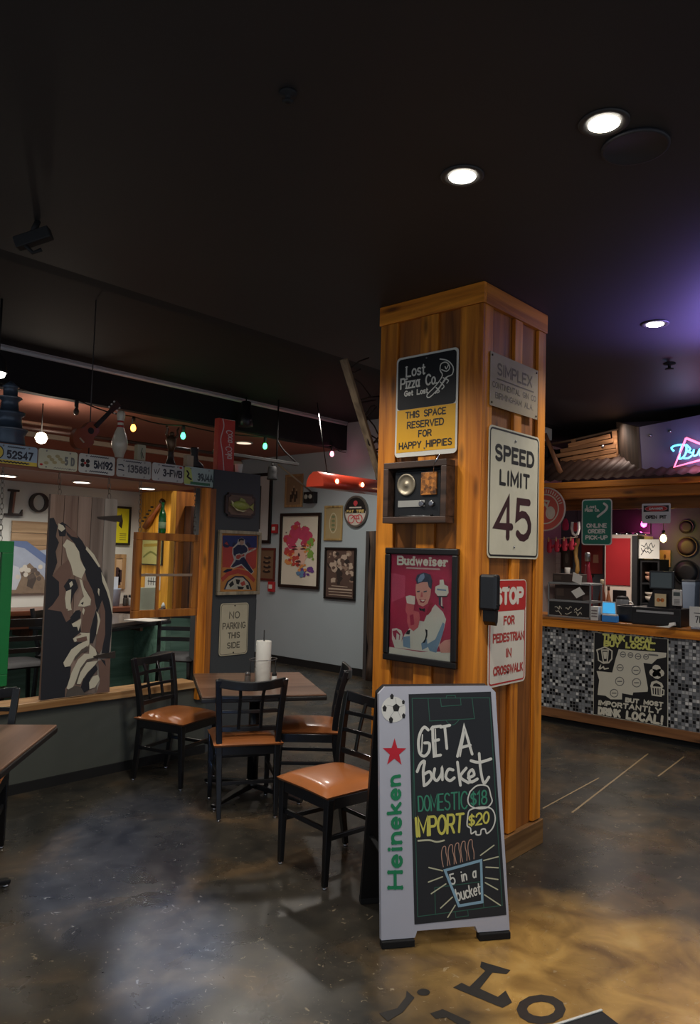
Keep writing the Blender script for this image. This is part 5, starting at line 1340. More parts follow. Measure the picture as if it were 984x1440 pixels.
o = T('white_cup', 'white paper cup on top of the grey pier beside the red sign', 'cup', ((a.x + b.x) / 2, 5.02, 2.2925))
MB().lathe([(.026, 0), (.036, .085), (.038, .087), (.034, .086), (.025, .006)], PAPER, 18).build('cup_wall', o)

# ================================================================= STRING LIGHTS, TRACKS, LAMPS
WIREM = M((18, 18, 18), .6)
YS = 6.90
wp = [hit(x_, y_, 1, YS) for x_, y_ in ((-30, 528), (108, 562), (188, 586), (258, 598), (373, 614), (467, 626), (486, 636))]
mb = MB(); fine = []
for k in range(len(wp) - 1):
    for j in range(6):
        t = j / 6; p = wp[k].lerp(wp[k + 1], t); p.z -= .03 * math.sin(PI * t); fine.append(p)
fine.append(wp[-1]); mb.tube([p - wp[0] for p in fine], .007, WIREM, 6)
wire = mb.build('string_light_wire', None, 0, wp[0]); tag(wire, 'black string light wire sagging below the peach ceiling', 'wire')
def bulb_mat(rgb, e): return M(rgb, .3, 0, .02, 5, 0, e)
for k, (i, rgb, e, lab) in enumerate(((1, (70, 60, 54), 0, 'unlit string light bulb, first from the left under the peach ceiling'), (2, (255, 150, 60), 6, 'orange glowing string light bulb above the bowling pin'), (3, (60, 210, 130), 5, 'green glowing string light bulb above the trophy figure'), (4, (60, 200, 110), 5, 'green string light bulb right of the red soda sign'), (5, (240, 130, 150), 3, 'pink string light bulb near the end of the wire'))):
    p = wp[i]
    o = T('string_light', lab, 'light bulb', (p.x, p.y, p.z - .008), 0, 'bulbs on the string light wire')
    MB().lathe([(.018, 0), (.02, -.01), (.02, -.07), (.016, -.075)], WIREM, 12).build('socket', o)
    MB().lathe([(.015, -.0755), (.026, -.10), (.028, -.118), (.022, -.138), (.008, -.150), (.001, -.151)], bulb_mat(rgb, e), 14).build('bulb', o)
    if e:
        lamp('POINT', (p.x, p.y - .06, p.z - .13), 0.35, lin(*rgb), .03)
# silver conduit in the corner and its black track lamp
a = hit(-20, 470, 1, 6.9); b = hit(500, 597, 1, 6.9)
a = Vector((a.x, 6.905, 3.43)); b = Vector((7.55, 6.905, 3.43))
mb = MB(); mb.tube([(0, 0, 0), b - a], .020, M((216, 216, 220), .5, .2), 10)
mb.box(0, (b - a).x, -.025, .024, .018, .029, M((190, 192, 198), .5, .2)); cd = mb.build('silver_conduit', None, 0, a); tag(cd, 'long silver conduit running under the raised black ceiling', 'conduit')
lp_ = hit(345, 600, 1, 6.78)
o = T('pendant_lamp', 'black cylinder lamp hanging from the silver conduit', 'lamp', (lp_.x, 6.78, lp_.z))
MB().lathe([(.08, 0), (.085, .005), (.085, .12), (.06, .17), (.06, .29), (.05, .30)], M((24, 26, 30), .35), 20).build('lamp_shade', o)
MB().tube([(0, 0, .30), (0, 0, 3.455 - lp_.z)], .008, WIREM, 6).build('stem', o)
# black track rail with spot
ta = hit(300, 636, 1, 6.55); tb2 = hit(419, 652, 1, 6.55); zt = (ta.z + tb2.z) / 2
o = T('track_rail', 'black lighting track rail in front of the back wall', 'track', ((ta.x + tb2.x) / 2, 6.55, zt)); wl = (tb2.x - ta.x) / 2
MB().box(-wl, wl, -.018, .018, -.018, .018, WIREM).build('rail', o, .003)
MB().tube([(wl * .45, 0, .018), (wl * .45, 0, 3.45 - zt)], .010, WIREM, 6).build('hanger', o)
MB().tube(smooth_line([(wl * .45, 0, .25), (wl * .6, 0, .15), (wl * .95, 0, .02)], 4), .010, WIREM, 6).build('cable', o)
q = hit(383, 655, 1, 6.55)
o = T('track_spot', 'black spotlight head under the black track rail', 'lamp', (q.x, 6.55, zt - .019))
mb = MB(); mb.tube([(0, 0, 0), (0, 0, -.06)], .012, WIREM, 8); mb.lathe([(.04, -.05), (.05, -.06), (.055, -.12), (.05, -.16), (.065, -.20), (.06, -.21)], MATTE, 16); mb.build('head', o)
# long pipes under the peach ceiling
for (xa, ya, xb, yb2, yy, lab, mm) in ((-20, 594, 300, 637, 7.6, 'dark pipe running below the peach ceiling behind the low roof', M((60, 42, 38), .5)), (-20, 586, 100, 602, 7.9, 'pale pipe below the peach ceiling at the far left', M((170, 140, 122), .5))):
    a = hit(xa, ya, 1, yy); b = hit(xb, yb2, 1, yy); 
    mb = MB(); mb.tube([(0, 0, 0), b - a], .018, mm, 8); tag(mb.build('ceiling_pipe', None, 0, a), lab, 'pipe')
# bright globe beyond the low roof and lamp at left edge
g = hit(58, 616, 1, 7.4)
o = T('globe_lamp', 'glowing round lamp behind the tiered lantern above the low roof', 'lamp', g)
MB().lathe([(.005, -.06), (.043, -.045), (.062, 0), (.043, .045), (.012, .06)], M((255, 240, 215), .4, 0, .01, 5, 0, 5), 20).build('globe', o)
MB().tube([(0, 0, .06), (0, 0, 3.08 - g.z)], .006, WIREM, 6).build('cord', o)
lamp('POINT', (g.x, g.y - .15, g.z), 6, WARM, .08)
g = hit(-3, 524, 1, 5.6)
o = T('spot_lamp', 'bright white spot lamp cut by the left picture edge', 'lamp', g)
MB().lathe([(.005, -.045), (.045, -.03), (.055, 0), (.045, .02)], M((255, 250, 240), .4, 0, .01, 5, 0, 6), 18).build('bulb', o)
MB().lathe([(.065, .0), (.06, .02), (.05, .10), (.02, .14)], MATTE, 18).build('housing', o)
MB().tube([(0, 0, .14), (0, 0, 3.455 - g.z)], .008, WIREM, 6).build('stem', o)
# hanging rods
for px_, p0_, p1_, yy, lab in ((176, 352, 398, 4.6, 'thin dark rod hanging from the raised ceiling, upper left'), (124.5, 508, 640, 5.05, 'thin dark rod reaching down to the small guitar')):
    a = hit(px_, p1_, 1, yy); mb = MB(); zt_ = 3.455 - a.z
    mb.tube([(0, 0, 0), (0, 0, zt_)], .004, M((60, 58, 60), .5), 6); tag(mb.build('hanging_rod', None, 0, (a.x, a.y, max(a.z, 2.32))), lab, 'rod') if False else tag(mb.build('hanging_rod', None, 0, (a.x, a.y, a.z)), lab, 'rod')
# security spot on the ceiling edge
q = hit(46, 335, 2, 3.0)
o = T('ceiling_projector', 'black tilted spotlight fixture under the dark ceiling, far left', 'fixture', (q.x, q.y, 3.0))
MB().sweep([(-.05, .055, -.03), (.055, -.055, .03)], .055, .05, (0, 0, 1), MATTE).build('housing', o, .006)
MB().tube([(0, 0, .03), (.02, 0, .0845)], .014, MATTE, 8).build('bracket', o)
MB().tube([(-.03, .02, -.03), (.0, -.01, -.07), (.03, -.03, -.05)], .009, MATTE, 8).build('yoke_arm', o)
# red bar lamp with chains
a = hit(443, 666, 1, 6.0); zr0 = hit(443, 684, 1, 6.0).z; zr1 = hit(443, 663, 1, 6.0).z
o = T('red_bar_lamp', 'long red curved bar lamp hanging by chains before the back wall', 'lamp', (a.x, 6.0, zr0))
Lr = 1.35; hr = zr1 - zr0
sec = [(-.14, 0), (-.135, hr * .35), (-.10, hr * .75), (-.03, hr), (.03, hr), (.10, hr * .75), (.135, hr * .35), (.14, 0)]
REDL = M((190, 62, 40), .35, 0, .08, coat=.3)
mb = MB(); mb.rings([[(x_, y_, z_) for y_, z_ in sec] for x_ in (0, Lr)], REDL); mb.build('lamp_shade', o)
for k in range(3):
    MB().lathe([(.024, -.003), (.028, .004), (.02, .012)], M((255, 200, 140), .4, 0, .01, 5, 0, 4), 14, (.22 + k * .45, -.142, hr * .42), 'y').build('bulb', o)
for k in range(2):
    mb = MB(); mb.tube([(.2 + k * .9, 0, hr), (.2 + k * .9 + .05, .25, 3.44 - zr0)], .006, WIREM, 6); mb.build('chain', o)
# ceiling cans
for k, (px_, py_, lab) in enumerate(((650, 247, 'round recessed ceiling light above and left of the other two'), (849, 172, 'round recessed ceiling light nearest the top of the picture'), (921, 455, 'round recessed ceiling light low at the right, towards the counter'))):
    p = hit(px_, py_, 2, CEIL)
    o = T('ceiling_light', lab, 'ceiling light', (p.x, p.y, CEIL), 0, 'recessed ceiling lights')
    MB().lathe([(.052, -.001), (.052, -.006), (.078, -.008), (.083, -.004), (.083, -.0005)], M((56, 54, 54), .5), 28).build('trim_ring', o)
    MB().lathe([(.002, -.009), (.044, -.010), (.051, -.0065)], M((255, 246, 230), .4, 0, .01, 5, 0, 14), 24).build('diffuser', o)
p = hit(893, 205, 2, CEIL)
o = T('ceiling_speaker', 'dark round speaker grille in the ceiling beside the uppermost light', 'speaker', (p.x, p.y, CEIL))
mb = MB(); mb.lathe([(.115, -.0005), (.115, -.010), (.105, -.012), (.100, -.006), (.002, -.006)], M((50, 49, 54), .6), 32); mb.build('grille', o)
p = hit(941, 511, 2, CEIL)
o = T('sprinkler', 'small dark sprinkler head in the ceiling right of the pillar', 'sprinkler', (p.x, p.y, CEIL))
mb = MB(); mb.lathe([(.045, -.0005), (.04, -.008), (.012, -.012), (.010, -.035), (.03, -.040), (.03, -.044), (.003, -.045)], MATTE, 16); mb.build('head', o)
p = hit(405, 130, 2, CEIL)
o = T('sprinkler', 'faint dark sprinkler head in the ceiling above the left room, upper middle', 'sprinkler', (p.x, p.y, CEIL))
mb = MB(); mb.lathe([(.03, -.0005), (.028, -.008), (.010, -.012), (.008, -.028), (.02, -.032), (.003, -.036)], MATTE, 14); mb.build('head', o)
p = hit(343, 622, 2, 3.085)
o = T('ceiling_downlight', 'small oval lit downlight in the peach ceiling right of the red soda sign', 'ceiling light', (p.x, p.y, 3.0848))
MB().lathe([(.12, -.0004), (.12, -.012), (.10, -.014)], WHITE, 22).build('trim_ring', o); MB().lathe([(.002, -.0145), (.09, -.0145), (.098, -.0141)], M((255, 226, 200), .4, 0, .01, 5, 0, .8), 22).build('diffuser', o)
# nook ceiling cans
for px_, py_, lab in ((10, 669, 'flat lit downlight under the low roof, above the letter L'), (115, 678, 'flat lit downlight under the low roof, above the painted door'), (207, 687, 'flat lit downlight under the low roof, above the brown sash')):
    p = hit(px_, py_, 2, 2.2)
    o = T('downlight', lab, 'ceiling light', (p.x, p.y, 2.2045), 0, 'downlights under the low roof')
    MB().lathe([(.085, -.0004), (.085, -.008), (.07, -.010)], WHITE, 22).build('trim_ring', o)
    MB().lathe([(.002, -.0105), (.06, -.0105), (.068, -.0101)], M((255, 240, 220), .4, 0, .01, 5, 0, 4), 22).build('diffuser', o)
    lamp('SPOT', (p.x, p.y, 2.18), 9, NEUT, .05, (p.x, p.y, 0), 150, .8)

# ================================================================= THE NOOK
VN = YN - .004
# wall letters L and O
LT = M((40, 32, 30), .5, 0, .3, 12); LTR = M((120, 84, 70), .5, 0, .2, 12)
o, sw, sh, h = WALL('wall_letter', 'dark wooden letter L on the white nook wall', 'letter', ((7, 687), (30, 690), (31, 727), (5, 724)), 1, VN, 'letters on the white nook wall')
mb = MB(); mb.prism([(-sw * .5, 0), (sw * .5, 0), (sw * .5, sh * .26), (sw * .38, sh * .10), (-sw * .05, sh * .10), (sw * .08, sh * .92), (sw * .26, sh * .92), (sw * .26, sh), (-sw * .36, sh), (-sw * .36, sh * .92), (-sw * .18, sh * .92), (-sw * .28, sh * .08), (-sw * .5, sh * .08)], -.03, 0, LT, LT); mb.prism([(-sw * .12, sh * .12), (-sw * .02, sh * .12), (sw * .06, sh * .9), (-sw * .06, sh * .9)], -.032, -.0305, LTR); mb.build('letter_body', o)
o, sw, sh, h = WALL('wall_letter', 'dark wooden letter O on the white nook wall', 'letter', ((40, 692), (67, 694), (67, 721), (40, 720)), 1, VN, 'letters on the white nook wall')
mb = MB(); n = 28; ri = []
for k in range(n):
    a = 2 * PI * k / n; ca_, sa_ = math.cos(a), math.sin(a)
    q0 = (sw / 2 * ca_, sh / 2 + sh / 2 * sa_); q1 = (sw * .32 * ca_, sh / 2 + sh * .40 * sa_)
    ri.append([(q0[0], 0, q0[1]), (q0[0], -.03, q0[1]), (q1[0], -.03, q1[1]), (q1[0], 0, q1[1])])
mb.rings(ri + [ri[0]], LT, False, False); mb.build('letter_body', o)
# plank picture with blue shapes
o, sw, sh, h = WALL('plank_picture', 'plank wall picture with blue and white swirls left of the painted door', 'picture', ((15, 731), (68, 735), (66, 836), (12, 832)), 1, VN)
PLK = WOOD((150, 120, 88), (196, 166, 130), 'x', .6)
nb = 6
for k in range(nb):
    MB().box(-sw / 2, sw / 2, -.02, 0, k * sh / nb + .002, (k + 1) * sh / nb - .002, PLK).build('plank', o, .002)
mb = MB(); Y[0] = -.0205
for pts, mt in (([(0, .0), (1, 0), (1, .62), (.6, .58), (0, .72)], M((150, 160, 178), .6, 0, .2, 10)), ([(0, .66), (.35, .62), (1, .38), (1, .50), (.4, .72), (0, .72)], M((92, 110, 150), .6)), ([(.05, 0), (.2, .3), (.5, .42), (.9, .22), (1, 0)], M((120, 104, 88), .6, 0, .3, 30)), ([(0, .05), (.18, .05), (.30, .22), (.22, .36), (0, .40)], M((176, 182, 192), .6)), ([(.45, .1), (.6, .06), (.7, .2), (.6, .3), (.48, .24)], M((70, 62, 58), .6))):
    Y[0] -= .0003; mb.flat([(sw * (x_ - .5), sh * z_) for x_, z_ in pts], Y[0], mt)
for k in range(14): mb.disc(sw * (-.3 + .6 * random.random()), sh * (.04 + .34 * random.random()), .022, .022, Y[0] - .0003 - k * .00005, (M((190, 186, 176), .6), M((86, 76, 70), .6))[k % 2], 10)
mb.build('painted_swirls', o)
# yellow poster
o, sw, sh, h = WALL('yellow_poster', 'bright yellow poster in a thin black frame right of the painted door', 'poster', ((160, 711.5), (184, 713), (181.5, 767), (157, 766)), 1, VN)
frame(o, sw, sh, .022, .02, BF, 'frame', .003)
mb = MB(); mb.box(-sw / 2 + .02, sw / 2 - .02, -.008, 0, .02, sh - .02, M((222, 214, 30), .5, 0, .05)); mb.flat([(-sw * .18, sh * .5), (0, sh * .42), (sw * .05, sh * .62), (-sw * .05, sh * .82), (-sw * .12, sh * .7)], -.0083, INK); 
for k in range(4): mb.stroke([(-sw * .1, sh * (.14 + .05 * k)), (sw * .25, sh * (.14 + .05 * k))], .008, -.0083, M((120, 116, 40), .6))
mb.build('print', o)
# tan framed silhouette picture
o, sw, sh, h = WALL('silhouette_picture', 'tan framed picture with dark figures low on the nook wall, behind painted door', 'picture', ((158, 779), (177, 779.5), (174, 829), (155, 828)), 1, VN)
frame(o, sw, sh, .04, .02, PF, 'frame', .003)
mb = MB(); mb.box(-sw / 2 + .035, sw / 2 - .035, -.008, 0, .035, sh - .035, M((206, 176, 140), .6)); 
for x_, z_, s_ in ((-.10, .5, .035), (.12, .45, .03), (.02, .30, .03)):
    mb.disc(sw * x_, sh * z_, s_, s_ * 1.3, -.0084, M((60, 40, 44), .6), 12); mb.flat([(sw * x_ - s_, sh * (z_ - .25)), (sw * x_ + s_, sh * (z_ - .25)), (sw * x_ + s_ * .6, sh * z_), (sw * x_ - s_ * .6, sh * z_)], -.0086, M((60, 40, 44), .6))
mb.build('print', o)
# long counter ledge along the nook wall
zc = hit(60, 858, 1, 6.35).z
LEDGE = WOOD((70, 40, 28), (112, 66, 46), 'x', .3, .8, False)
o = T('bar_ledge', 'long dark brown bar ledge along the white nook wall', 'counter', (2.4, 6.5, 0))
MB().box(-3.5, 1.84, -.16, .245, zc - .045, zc, LEDGE).build('ledge_top', o, .005)
MB().box(-3.5, 1.84, -.13, -.10, zc - .16, zc - .0455, LEDGE).build('apron', o, .003)
for k in range(4):
    MB().prism([(0, 0), (.03, 0), (.03, .2), (0, .2)], -.09, .245, LEDGE).build('bracket', o, .002).location = (-1.6 + k * 1.1, 0, zc - .2455)
# things on the ledge
def ledge_pt(px_, yy=6.52): return hit(px_, 850, 1, yy).x
o = T('blue_bucket', 'pale blue bucket with folded paper on the bar ledge', 'bucket', (ledge_pt(163), 6.58, zc))
MB().lathe([(.06, 0), (.075, .16), (.078, .165), (.07, .163), (.055, .01)], M((176, 192, 214), .5), 20).build('pail', o)
mb = MB(); mb.sweep([(0, 0, .05), (.01, .01, .28)], .09, .004, (1, 0, 0), M((196, 204, 216), .7)); mb.build('folded_paper', o)
for k, (px_, lab, m_) in enumerate(((176, 'dark glass jar with black lid on the bar ledge', M((56, 52, 48), .2)), (183, 'clear shaker jar with black lid on the bar ledge', M((150, 146, 140), .2)))):
    s = T('condiment_jar', lab, 'jar', (ledge_pt(px_, 6.5), 6.5, zc), 0, 'jars on the bar ledge')
    MB().lathe([(.022, 0), (.024, .006), (.024, .07), (.018, .08)], m_, 14).build('jar', s); MB().lathe([(.02, .0805), (.02, .10), (.012, .105)], INK, 14).build('lid', s)
# things on the warm pine wall X=4.25
VX = 4.246
o, sw, sh, h = WALL('bottle_opener_art', 'long wooden bottle shaped opener hung slanting on the pine wall', 'wall ornament', ((206, 702), (234, 702), (234, 746), (206, 746)), 0, VX)
mb = MB(); a = Vector((-sw * .42, 0, sh * .10)); b = Vector((sw * .42, 0, sh * .94)); d = (b - a)
mb.tube([a + Vector((0, -.03, 0)), a + d * .35 + Vector((0, -.03, 0)), a + d * .5 + Vector((0, -.03, 0)), a + d * .95 + Vector((0, -.03, 0))], [.030, .032, .018, .016], M((150, 84, 44), .4, 0, .2, 10), 12); mb.build('bottle_body', o)
m = MB(); m.tube([a + d * .93 + Vector((0, -.03, 0)), b + Vector((0, -.03, 0))], .028, M((52, 34, 26), .4), 12); m.build('cap', o)
m = MB()
for k in range(5):
    q = a + d * (.12 + .13 * k); m.lathe([(.009, .05), (.009, .075)], INK, 8, (q.x - .03, 0, q.z + .03), 'y')
m.build('peg', o)
o, sw, sh, h = WALL('pine_wall_poster', 'pale yellow green poster on the pine wall seen through the sash', 'poster', ((198, 758), (230, 758), (229, 795), (197, 794)), 0, VX, 'papers on the pine wall')
mb = MB(); mb.box(-sw / 2, sw / 2, -.012, 0, 0, sh, BF).build('backing', o); m = MB(); m.flat([(-sw * .47, sh * .04), (sw * .45, sh * .04), (sw * .45, sh * .96), (-sw * .47, sh * .96)], -.0125, M((200, 190, 116), .6, 0, .2, 10)); m.stroke(smooth_line([(-sw * .3, sh * .3), (0, sh * .5), (sw * .3, sh * .35)], 4), .02, -.013, M((130, 130, 60), .6)); m.stroke([(-sw * .3, sh * .75), (sw * .3, sh * .78)], .03, -.013, M((180, 150, 60), .6)); m.build('print', o)
o, sw, sh, h = WALL('pine_wall_paper', 'white paper with a dark square drawing on the pine wall behind the lower sash', 'paper', ((205, 807), (226, 807), (225, 829), (204, 829)), 0, VX, 'papers on the pine wall')
mb = MB(); mb.box(-sw / 2, sw / 2, -.006, 0, 0, sh, PAPER).build('sheet', o); m = MB()
for k in range(4): m.stroke([(-sw * .25 + k * sw * .16, sh * .3), (-sw * .25 + k * sw * .16, sh * .75)], .012, -.0065, M((60, 60, 58), .6))
m.stroke([(-sw * .3, sh * .52), (sw * .3, sh * .52)], .01, -.0066, M((60, 60, 58), .6)); m.build('drawing', o)
# dark doorway and menu by the end wall
a = hit(262, 712, 1, Y2); b = hit(285, 855, 1, Y2)
o = T('dark_cabinet', 'dark narrow glass front cabinet on the pine end wall beside the post', 'cabinet', ((a.x + b.x) / 2 + .1, Y2 - .06, b.z)); cw = (b.x - a.x) / 2 + .12; chh = a.z - b.z
MB().box(-cw, cw, -.05, .058, 0, chh, DWOOD_Z).build('carcass', o, .004)
MB().box(-cw + .04, cw - .04, -.056, -.0505, .05, chh - .05, M((26, 22, 20), .15)).build('glass_front', o)
for k in range(2): MB().box(-cw + .04, cw - .04, -.062, -.0565, chh * (.33 + .3 * k), chh * (.35 + .3 * k), DWOOD_Z).build('rail', o)
# high black table with menus, bar stools
t0 = hit(162, 884, 2, 1.02); t1 = hit(272, 867, 2, 1.02)
tcx = Vector(((t0.x + t1.x) / 2, (t0.y + t1.y) / 2 + .28, 0))
HTC = Vector((3.36, 5.80, 0))
o = T('high_table', 'tall black pedestal table in the nook behind the half wall', 'table', HTC, R(24))
MB().box(-.52, .52, -.32, .32, .985, 1.02, M((104, 98, 92), .22)).build('tabletop', o, .006)
MB().box(-.528, .528, -.328, .328, .955, .9845, BLACK).build('edge_band', o, .006)
MB().tube([(-.12, 0, .05), (-.12, 0, .955)], .05, BLACK, 16).build('column', o)
MB().lathe([(.27, 0), (.27, .015), (.22, .03), (.06, .05)], BLACK, 24, (-.12, 0, 0)).build('base', o)
ty = 5.82
pm = hit(205, 872, 2, 1.0205)
m = MB(); m.box(-.11, .11, -.14, .14, 0, .004, M((206, 200, 192), .5)); mo = m.build('menu_sheet', None, 0, (pm.x, pm.y, 1.0203)); mo.rotation_euler = (0, 0, .3); tag(mo, 'pale menu sheet lying on the tall black table', 'menu')
m = MB(); m.box(-.10, .10, -.006, .006, 0, .26, M((206, 212, 190), .5)); mo = m.build('standing_menu', None, .002, (hit(207, 870, 1, ty - .05).x, ty - .05, 1.0203)); tag(mo, 'pale green standing menu card on the tall table, seen through the sash', 'menu')
x_ = hit(221, 860, 1, ty - .1).x
o = T('sauce_bottle', 'small white topped sauce bottle on the tall black table', 'bottle', (x_ + .06, ty - .1, 1.0203)); MB().lathe([(.024, 0), (.024, .07), (.018, .085)], M((70, 44, 36), .3), 14).build('bottle', o); MB().lathe([(.018, .0855), (.017, .10), (.006, .125), (.002, .126)], WHITE, 14).build('cap', o)
def make_stool(label, loc, rz, group):
    t = T('bar_stool', label, 'bar stool', loc, rz, group)
    for sx in (-1, 1):
        MB().sweep([(sx * .20, .20, 0), (sx * .17, .17, .70)], .028, .028, (1, 0, 0), BLACK).build('leg', t, .003)
        MB().sweep(smooth_line([(sx * .20, -.22, 0), (sx * .18, -.18, .70), (sx * .185, -.20, .85), (sx * .195, -.25, 1.10)], 3), .028, .028, (1, 0, 0), BLACK).build('leg', t, .003)
    cushion(.20, .20, .70, .04, M((26, 26, 30), .65), 'seat', t)
    for z in (.84, .93, 1.05):
        y = -.20 - (z - .85) * .2; MB().sweep(smooth_line([(-.185, y, z), (0, y - .02, z), (.185, y, z)], 3), .035 if z < 1 else .06, .014, (0, 0, 1), BLACK).build('back_rail', t, .003)
    mb = MB(); mb.tube([(.215 * math.cos(k * PI / 12), -.005 + .215 * math.sin(k * PI / 12), .26) for k in range(25)], .010, BLACK, 6, False); mb.build('foot_ring', t)
    return t
GS = 'black bar stools in the nook'
s1 = hit(244, 927, 2, .74)
st0 = make_stool('black ladder back bar stool right of the tall table, nearest the pine post', (3.75, 5.34, 0), facing(-.76, -.65), GS)
copy_thing(st0, 'black bar stool behind the tall table, its rails showing under the sash', (3.16, 5.98, 0), facing(.4, -.9))
copy_thing(st0, 'black bar stool between the green frame and the painted door', (2.60, 5.74, 0), facing(0, 1))
copy_thing(st0, 'black bar stool behind the green window frame at the left edge', (1.98, 5.78, 0), facing(.1, 1))

# ================================================================= THE SERVICE COUNTER
XC = 6.98; YA, YB = -1.0, 4.38
o = T('service_counter', 'service counter fronted with small grey and black mosaic tiles', 'counter', (XC + .3, (YA + YB) / 2, 0), 0)
hl = (YB - YA) / 2
MB().box(-.30, .28, -hl, hl, .1505, .954, tile_material()).build('tiled_front', o)
MB().box(-.31, .27, -hl, hl, .062, .150, WOOD((112, 72, 40), (164, 112, 68), 'y', .5)).build('base_trim', o, .003)
MB().box(-.27, .27, -hl, hl, 0, .0615, RUBBER).build('toe_kick', o)
o = T('serving_slab', 'long pine edged counter top carrying the cash register', 'counter top', (XC + .3, (YA + YB) / 2, .955), 0)
MB().box(-.335, .33, -hl, hl, .075, .0955, WOOD((140, 82, 30), (196, 128, 60), 'y', .35)).build('worktop', o, .003)
MB().box(-.33, -.29, -hl, hl, 0, .0745, PINE_Y).build('edge_board', o, .003)
ZC = .955 + .0957
# poster on the counter front
PBLK = M((24, 24, 26), .5); PCRM = M((206, 202, 184), .5, 0, .04); PLIME = M((206, 206, 110), .5); GRYL = M((110, 110, 106), .6)
o, sw, sh, h = WALL('counter_poster', 'black and cream think local, drink local poster on the tiled counter front', 'poster', ((835.5, 888.5), (940.5, 898.5), (938.5, 1021.5), (834, 1005.5)), 0, XC - .002)
MB().box(-sw / 2, sw / 2, -.008, 0, 0, sh, PCRM).build('edge', o, .001)
cc = crop(740, 840, 4.033, h)
mb = MB(); mb.flat([(-sw / 2 + .005, .005), (sw / 2 - .005, .005), (sw / 2 - .005, sh - .005), (-sw / 2 + .005, sh - .005)], -.0084, PBLK); Y[0] = -.0086
lay([(PCRM, [(528, 295), (798, 315), (795, 340), (745, 350), (715, 378), (668, 372), (692, 515), (690, 535), (608, 540), (605, 555), (545, 545), (545, 580), (480, 580), (450, 560), (405, 555), (415, 470), (400, 420), (490, 428), (510, 350)])])
for x_, y_, r_ in ((552, 325, 15), (595, 328, 14), (638, 336, 16), (683, 338, 14), (535, 400, 18), (626, 415, 24), (532, 478, 24), (628, 485, 24), (500, 545, 22)):
    q = [cc(x_ + r_ * math.cos(k * PI / 6), y_ + r_ * math.sin(k * PI / 6)) for k in range(13)]
    mb.stroke(q, .008, Y[0] - .0003, GRYL); mb.stroke([cc(x_ - r_ * .5, y_), cc(x_ + r_ * .5, y_)], .010, Y[0] - .0003, GRYL)
mb.stroke([cc(700, 325), cc(748, 330)], .016, Y[0] - .0003, GRYL)
mb.build('print', o)
mb = MB(); yq = -.0098
def ptext(s, q, wd, mat, gap=.24):
    hm = homog(((0, 0), (1, 0), (1, 1), (0, 1)), q); tot = sum(F[c][0] for c in s) + gap * (len(s) - 1); x = 0
    for c in s:
        adv, lines = F[c]
        for ln in lines: mb.stroke([cc(*hm((x + p[0]) / tot, p[1])) for p in ln], wd, yq, mat)
        x += adv + gap
ptext('THINK LOCAL.', ((438, 238), (734, 262), (736, 236), (440, 210)), .0175, PLIME, .40)
ptext('BUY LOCAL.', ((446, 274), (730, 298), (732, 272), (448, 248)), .0175, PLIME, .40)
mb.build('slogan_lettering', o); mb = MB()
ptext('BUT MOST', ((566, 592), (772, 616), (774, 596), (568, 572)), .0135, PCRM, .40)
ptext('IMPORTANTLY', ((412, 610), (760, 654), (764, 628), (414, 588)), .0135, PCRM, .40)
ptext('DRINK LOCAL!', ((412, 660), (768, 714), (772, 672), (414, 628)), .022, PCRM, .42)
mb.build('lettering', o)
mb = MB()
def pl_(pts, wd=.008, m_=PCRM): mb.stroke([cc(*p) for p in pts], wd, yq, m_)
pl_([(408, 320), (402, 300), (425, 292), (448, 282), (470, 292), (490, 305), (488, 350), (470, 372), (440, 375), (412, 358), (408, 320)], .012); pl_([(430, 300), (440, 368), (462, 368), (468, 300), (430, 300)], .012); mb.flat([cc(*p) for p in ((438, 310), (444, 350), (458, 350), (462, 310))], yq - .0002, PCRM); pl_([(415, 405), (425, 385), (420, 408), (440, 395), (445, 408), (468, 404)], .012); mb.build('glass_emblem', o); mb = MB()
for x_, y_ in ((742, 405), (725, 428), (760, 428), (742, 440)): mb.disc(*cc(x_, y_), .040, .036, yq, PCRM, 10)
for x_, y_ in ((742, 418), (732, 434), (755, 440)): mb.stroke([cc(x_ - 8, y_ - 6), cc(x_, y_ + 6), cc(x_ + 8, y_ - 6)], .005, yq - .0003, PBLK)
mb.build('hop_emblem', o); mb = MB()
pl_([(712, 505), (718, 485), (740, 478), (765, 490), (772, 505)], .022); pl_([(712, 508), (716, 552), (765, 558), (768, 512), (712, 508)], .014); pl_([(768, 520), (782, 525), (780, 550), (766, 552)], .010)
for x_ in (728, 742, 755): pl_([(x_, 515), (x_, 548)], .010)
mb.build('mug_emblem', o)

# ================================================================= CANOPY
XH = 6.90
zt = hit(870, 675, 0, XH).z; zm = hit(870, 684, 0, XH).z; zb = hit(870, 699, 0, XH).z; zi = hit(870, 716, 0, XH + .30).z; zi1 = hit(870, 701, 0, XH + .30).z
o = T('counter_canopy', 'pine framed canopy with a corrugated metal roof over the service counter', 'canopy', (XH, (YA + YB) / 2, 0), 0)
MB().box(0, .09, -hl, hl, zb, zm - .001, PINE_Y).build('header_beam', o, .004)
MB().box(-.03, .10, -hl, hl, zm, zt, PINE_Y).build('fascia_board', o, .004)
MB().box(.30, .36, -hl, hl, zi, zm - .002, WOOD((96, 58, 24), (150, 96, 44), 'y', .5)).build('rear_beam', o, .004)
mb = MB(); nx = 220; rows = []
RUST = M((74, 52, 44), .55, .3, .35, 6)
for k in range(nx + 1):
    y = -hl + 2 * hl * k / nx; z = .010 * math.sin(k * PI / 2 * .9999)
    rows.append([(-.045, y, zt + .022 + z), (.75, y, zt + .40 + z), (1.50, y, zt + .58 + z)])
mb.rings(rows, RUST, False, True, False); rf = mb.build('corrugated_roof', o)
sm = rf.modifiers.new('thick', 'SOLIDIFY'); sm.thickness = .004
for yy in (-hl + .05, hl - .12):
    MB().box(.0, .09, yy, yy + .09, .955 + .0957, zb - .001, PINE_Z).build('post', o, .004)
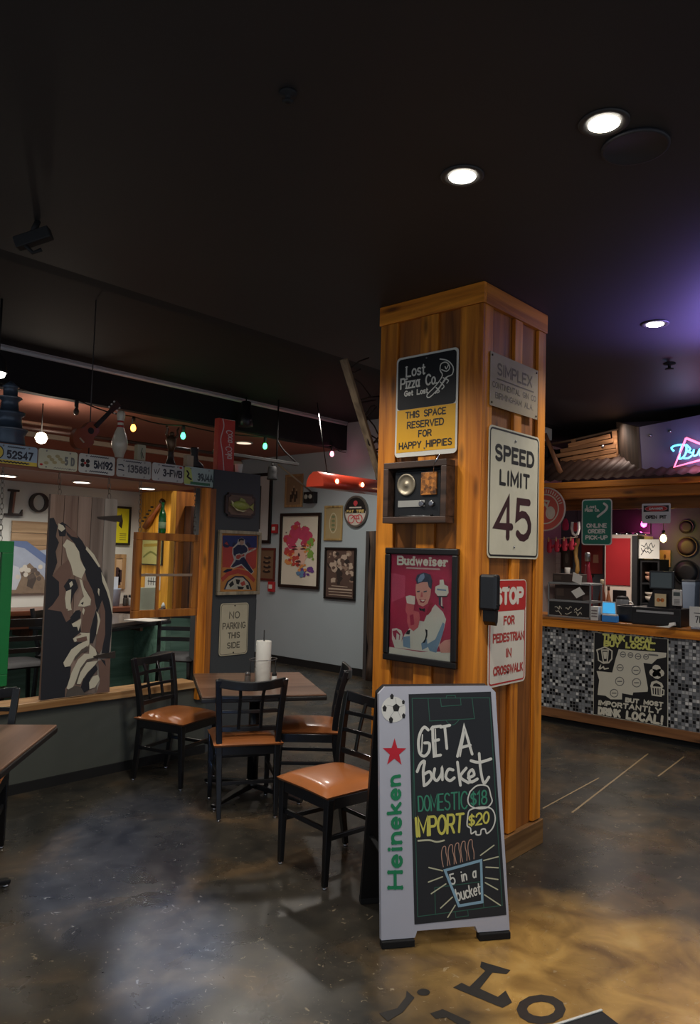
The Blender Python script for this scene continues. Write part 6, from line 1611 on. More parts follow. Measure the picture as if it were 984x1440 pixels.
# signs hanging from the header
CHS = 'signs hanging under the canopy header'
GSN = M((26, 118, 96), .4, 0, .05)
o, sw, sh, h = WALL('order_pickup_sign', 'green online order pick-up sign hanging under the canopy header', 'sign', ((818.5, 702.5), (861, 701.5), (860, 766), (817.5, 767)), 0, XH - .03)
MB().prism(rrect(-sw / 2, sw / 2, 0, sh, .03), -.004, 0, WH).build('panel', o)
MB().prism(rrect(-sw / 2 + .010, sw / 2 - .010, .010, sh - .010, .026), -.0052, -.0041, GSN).build('green_field', o)
mb = MB(); 
for s, z, ww in (('ONLINE', .375, .68), ('ORDER', .25, .58), ('PICK-UP', .115, .74)):
    ctext(mb, s, 0, z * sh, ww * sw, .098 * sh, .0105, -.006, WH)
mb.build('lettering', o); mb = MB()
for s, x_, z, ww, hh in (('Lost', -.34, .80, .33, .075), ('Pizza Co.', -.40, .725, .50, .075)):
    text(mb, s, x_ * sw, z * sh, ww * sw, hh * sh, .008, -.006, WH, gap=.28)
mb.stroke(smooth_line([(sw * .24, sh * .90), (sw * .34, sh * .84), (sw * .30, sh * .76), (sw * .16, sh * .68), (sw * .04, sh * .62)], 3), .022, -.006, WH)
mb.build('shop_emblem', o)
o, sw, sh, h = WALL('danger_sign', 'small white danger open pit sign hanging under the canopy header', 'sign', ((902, 708.5), (943, 707.5), (942.5, 735.5), (903, 736.5)), 0, XH - .03)
MB().prism(rrect(-sw / 2, sw / 2, 0, sh, .012), -.004, 0, WHITE).build('panel', o)
mb = MB(); mb.flat([(-sw * .44, sh * .58), (sw * .44, sh * .58), (sw * .44, sh * .90), (-sw * .44, sh * .90)], -.0044, INK); mb.disc(0, sh * .74, sw * .40, sh * .155, -.0048, M((206, 130, 130), .5)); mb.disc(0, sh * .74, sw * .37, sh * .125, -.0051, SRED)
ctext(mb, 'DANGER', 0, sh * .685, sw * .48, sh * .11, .0055, -.0055, WHITE); ctext(mb, 'OPEN PIT', 0, sh * .22, sw * .74, sh * .19, .0085, -.0055, INK)
mb.build('lettering', o)
cR = hit(767, 716, 0, XH - .03); rR = (hit(767, 686, 0, XH - .03).z - hit(767, 747, 0, XH - .03).z) / 2
o = T('round_sign', 'round red and cream sign with a bicycle shape, half hidden behind the pillar', 'sign', (XH - .035, cR.y, cR.z - rR), R(-90))
RDS = M((206, 84, 70), .5, 0, .12, 10); CRS = M((222, 204, 182), .5)
mb = MB(); mb.lathe([(.001, 0), (rR, 0), (rR + .002, .004), (rR, .012), (.001, .0125)], CRS, 40, (0, 0, rR), 'y'); mb.build('panel', o)
mb = MB(); mb.disc(0, rR, rR * .95, rR * .95, -.013, RDS, 40); mb.disc(0, rR, rR * .70, rR * .70, -.0133, CRS, 36); mb.disc(0, rR, rR * .64, rR * .64, -.0136, RDS, 36)
for sx in (-1, 1):
    mb.stroke([(sx * rR * .28 + rR * .20 * math.cos(k * PI / 9), rR * .82 + rR * .26 * math.sin(k * PI / 9)) for k in range(19)], .016, -.014, CRS)
mb.disc(rR * .28, rR * .84, rR * .16, rR * .24, -.0138, CRS, 16); mb.stroke([(-rR * .28, rR * .82), (0, rR * 1.25), (rR * .28, rR * .82)], .020, -.0142, CRS); mb.stroke([(-rR * .1, rR * 1.4), (rR * .2, rR * 1.35), (rR * .1, rR * 1.1)], .020, -.0142, CRS)
for k in range(18):
    a = PI * .1 + k * PI * .8 / 17; mb.stroke([(rR * .76 * math.cos(a), rR + rR * .76 * math.sin(a)), (rR * .88 * math.cos(a), rR + rR * .88 * math.sin(a))], .011, -.0142, CRS)
mb.build('print', o)

# ---- on the canopy roof
def at(px_, py_, X): return hit(px_, py_, 0, X)
# sled
SLW = WOOD((120, 78, 48), (186, 132, 86), 'y', .6)
lamp('SPOT', (5.9, 3.1, 2.95), 9, WARM, .08, (7.5, 3.0, 2.62), 60, .8)  # added spot without a fixture, only to brighten the sled
o = T('wooden_sled', 'old wooden slat sled with metal runners on the canopy roof', 'sled', at(830, 660, 7.45))
org = Vector(o.location)
mb = None
for k, (x0, y0, x1, y1, wd) in enumerate(((799, 627, 858, 613, .045), (788, 634.5, 862, 619.5, .045), (779, 642, 865, 627, .045), (788, 648, 866, 633.5, .045), (800, 652, 867, 640, .04))):
    a = at(x0, y0, 7.42 + .01 * (k % 2)) - org; b = at(x1, y1, 7.42) - org
    MB().sweep([a, b], wd, .02, (0, 0, 1), SLW).build('slat', o, .004)
for (pts, rr_) in ((((762, 627), (800, 620), (870, 604)), .014), (((762, 664), (812, 654), (872, 641)), .014)):
    mb = MB(); mb.tube([at(x_, y_, 7.46) - org for x_, y_ in pts], rr_, WOOD((70, 50, 38), (120, 90, 66), 'y', .6), 8); mb.build('runner', o)
mb = MB(); mb.sweep([at(806, 618, 7.45) - org, at(812, 656, 7.45) - org], .05, .03, (0, 1, 0), SLW); mb.build('cross_bar', o, .003); mb = MB(); mb.sweep([at(864, 606, 7.45) - org, at(866, 645, 7.45) - org], .05, .03, (0, 1, 0), SLW); mb.build('cross_bar', o, .003)
mb = MB(); mb.lathe([(.02, 0), (.024, .012), (.002, .03)], CHROME, 12, tuple(at(846, 628, 7.36) - org), 'y'); mb.build('metal_knob', o)
a = at(766, 610, 7.10); b = at(790, 670, 7.10)
o = T('wooden_paddle', 'short wooden handle leaning on the canopy roof beside the pillar', 'handle', b)
MB().tube([Vector((0, 0, 0)), (a - b) * .5, a - b], [.028, .022, .02], WOOD((110, 70, 44), (164, 114, 74), 'z', .6), 10).build('shaft', o)
o, sw, sh, h = WALL('white_notice_sign', 'small white sign with a red band standing on the canopy behind the pillar', 'sign', ((758, 583), (776, 584), (776, 620), (758, 620)), 0, 7.6)
MB().box(-sw / 2, sw / 2, -.006, 0, 0, sh, WHITE).build('panel', o); mb = MB(); mb.flat([(-sw * .5, sh * .74), (sw * .42, sh * .74), (sw * .42, sh * .93), (-sw * .5, sh * .93)], -.0065, SRED); mb.build('print', o)
MB().box(-.03, .03, .001, .03, -.35, sh * .6, MATTE).build('stand', o)
# long flared box with neon sign
E0t, E0b = at(896, 601, 7.05), at(900, 660, 7.05); E1t, E1b = at(868, 594, 7.50), at(873, 656, 7.50)
F0t, F0b = at(1003, 575, 7.05), at(1003, 665, 7.05)
bk = E1t - E0t; F0t.z = min(F0t.z, CEIL - .10); F1t, F1b = F0t + bk, F0b + (E1b - E0b)
org = (E0b + F0b) / 2
o = T('long_metal_box', 'long purple grey box with a brown end on the canopy, behind the neon sign', 'box', org)
F1t.z = min(F1t.z, CEIL - .06)
q = [p - org for p in (E0b, F0b, F1b, E1b, E0t, F0t, F1t, E1t)]
mb = MB(); BXM = M((92, 84, 108), .5, .2, .2, 5); BXE = WOOD((56, 44, 36), (88, 70, 58), 'z', .7)
for f_ in ((0, 1, 5, 4), (1, 2, 6, 5), (2, 3, 7, 6), (4, 5, 6, 7), (3, 2, 1, 0)): mb.poly([q[i] for i in f_], BXM)
mb.build('shell', o, .006)
mb = MB(); ex = .03; 
e = [q[3], q[0], q[4], q[7]]; cen_ = sum(e, Vector()) / 4; off = Vector((0, .012, 0))
mb.poly([cen_ + (p - cen_) * 1.03 + off for p in e], BXE); mb.rings([[cen_ + (p - cen_) * 1.03 + off for p in e], [cen_ + (p - cen_) * 1.03 - off for p in e]], BXE, True, False); mb.build('end_board', o)
for px_, py_ in ((914, 614), (942, 608)):
    m = MB(); m.lathe([(.016, 0), (.012, .02), (.003, .026)], STEEL, 10, tuple(at(px_, py_, 7.045) - org + Vector((0, 0, 0)))); m.build('bolt', o)
PKN = M((255, 110, 145), .4, 0, .01, 5, 0, 1.5); CYN = M((90, 200, 245), .4, 0, .01, 5, 0, 1.6)
o = T('neon_sign', 'pink and blue neon beer sign on the long box, cut by the right picture edge', 'neon sign', at(1005, 660, 6.99))
org = Vector(o.location)
def c6(x, y): return at(740 + x / 4.033, 560 + y / 4.033, 6.99) - org
mb = MB(); bow = [(905, 226), (1010, 268), (1115, 240), (1150, 360), (1010, 345), (838, 390), (905, 226)]
mb.tube([c6(*p) for p in smooth_line(bow, 1)], .011, PKN, 8); mb.build('pink_tube', o)
for s_ in ([(836, 300), (822, 280), (860, 265), (905, 270), (900, 320), (868, 345), (872, 300), (885, 262)], [(905, 262), (930, 290), (905, 300)], [(905, 300), (945, 315), (915, 340), (880, 338)], [(950, 290), (945, 325), (968, 320), (985, 285), (985, 325), (1005, 320)], [(1040, 285), (1015, 300), (1025, 322), (1048, 300), (1056, 250), (1050, 320)], [(1066, 285), (1072, 318), (1082, 295), (1090, 318), (1100, 285)]):
    m = MB(); m.tube([c6(*p) for p in smooth_line(s_, 3)], .009, CYN, 8); m.build('blue_tube', o)
mb = MB(); b0 = c6(930, 300); b1 = c6(1060, 300)
mb.box(.025, .05, b1.y, b0.y, b0.z - .02, b0.z + .02, MATTE); mb.build('mounting_bar', o)
lamp('POINT', at(975, 640, 6.85), 2.0, (1.0, .25, .45), .08); lamp('POINT', at(960, 620, 6.8), 1.6, (.25, .55, 1.0), .08)
lamp('SPOT', (4.98, 1.12, 2.60), 95, (.34, .24, 1.0), .10, (4.88, 1.16, 3.085), 135, 0.8)

# ================================================================= ON THE COUNTER
def CI(name, label, cat, px0, px1, ptop, X, group=None, z=None):
    a = at(px0, 860, X); b = at(px1, 860, X); zz = ZC if z is None else z
    t = at((px0 + px1) / 2, ptop, X).z - zz
    o = T(name, label, cat, (X, (a.y + b.y) / 2, zz + .0003), R(-90), group)
    return o, a.y - b.y, t
ALU = M((150, 152, 152), .4, .5, .06)
o, sw, sh = CI('snack_rack', 'grey metal counter rack with a chalkboard front, left end of the counter', 'rack', 770, 830, 820, 7.05)
dd = .26; bh = sh * .45
mb = MB()
for sx in (-1, 1):
    for y in (0, dd): mb.box(sx * (sw / 2 - .006) - .008, sx * (sw / 2 - .006) + .008, y, y + .014, 0, sh, ALU)
for z in (0, bh, sh - .016):
    mb.box(-sw / 2, sw / 2, 0, .014, z, z + .016, ALU).box(-sw / 2, sw / 2, dd, dd + .014, z, z + .016, ALU)
    for sx in (-1, 1): mb.box(sx * (sw / 2 - .006) - .007, sx * (sw / 2 - .006) + .007, .014, dd, z, z + .016, ALU)
mb.build('rack_frame', o, .002)
MB().box(-sw / 2 + .015, sw / 2 - .015, .003, .010, .018, bh - .002, M((28, 28, 30), .5)).build('front_panel', o)
MB().box(-sw / 2 + .01, sw / 2 - .01, .014, dd, bh + .0165, bh + .020, ALU).build('shelf', o); MB().box(-sw / 2 + .01, sw / 2 - .01, .014, dd, sh + .0005, sh + .005, ALU).build('shelf', o)
mb = MB(); random.seed(3)
for k in range(2):
    for j in range(3):
        x = -sw * .34 + j * sw * .22; z = bh * (.62 - .34 * k); mb.stroke(smooth_line([(x + random.uniform(0, .02) + .018 * i, z + random.uniform(-.02, .02)) for i in range(5)], 3), .007, .0025, PCRM)
mb.build('chalk_scribble', o)
BRB = M((58, 44, 38), .6, 0, .15); rackY = Vector(o.location)
for (x, z, w_, h_, d_, lab) in ((-.06 * sw, bh + .0205, sw * .66, sh * .42, .18, 'dark brown carton on the middle shelf of the grey counter rack'), (-.14 * sw, sh + .0055, sw * .62, .085, .20, 'dark brown carton on top of the grey counter rack')):
    c_ = T('carton', lab, 'box', (7.05 + .05, rackY.y - x, ZC + z + .0006), R(-90), 'dark cartons on the counter rack')
    MB().box(-w_ / 2, w_ / 2, 0, d_, 0, h_, BRB).build('box_body', c_, .004); MB().box(-w_ / 2 + .02, -w_ / 2 + .10, -.002, -.0005, h_ * .25, h_ * .75, M((80, 64, 54), .6)).build('label_patch', c_)
for (x, z, rz, lab) in ((.20 * sw, sh + .0065, .35, 'white folded paper card leaning on the counter rack top'), (.30 * sw, bh + .02 + sh * .14, -.5, 'white paper slip tucked in the counter rack shelf')):
    c_ = MB().prism([(-.05, 0), (.05, 0), (.03, .085), (-.07, .085)], -.003, 0, PAPER).build('paper_slip', None, 0, (7.03, rackY.y - x, ZC + z + .0006), (.0, rz, R(-90))); tag(c_, lab, 'paper', 'white papers on the counter rack')
o, sw, sh = CI('napkin_box', 'small white printed box right of the grey counter rack', 'box', 830, 841, 853, 7.0)
MB().box(-sw / 2, sw / 2, 0, .09, 0, sh, WHITE).build('box_body', o, .003); mb = MB()
for k in range(3): wig(mb, -sw * .35, sw * .35, sh * (.3 + .2 * k), M((120, 110, 110), .6)) 
mb.build('print', o); o.children[-1].location.y = -.001 + .0026
BLS = M((70, 170, 226), .4, 0, .04, 5, 0, .45)
o, sw, sh = CI('blue_screen_stand', 'small upright stand with a bright blue card on the counter', 'display stand', 846, 866, 846, 7.06)
MB().prism([(-sw / 2, .06), (sw / 2, .06), (sw / 2 - .01, sh), (-sw / 2 + .005, sh)], 0, .012, M((200, 214, 220), .4)).build('holder', o, .002); MB().prism([(-sw / 2 + .008, .075), (sw / 2 - .008, .075), (sw / 2 - .014, sh - .012), (-sw / 2 + .010, sh - .012)], -.002, -.0005, BLS).build('blue_card', o)
MB().box(-sw / 2, sw / 2, -.02, .07, 0, .0595, M((30, 34, 40), .4)).build('foot', o, .003)
o, sw, sh = CI('blue_card_box', 'low blue card box in front of the blue stand on the counter edge', 'box', 846, 866.5, 866, 6.94)
MB().box(-sw / 2, sw / 2, -.0, .06, 0, sh, M((60, 140, 220), .4, 0, .04, 5)).build('box_body', o, .003); MB().box(-sw / 2 + .004, sw / 2 - .004, .0, .056, sh + .0005, sh + .012, M((206, 200, 196), .5)).build('cards', o)
o, sw, sh = CI('receipt_printer', 'black receipt printer between the blue cards and the cash drawer', 'printer', 867, 893, 852, 7.10)
MB().box(-sw / 2, sw / 2, 0, .16, 0, sh, BLACK).build('body', o, .008); MB().box(-sw * .38, sw * .38, .01, .05, sh + .0005, sh + .012, M((40, 40, 44), .3)).build('paper_cover', o, .003)
o, sw, sh = CI('small_monitor', 'black back of a small screen behind the receipt printer', 'monitor', 861, 879, 830, 7.50)
MB().box(-sw / 2, sw / 2, 0, .03, sh * .35, sh, MATTE).build('screen', o, .004); MB().box(-.02, .02, .031, .06, .01, sh * .6, MATTE).build('neck', o); MB().box(-.07, .07, -.02, .10, 0, .0095, MATTE).build('base', o, .002)
o, sw, sh = CI('cash_drawer', 'black cash drawer with a pale strip on the counter', 'cash register', 888, 957, 855, 6.98)
MB().box(-sw / 2, sw / 2, .0, .30, 0, sh, M((26, 26, 28), .45)).build('body', o, .006); MB().box(-sw * .40, sw * .36, -.004, -.0005, sh * .70, sh * .82, M((170, 170, 170), .35, .4)).build('handle_strip', o, .001); MB().box(-sw / 2 + .01, sw / 2 - .01, -.002, -.0003, sh * .08, sh * .62, M((34, 34, 36), .35)).build('drawer_front', o, .0008)
zd = ZC + .0003 + sh
o, sw, sh = CI('register_terminal', 'black sales terminal with a grey screen on the cash drawer', 'cash register', 911, 946, 803, 7.02, None, zd)
MB().prism([(-sw * .62, 0), (sw * .45, 0), (sw * .34, sh * .50), (-sw * .34, sh * .50)], .04, .22, M((30, 30, 32), .4)).build('stand', o, .008); MB().box(-sw / 2, sw / 2, .02, .06, sh * .50 + .001, sh, BLACK).build('monitor', o, .006); MB().box(-sw / 2 + .018, sw / 2 - .018, .0175, .0195, sh * .55, sh * .95, M((74, 84, 84), .15, 0, .05, 3, 0, .05)).build('screen', o)
o, sw, sh = CI('sticker_card', 'cream card with an orange emblem stuck on the sales terminal stand', 'card', 920, 936, 835, 7.015, None, at(928, 853, 7.0).z)
MB().box(-sw / 2, sw / 2, .004, .010, 0, sh, M((224, 204, 160), .5)).build('card', o); mb = MB(); OR_ = M((206, 120, 50), .5)
for x in (-.17, .17): mb.disc(sw * x, sh * .5, sw * .17, sh * .16, .0035, OR_, 14)
mb.stroke([(-sw * .1, sh * .5), (sw * .1, sh * .5)], .01, .0032, M((90, 60, 40), .5)); mb.build('print', o)
o, sw, sh = CI('card_reader', 'white handheld card reader standing on the cash drawer right side', 'card reader', 944.5, 958, 829.5, 7.0, None, zd)
zlo = at(951, 852, 7.0).z - zd
MB().box(-sw / 2, sw / 2, 0, .03, max(.002, zlo), sh, M((206, 206, 200), .4)).build('body', o, .006); MB().box(-sw * .34, sw * .34, -.002, -.0004, sh - .055, sh - .022, M((70, 80, 76), .2)).build('screen', o); mb = MB()
for i in range(3):
    for j in range(4): mb.box(sw * (-.28 + .2 * i), sw * (-.28 + .2 * i) + .016, -.002, -.0004, zlo + .012 + j * .013, zlo + .021 + j * .013, M((150, 150, 146), .4))
mb.build('keypad', o); MB().box(-.02, .02, .031, .06, .0005, sh * .6, MATTE).build('cradle', o)
o, sw, sh = CI('receipt_slips', 'loose white receipt slips on the counter in front of the cash drawer', 'paper', 926, 949, 868, 6.87)
MB().prism([(-.10, .0), (.02, .0), (.07, .03), (-.02, .012)], -.01, .03, PAPER).build('slip', o); MB().prism([(.0, .005), (.06, .02), (.055, .05), (.01, .04)], .031, .06, PAPER).build('slip', o)
o, sw, sh = CI('small_white_sign', 'small white framed card standing at the right end of the counter', 'sign', 969, 992, 853.5, 6.95)
MB().box(-sw / 2, sw / 2, 0, .01, .02, sh, WHITE).build('card', o, .002); mb = MB(); mb.stroke([(-sw * .2, sh * .72), (sw * .2, sh * .72)], .006, -.0006, INK); mb.stroke([(-sw * .12, sh * .58), (sw * .04, sh * .58), (-sw * .06, sh * .3)], .008, -.0006, INK); mb.stroke([(sw * .14, sh * .58), (sw * .14, sh * .3)], .007, -.0006, INK); mb.build('print', o); MB().box(-.05, .05, -.02, .05, 0, .0195, CHROME).build('foot', o, .002)

# ================================================================= KITCHEN BEHIND
XK = 8.996
BCK = T('back_counter', 'dark back counter along the kitchen wall behind the service counter', 'counter', (8.6, (YA + YB) / 2, 0))
MB().box(-.30, .39, -hl, hl, .86, .90, M((70, 66, 66), .35, .3)).build('worktop', BCK, .004); MB().box(-.27, .39, -hl, hl, 0, .8595, M((44, 42, 44), .6)).build('base_cabinet', BCK)
# cooler
XF = 8.45
a = at(850, 752, XF); b = at(896, 752, XF)
o = T('drinks_cooler', 'upright drinks cooler with a red panel behind the counter', 'cooler', (XF, (a.y + b.y) / 2, .9006), R(-90)); sw = a.y - b.y; sh = a.z - .9006
MB().box(-sw / 2, sw / 2, .0, .5, 0, sh, M((176, 160, 150), .5)).build('cabinet', o, .006); MB().box(-sw / 2 + .02, sw * .30, -.010, -.0005, sh * .44, sh - .04, M((150, 36, 40), .3, 0, .2, 4)).build('red_panel', o, .002); MB().box(sw * .35, sw / 2 + .004, -.014, .2, 0.001, sh - .01, MATTE).build('side_post', o, .002); MB().box(-sw * .45, sw * .34, -.008, -.0005, .02, sh * .42, M((206, 190, 176), .5)).build('lower_panel', o, .002)
c_ = T('cooler_topper', 'row of silvery lids and trays on top of the drinks cooler', 'trays', (XF + .02, (a.y + b.y) / 2 - .03, .9006 + sh + .0006), R(-90))
for k in range(3): MB().lathe([(.001, 0), (.08, .0), (.085, .012), (.03, .03), (.006, .04), (.001, .045)], CHROME, 16, (-.12 + k * .13, .09, .0)).build('lid', c_)
# magenta back panel with a bulb
o, sw, sh, h = WALL('dark_menu_board', 'dark magenta lit board on the wall above the drinks cooler', 'board', ((862, 718), (916, 716), (915, 750), (862, 752)), 0, XK)
MB().box(-sw / 2, sw / 2, -.03, 0, 0, sh, M((58, 26, 44), .5, 0, .2, 6)).build('panel', o, .003); MB().box(-sw / 2, sw / 2, -.034, -.0305, 0, .02, M((120, 100, 100), .5)).build('lower_edge', o)
p = at(905, 737, 8.80)
o = T('magenta_bulb', 'small glowing magenta light bulb before the dark board', 'light bulb', p); MB().lathe([(.002, -.04), (.028, -.025), (.034, 0), (.024, .03), (.012, .04)], M((255, 80, 190), .4, 0, .01, 5, 0, 5), 14).build('bulb', o); MB().lathe([(.014, .0405), (.016, .08), (.004, .085)], MATTE, 12).build('socket', o); MB().tube([(0, 0, .085), (0, 0, CEIL - p.z)], .004, WIREM, 6).build('cord', o)
lamp('POINT', p + Vector((-.05, 0, -.06)), 1.3, (1.0, .12, .6), .03)
p = at(932.5, 757, 8.70)
o = T('amber_bulb', 'glowing amber bulb in a black socket beside the dark round pans', 'light bulb', p); MB().lathe([(.002, -.05), (.03, -.03), (.036, 0), (.026, .03), (.014, .045)], M((255, 226, 140), .4, 0, .01, 5, 0, 5), 14).build('bulb', o); MB().lathe([(.018, .0455), (.02, .09), (.004, .095)], MATTE, 12).build('socket', o); MB().tube([(0, 0, .095), (0, 0, CEIL - p.z)], .004, WIREM, 6).build('cord', o)
lamp('POINT', p + Vector((.06, -.06, 0)), 0.7, (1.0, .78, .12), .03)
# round pans on the wall
for px_, py_, r_px, rgb, lab in ((965, 741, 10, (52, 44, 44), 'small dark round pan on the grey kitchen wall, topmost of three'), (966, 769, 14.5, (70, 54, 50), 'brown round pan on the grey kitchen wall, middle of three'), (965, 805, 18, (36, 38, 44), 'large black round pan on the grey kitchen wall, lowest of three')):
    c_ = at(px_, py_, XK); r_ = (at(px_, py_ - r_px, XK).z - at(px_, py_ + r_px, XK).z) / 2
    o = T('wall_pan', lab, 'pan', (XK - .001, c_.y, c_.z - r_), R(-90), 'round pans on the kitchen wall'); mt = M(rgb, .45, .2, .15, 6)
    MB().lathe([(.001, .0), (r_ * .96, .0), (r_, .012), (r_ * .985, .014), (r_ * .92, .008), (.001, .008)], mt, 36, (0, 0, r_), 'y').build('pan_body', o); MB().lathe([(r_ * .86, .0085), (r_ * .5, .0095), (.001, .0095)], M(tuple(int(v * 1.15) for v in rgb), .5), 30, (0, 0, r_), 'y').build('pan_base', o)
# tan picture, white notice, microwave shelf
o, sw, sh, h = WALL('tan_picture', 'small tan picture with a dark figure on the kitchen wall', 'picture', ((928, 774), (943.5, 773.5), (942.5, 797), (928, 797.5)), 0, XK)
MB().box(-sw / 2, sw / 2, -.02, 0, 0, sh, M((206, 160, 96), .5, 0, .1)).build('panel', o, .002); mb = MB(); mb.disc(0, sh * .62, sw * .12, sh * .14, -.0205, M((110, 66, 36), .5), 12); mb.flat([(-sw * .1, sh * .25), (sw * .1, sh * .25), (sw * .05, sh * .5), (-sw * .05, sh * .5)], -.0206, M((110, 66, 36), .5)); mb.build('print', o)
a = at(900, 786, 8.5); b = at(927, 786, 8.5)
o = T('shelf_unit', 'dark shelf unit with pale bowls below the white handwritten notice', 'shelf', (8.5, (a.y + b.y) / 2, .9006), R(-90)); sw = a.y - b.y; sh = a.z - .9006
mb = MB(); mb.box(-sw / 2, -sw / 2 + .02, 0, .3, 0, sh, MATTE).box(sw / 2 - .02, sw / 2, 0, .3, 0, sh, MATTE).box(-sw / 2, sw / 2, .28, .3, 0, sh, MATTE); mb.build('side_panels', o)
for k in (.02, .34, .64, .97): MB().box(-sw / 2 + .0205, sw / 2 - .0205, 0, .279, sh * k - .01, sh * k + .01, MATTE).build('shelf_board', o)
uy = o.location.y
for k, (zf, rgb, lab) in enumerate(((.36, (206, 196, 180), 'stack of pale bowls on the lower board of the dark shelf unit'), (.66, (196, 150, 126), 'pinkish bowls on the upper board of the dark shelf unit'))):
    z_ = .9006 + sh * zf - .02 * sh + .0125 - 0; z_ = .9006 + sh * (.34 if k == 0 else .64) + .0105
    c_ = T('bowl_stack', lab, 'bowls', (8.62, uy, z_), 0, 'bowls in the shelf unit'); MB().lathe([(.04, 0), (.085, .04), (.09, .075), (.084, .075), (.03, .01)], M(rgb, .4), 20).build('bowl', c_); MB().lathe([(.05, .0755), (.09, .10), (.095, .12), (.088, .12), (.04, .08)], M(rgb, .4), 20).build('bowl', c_)
o, sw, sh, h = WALL('handwritten_notice', 'white notice with dark handwriting above the dark shelf unit', 'notice', ((897.5, 759), (928, 758), (926.5, 785), (897.5, 786)), 0, 8.48)
MB().box(-sw / 2, sw / 2, -.006, 0, 0, sh, PAPER).build('sheet', o); mb = MB(); random.seed(9)
for k in range(3):
    z = sh * (.70 - .20 * k); mb.stroke(smooth_line([(-sw * .36 + sw * .08 * i, z + random.uniform(-.03, .03)) for i in range(9 - k)], 2), .008, -.0065, INK)
mb.build('handwriting', o)
# blue grey bin, black jug
o, sw, sh = CI('tall_container', 'tall blue grey plastic container below the large black pan', 'container', 959, 977, 818, 8.35, None, .9006)
zl = at(968, 850, 8.35).z - .9006
mb = MB(); mb.rings([[(s_ * sw / 2 * k, y_, z_) for s_, y_ in ((-1, 0), (1, 0), (1, .16), (-1, .16))] for z_, k in ((0, .82), (sh * .9, 1), (sh * .92, 1.06), (sh, 1.06))], M((110, 124, 142), .45)); mb.build('bin_body', o, .004); mb = MB(); mb.box(-sw * .54, sw * .54, -.006, .166, sh + .0005, sh + .018, M((60, 64, 70), .5)); mb.build('lid', o, .004)
o, sw, sh = CI('blender_jug', 'clear jug with a white handle beside the black cooler post', 'jug', 896, 907, 826, 7.9, None, ZC)
o.location.x = 7.40
MB().lathe([(.05, 0), (.06, .02), (.065, .20), (.06, .202), (.045, .02)], M((96, 100, 104), .15), 18).build('jug', o); MB().tube(smooth_line([(.065, 0, .18), (.10, 0, .16), (.10, 0, .06), (.062, 0, .04)], 4), .009, WHITE, 8).build('handle', o); MB().lathe([(.062, .2025), (.05, .23), (.01, .235)], MATTE, 16).build('lid', o)
# red things at the left
o, sw, sh, h = WALL('red_poster', 'dull red poster with a pale square behind the red bottle', 'poster', ((818, 764), (848, 763), (847, 806), (818, 807)), 0, 8.99)
MB().box(-sw / 2, sw / 2, -.012, 0, 0, sh, M((150, 50, 46), .5, 0, .15, 6)).build('sheet', o); mb = MB(); mb.flat([(sw * .05, sh * .35), (sw * .32, sh * .35), (sw * .30, sh * .62), (sw * .07, sh * .62)], -.0125, M((190, 140, 110), .5)); mb.build('print', o)
def bottle(lab, px_, ptop, pbot, X, body, cap, wdt, zbase=None, grp='bottles behind the counter rack'):
    zb_ = ZC if zbase is None else zbase
    t_ = at(px_, ptop, X).z - zb_; p = at(px_, ptop, X)
    o = T('bottle', lab, 'bottle', (X, p.y, zb_ + .0003), 0, grp)
    MB().lathe([(wdt * .9, 0), (wdt, .006), (wdt, t_ * .52), (wdt * .8, t_ * .62), (wdt * .42, t_ * .76), (wdt * .40, t_ * .86)], body, 18).build('glass', o); MB().lathe([(wdt * .5, t_ * .861), (wdt * .52, t_ * .98), (wdt * .4, t_)], cap, 16).build('cap', o)
bottle('tall dark red bottle with a silver cap behind the counter rack', 826, 777, 830, 7.42, M((120, 26, 40), .25, 0, .2, 8), STEEL, .055)
bottle('brown sauce bottle with a cream cap right of the counter rack', 846.5, 815, 850, 7.38, M((120, 62, 40), .25, 0, .3, 12), M((214, 196, 160), .5), .036)
bottle('smaller pale orange bottle beside the brown sauce bottle', 855.5, 824, 850, 7.40, M((186, 120, 80), .3, 0, .2, 12), M((90, 60, 50), .5), .026)
o, sw, sh, h = WALL('slatted_panel', 'pale pink slatted panel at the far left behind the counter', 'panel', ((758, 776), (789, 777), (788, 830), (758, 832)), 0, 8.9)
mb = MB(); mb.box(-sw / 2, sw / 2, -.02, 0, 0, sh, M((196, 176, 166), .6)); mb.build('backing', o)
for k in range(7): MB().prism([(-sw / 2, sh * k / 7 + .004), (sw / 2, sh * k / 7 + .004), (sw / 2, sh * (k + 1) / 7 - .006), (-sw / 2, sh * (k + 1) / 7 - .006)], -.032, -.0205, M((208, 188, 178), .6)).build('slat', o, .004)
o, sw, sh, h = WALL('oval_portrait', 'small dark frame with a pale oval behind the red mitts', 'picture', ((789, 770), (806, 770), (805, 800), (789, 800)), 0, 8.99)
frame(o, sw, sh, .03, .03, DWOOD_Z, 'frame', .003); mb = MB(); mb.box(-sw / 2 + .025, sw / 2 - .025, -.012, 0, .025, sh - .025, M((92, 80, 70), .5)); mb.disc(0, sh * .5, sw * .16, sh * .24, -.0125, M((130, 118, 104), .5), 16); mb.build('print', o)
o, sw, sh = CI('coffee_cup', 'white cup on the shelf below the small dark frame', 'cup', 792, 802, 798, 8.5, None, at(797, 808, 8.5).z)
MB().lathe([(.028, 0), (.034, .06), (.035, sh), (.032, sh), (.026, .006)], PAPER, 16).build('cup_wall', o)
o2 = T('cup_shelf', 'narrow dark wooden shelf holding the white cup', 'shelf', (8.75, o.location.y, o.location.z - .022), R(-90)); MB().box(-.14, .12, -.30, .245, 0, .0215, DWOOD_Z).build('board', o2, .003)
o, sw, sh, h = WALL('bamboo_strip', 'hanging golden bamboo strip beside the pick-up sign', 'ornament', ((808.5, 757), (816, 757), (814.5, 808), (807.5, 808)), 0, 8.6)
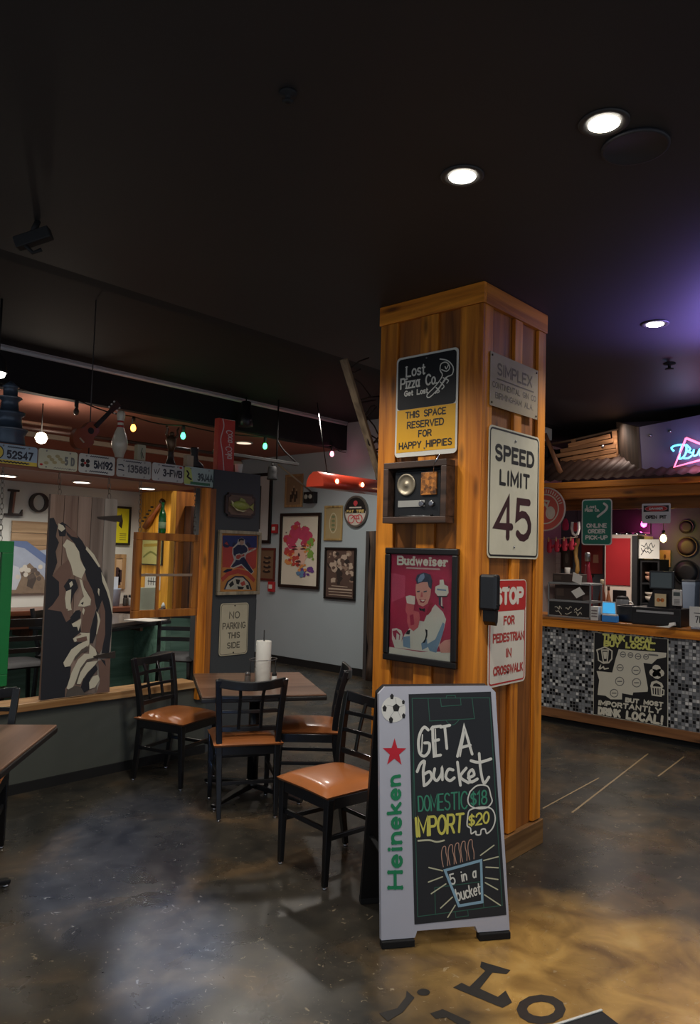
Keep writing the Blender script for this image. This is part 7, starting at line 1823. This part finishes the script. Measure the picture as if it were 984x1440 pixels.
mb = MB(); mb.tube([(sw * .2 * math.sin(k), -.02, sh * k / 8) for k in range(9)], [.022 + .006 * (k % 2) for k in range(9)], WOOD((150, 110, 50), (204, 160, 90), 'z', .5), 8); mb.build('strip', o); MB().tube([(0, -.02, sh), (0, -.02, sh + .45)], .004, WIREM, 5).build('cord', o)
# red mitts pegged on a line
XM = 8.2
la, lb = at(755, 758, XM), at(812, 755, XM)
mb = MB(); mb.tube([la - la, (lb - la) * .5 - Vector((0, 0, .015)), lb - la], .004, M((190, 170, 150), .6), 6); w_ = mb.build('peg_line', None, 0, la); tag(w_, 'pale line with red mitts pegged on it behind the counter', 'line')
MT = M((176, 40, 62), .7, 0, .15, 12)
for k, (px_, lab) in enumerate(((772.5, 'red mitt pegged on the line, first from the pillar'), (783, 'red mitt pegged on the line, second from the pillar'), (794, 'red mitt pegged on the line, third from the pillar'), (803.5, 'red mitt pegged on the line, nearest the pick-up sign'))):
    zt_ = at(px_, 757 - k * .4, XM).z; zl_ = at(px_, 776 - k * 1.2, XM).z; p = at(px_, 766, XM); hh = zt_ - zl_
    o = T('pegged_mitt', lab, 'mitt', (XM, p.y, zl_ - .012), R(-90), 'red mitts on the line')
    mb = MB(); mb.rings([[(.034 * s_ * math.cos(a * PI / 6), .018 * s_ * math.sin(a * PI / 6), z_ * hh) for a in range(12)] for z_, s_ in ((0, .5), (.08, .9), (.4, 1.05), (.7, .9), (.95, .75), (1.0, .7))], MT); mb.tube([(.025, 0, hh * .35), (.05, 0, hh * .5), (.052, 0, hh * .62)], [.014, .014, .010], MT, 8); mb.build('mitt_body', o)
    MB().box(-.006, .006, -.026, -.0195, hh * .82, hh * 1.15, M((206, 170, 120), .6)).build('clothes_peg', o)
p = at(795, 737, 8.3)
o = T('pink_pouch', 'small bright pink pouch hanging above the red mitts', 'pouch', (8.3, p.y, at(795, 746, 8.3).z), R(-90)); hh = at(795, 729, 8.3).z - o.location.z
mb = MB(); mb.rings([[(.042 * s_ * math.cos(a * PI / 6), .02 * s_ * math.sin(a * PI / 6), z_ * hh) for a in range(12)] for z_, s_ in ((0, .4), (.1, .9), (.45, 1.0), (.8, .7), (1.0, .35))], M((196, 46, 90), .6)); mb.build('bag', o); MB().tube([(0, 0, hh), (0, 0, hh + .4)], .003, WIREM, 5).build('cord', o)
o, sw, sh, h = WALL('horseshoe', 'white and red horseshoe shaped ornament beside the pick-up sign', 'ornament', ((804, 734), (815, 734), (815, 753), (804, 753)), 0, 8.0)
mb = MB(); mb.tube([(-sw * .4, -.01, sh), (-sw * .45, -.01, sh * .5), (-sw * .3, -.01, sh * .12), (0, -.01, 0), (sw * .3, -.01, sh * .12), (sw * .45, -.01, sh * .5), (sw * .4, -.01, sh)], .016, WHITE, 8); mb.build('shoe', o); MB().box(-sw * .2, sw * .2, -.015, -.005, sh * .3, sh * .95, SRED).build('red_centre', o); MB().tube([(0, -.01, sh), (0, -.01, sh + .35)], .003, WIREM, 5).build('cord', o)
# soft black thing at the bottom edge
p0 = hit(790, 1448, 2, 0); p1 = hit(846, 1430, 2, 0)
o = T('black_floor_stand', 'black low stand corner with a white edge at the bottom picture edge', 'stand', ((p0.x + p1.x) / 2, (p0.y + p1.y) / 2, 0), math.atan2((p1 - p0).y, (p1 - p0).x)); L_ = (p1 - p0).length
MB().box(-L_ / 2 - .05, L_ / 2, -.16, 0, 0, .022, MATTE).build('plate', o, .004); MB().box(-L_ / 2 - .05, L_ / 2, -.006, .0035, .0225, .027, WHITE).build('white_edge', o, .001)
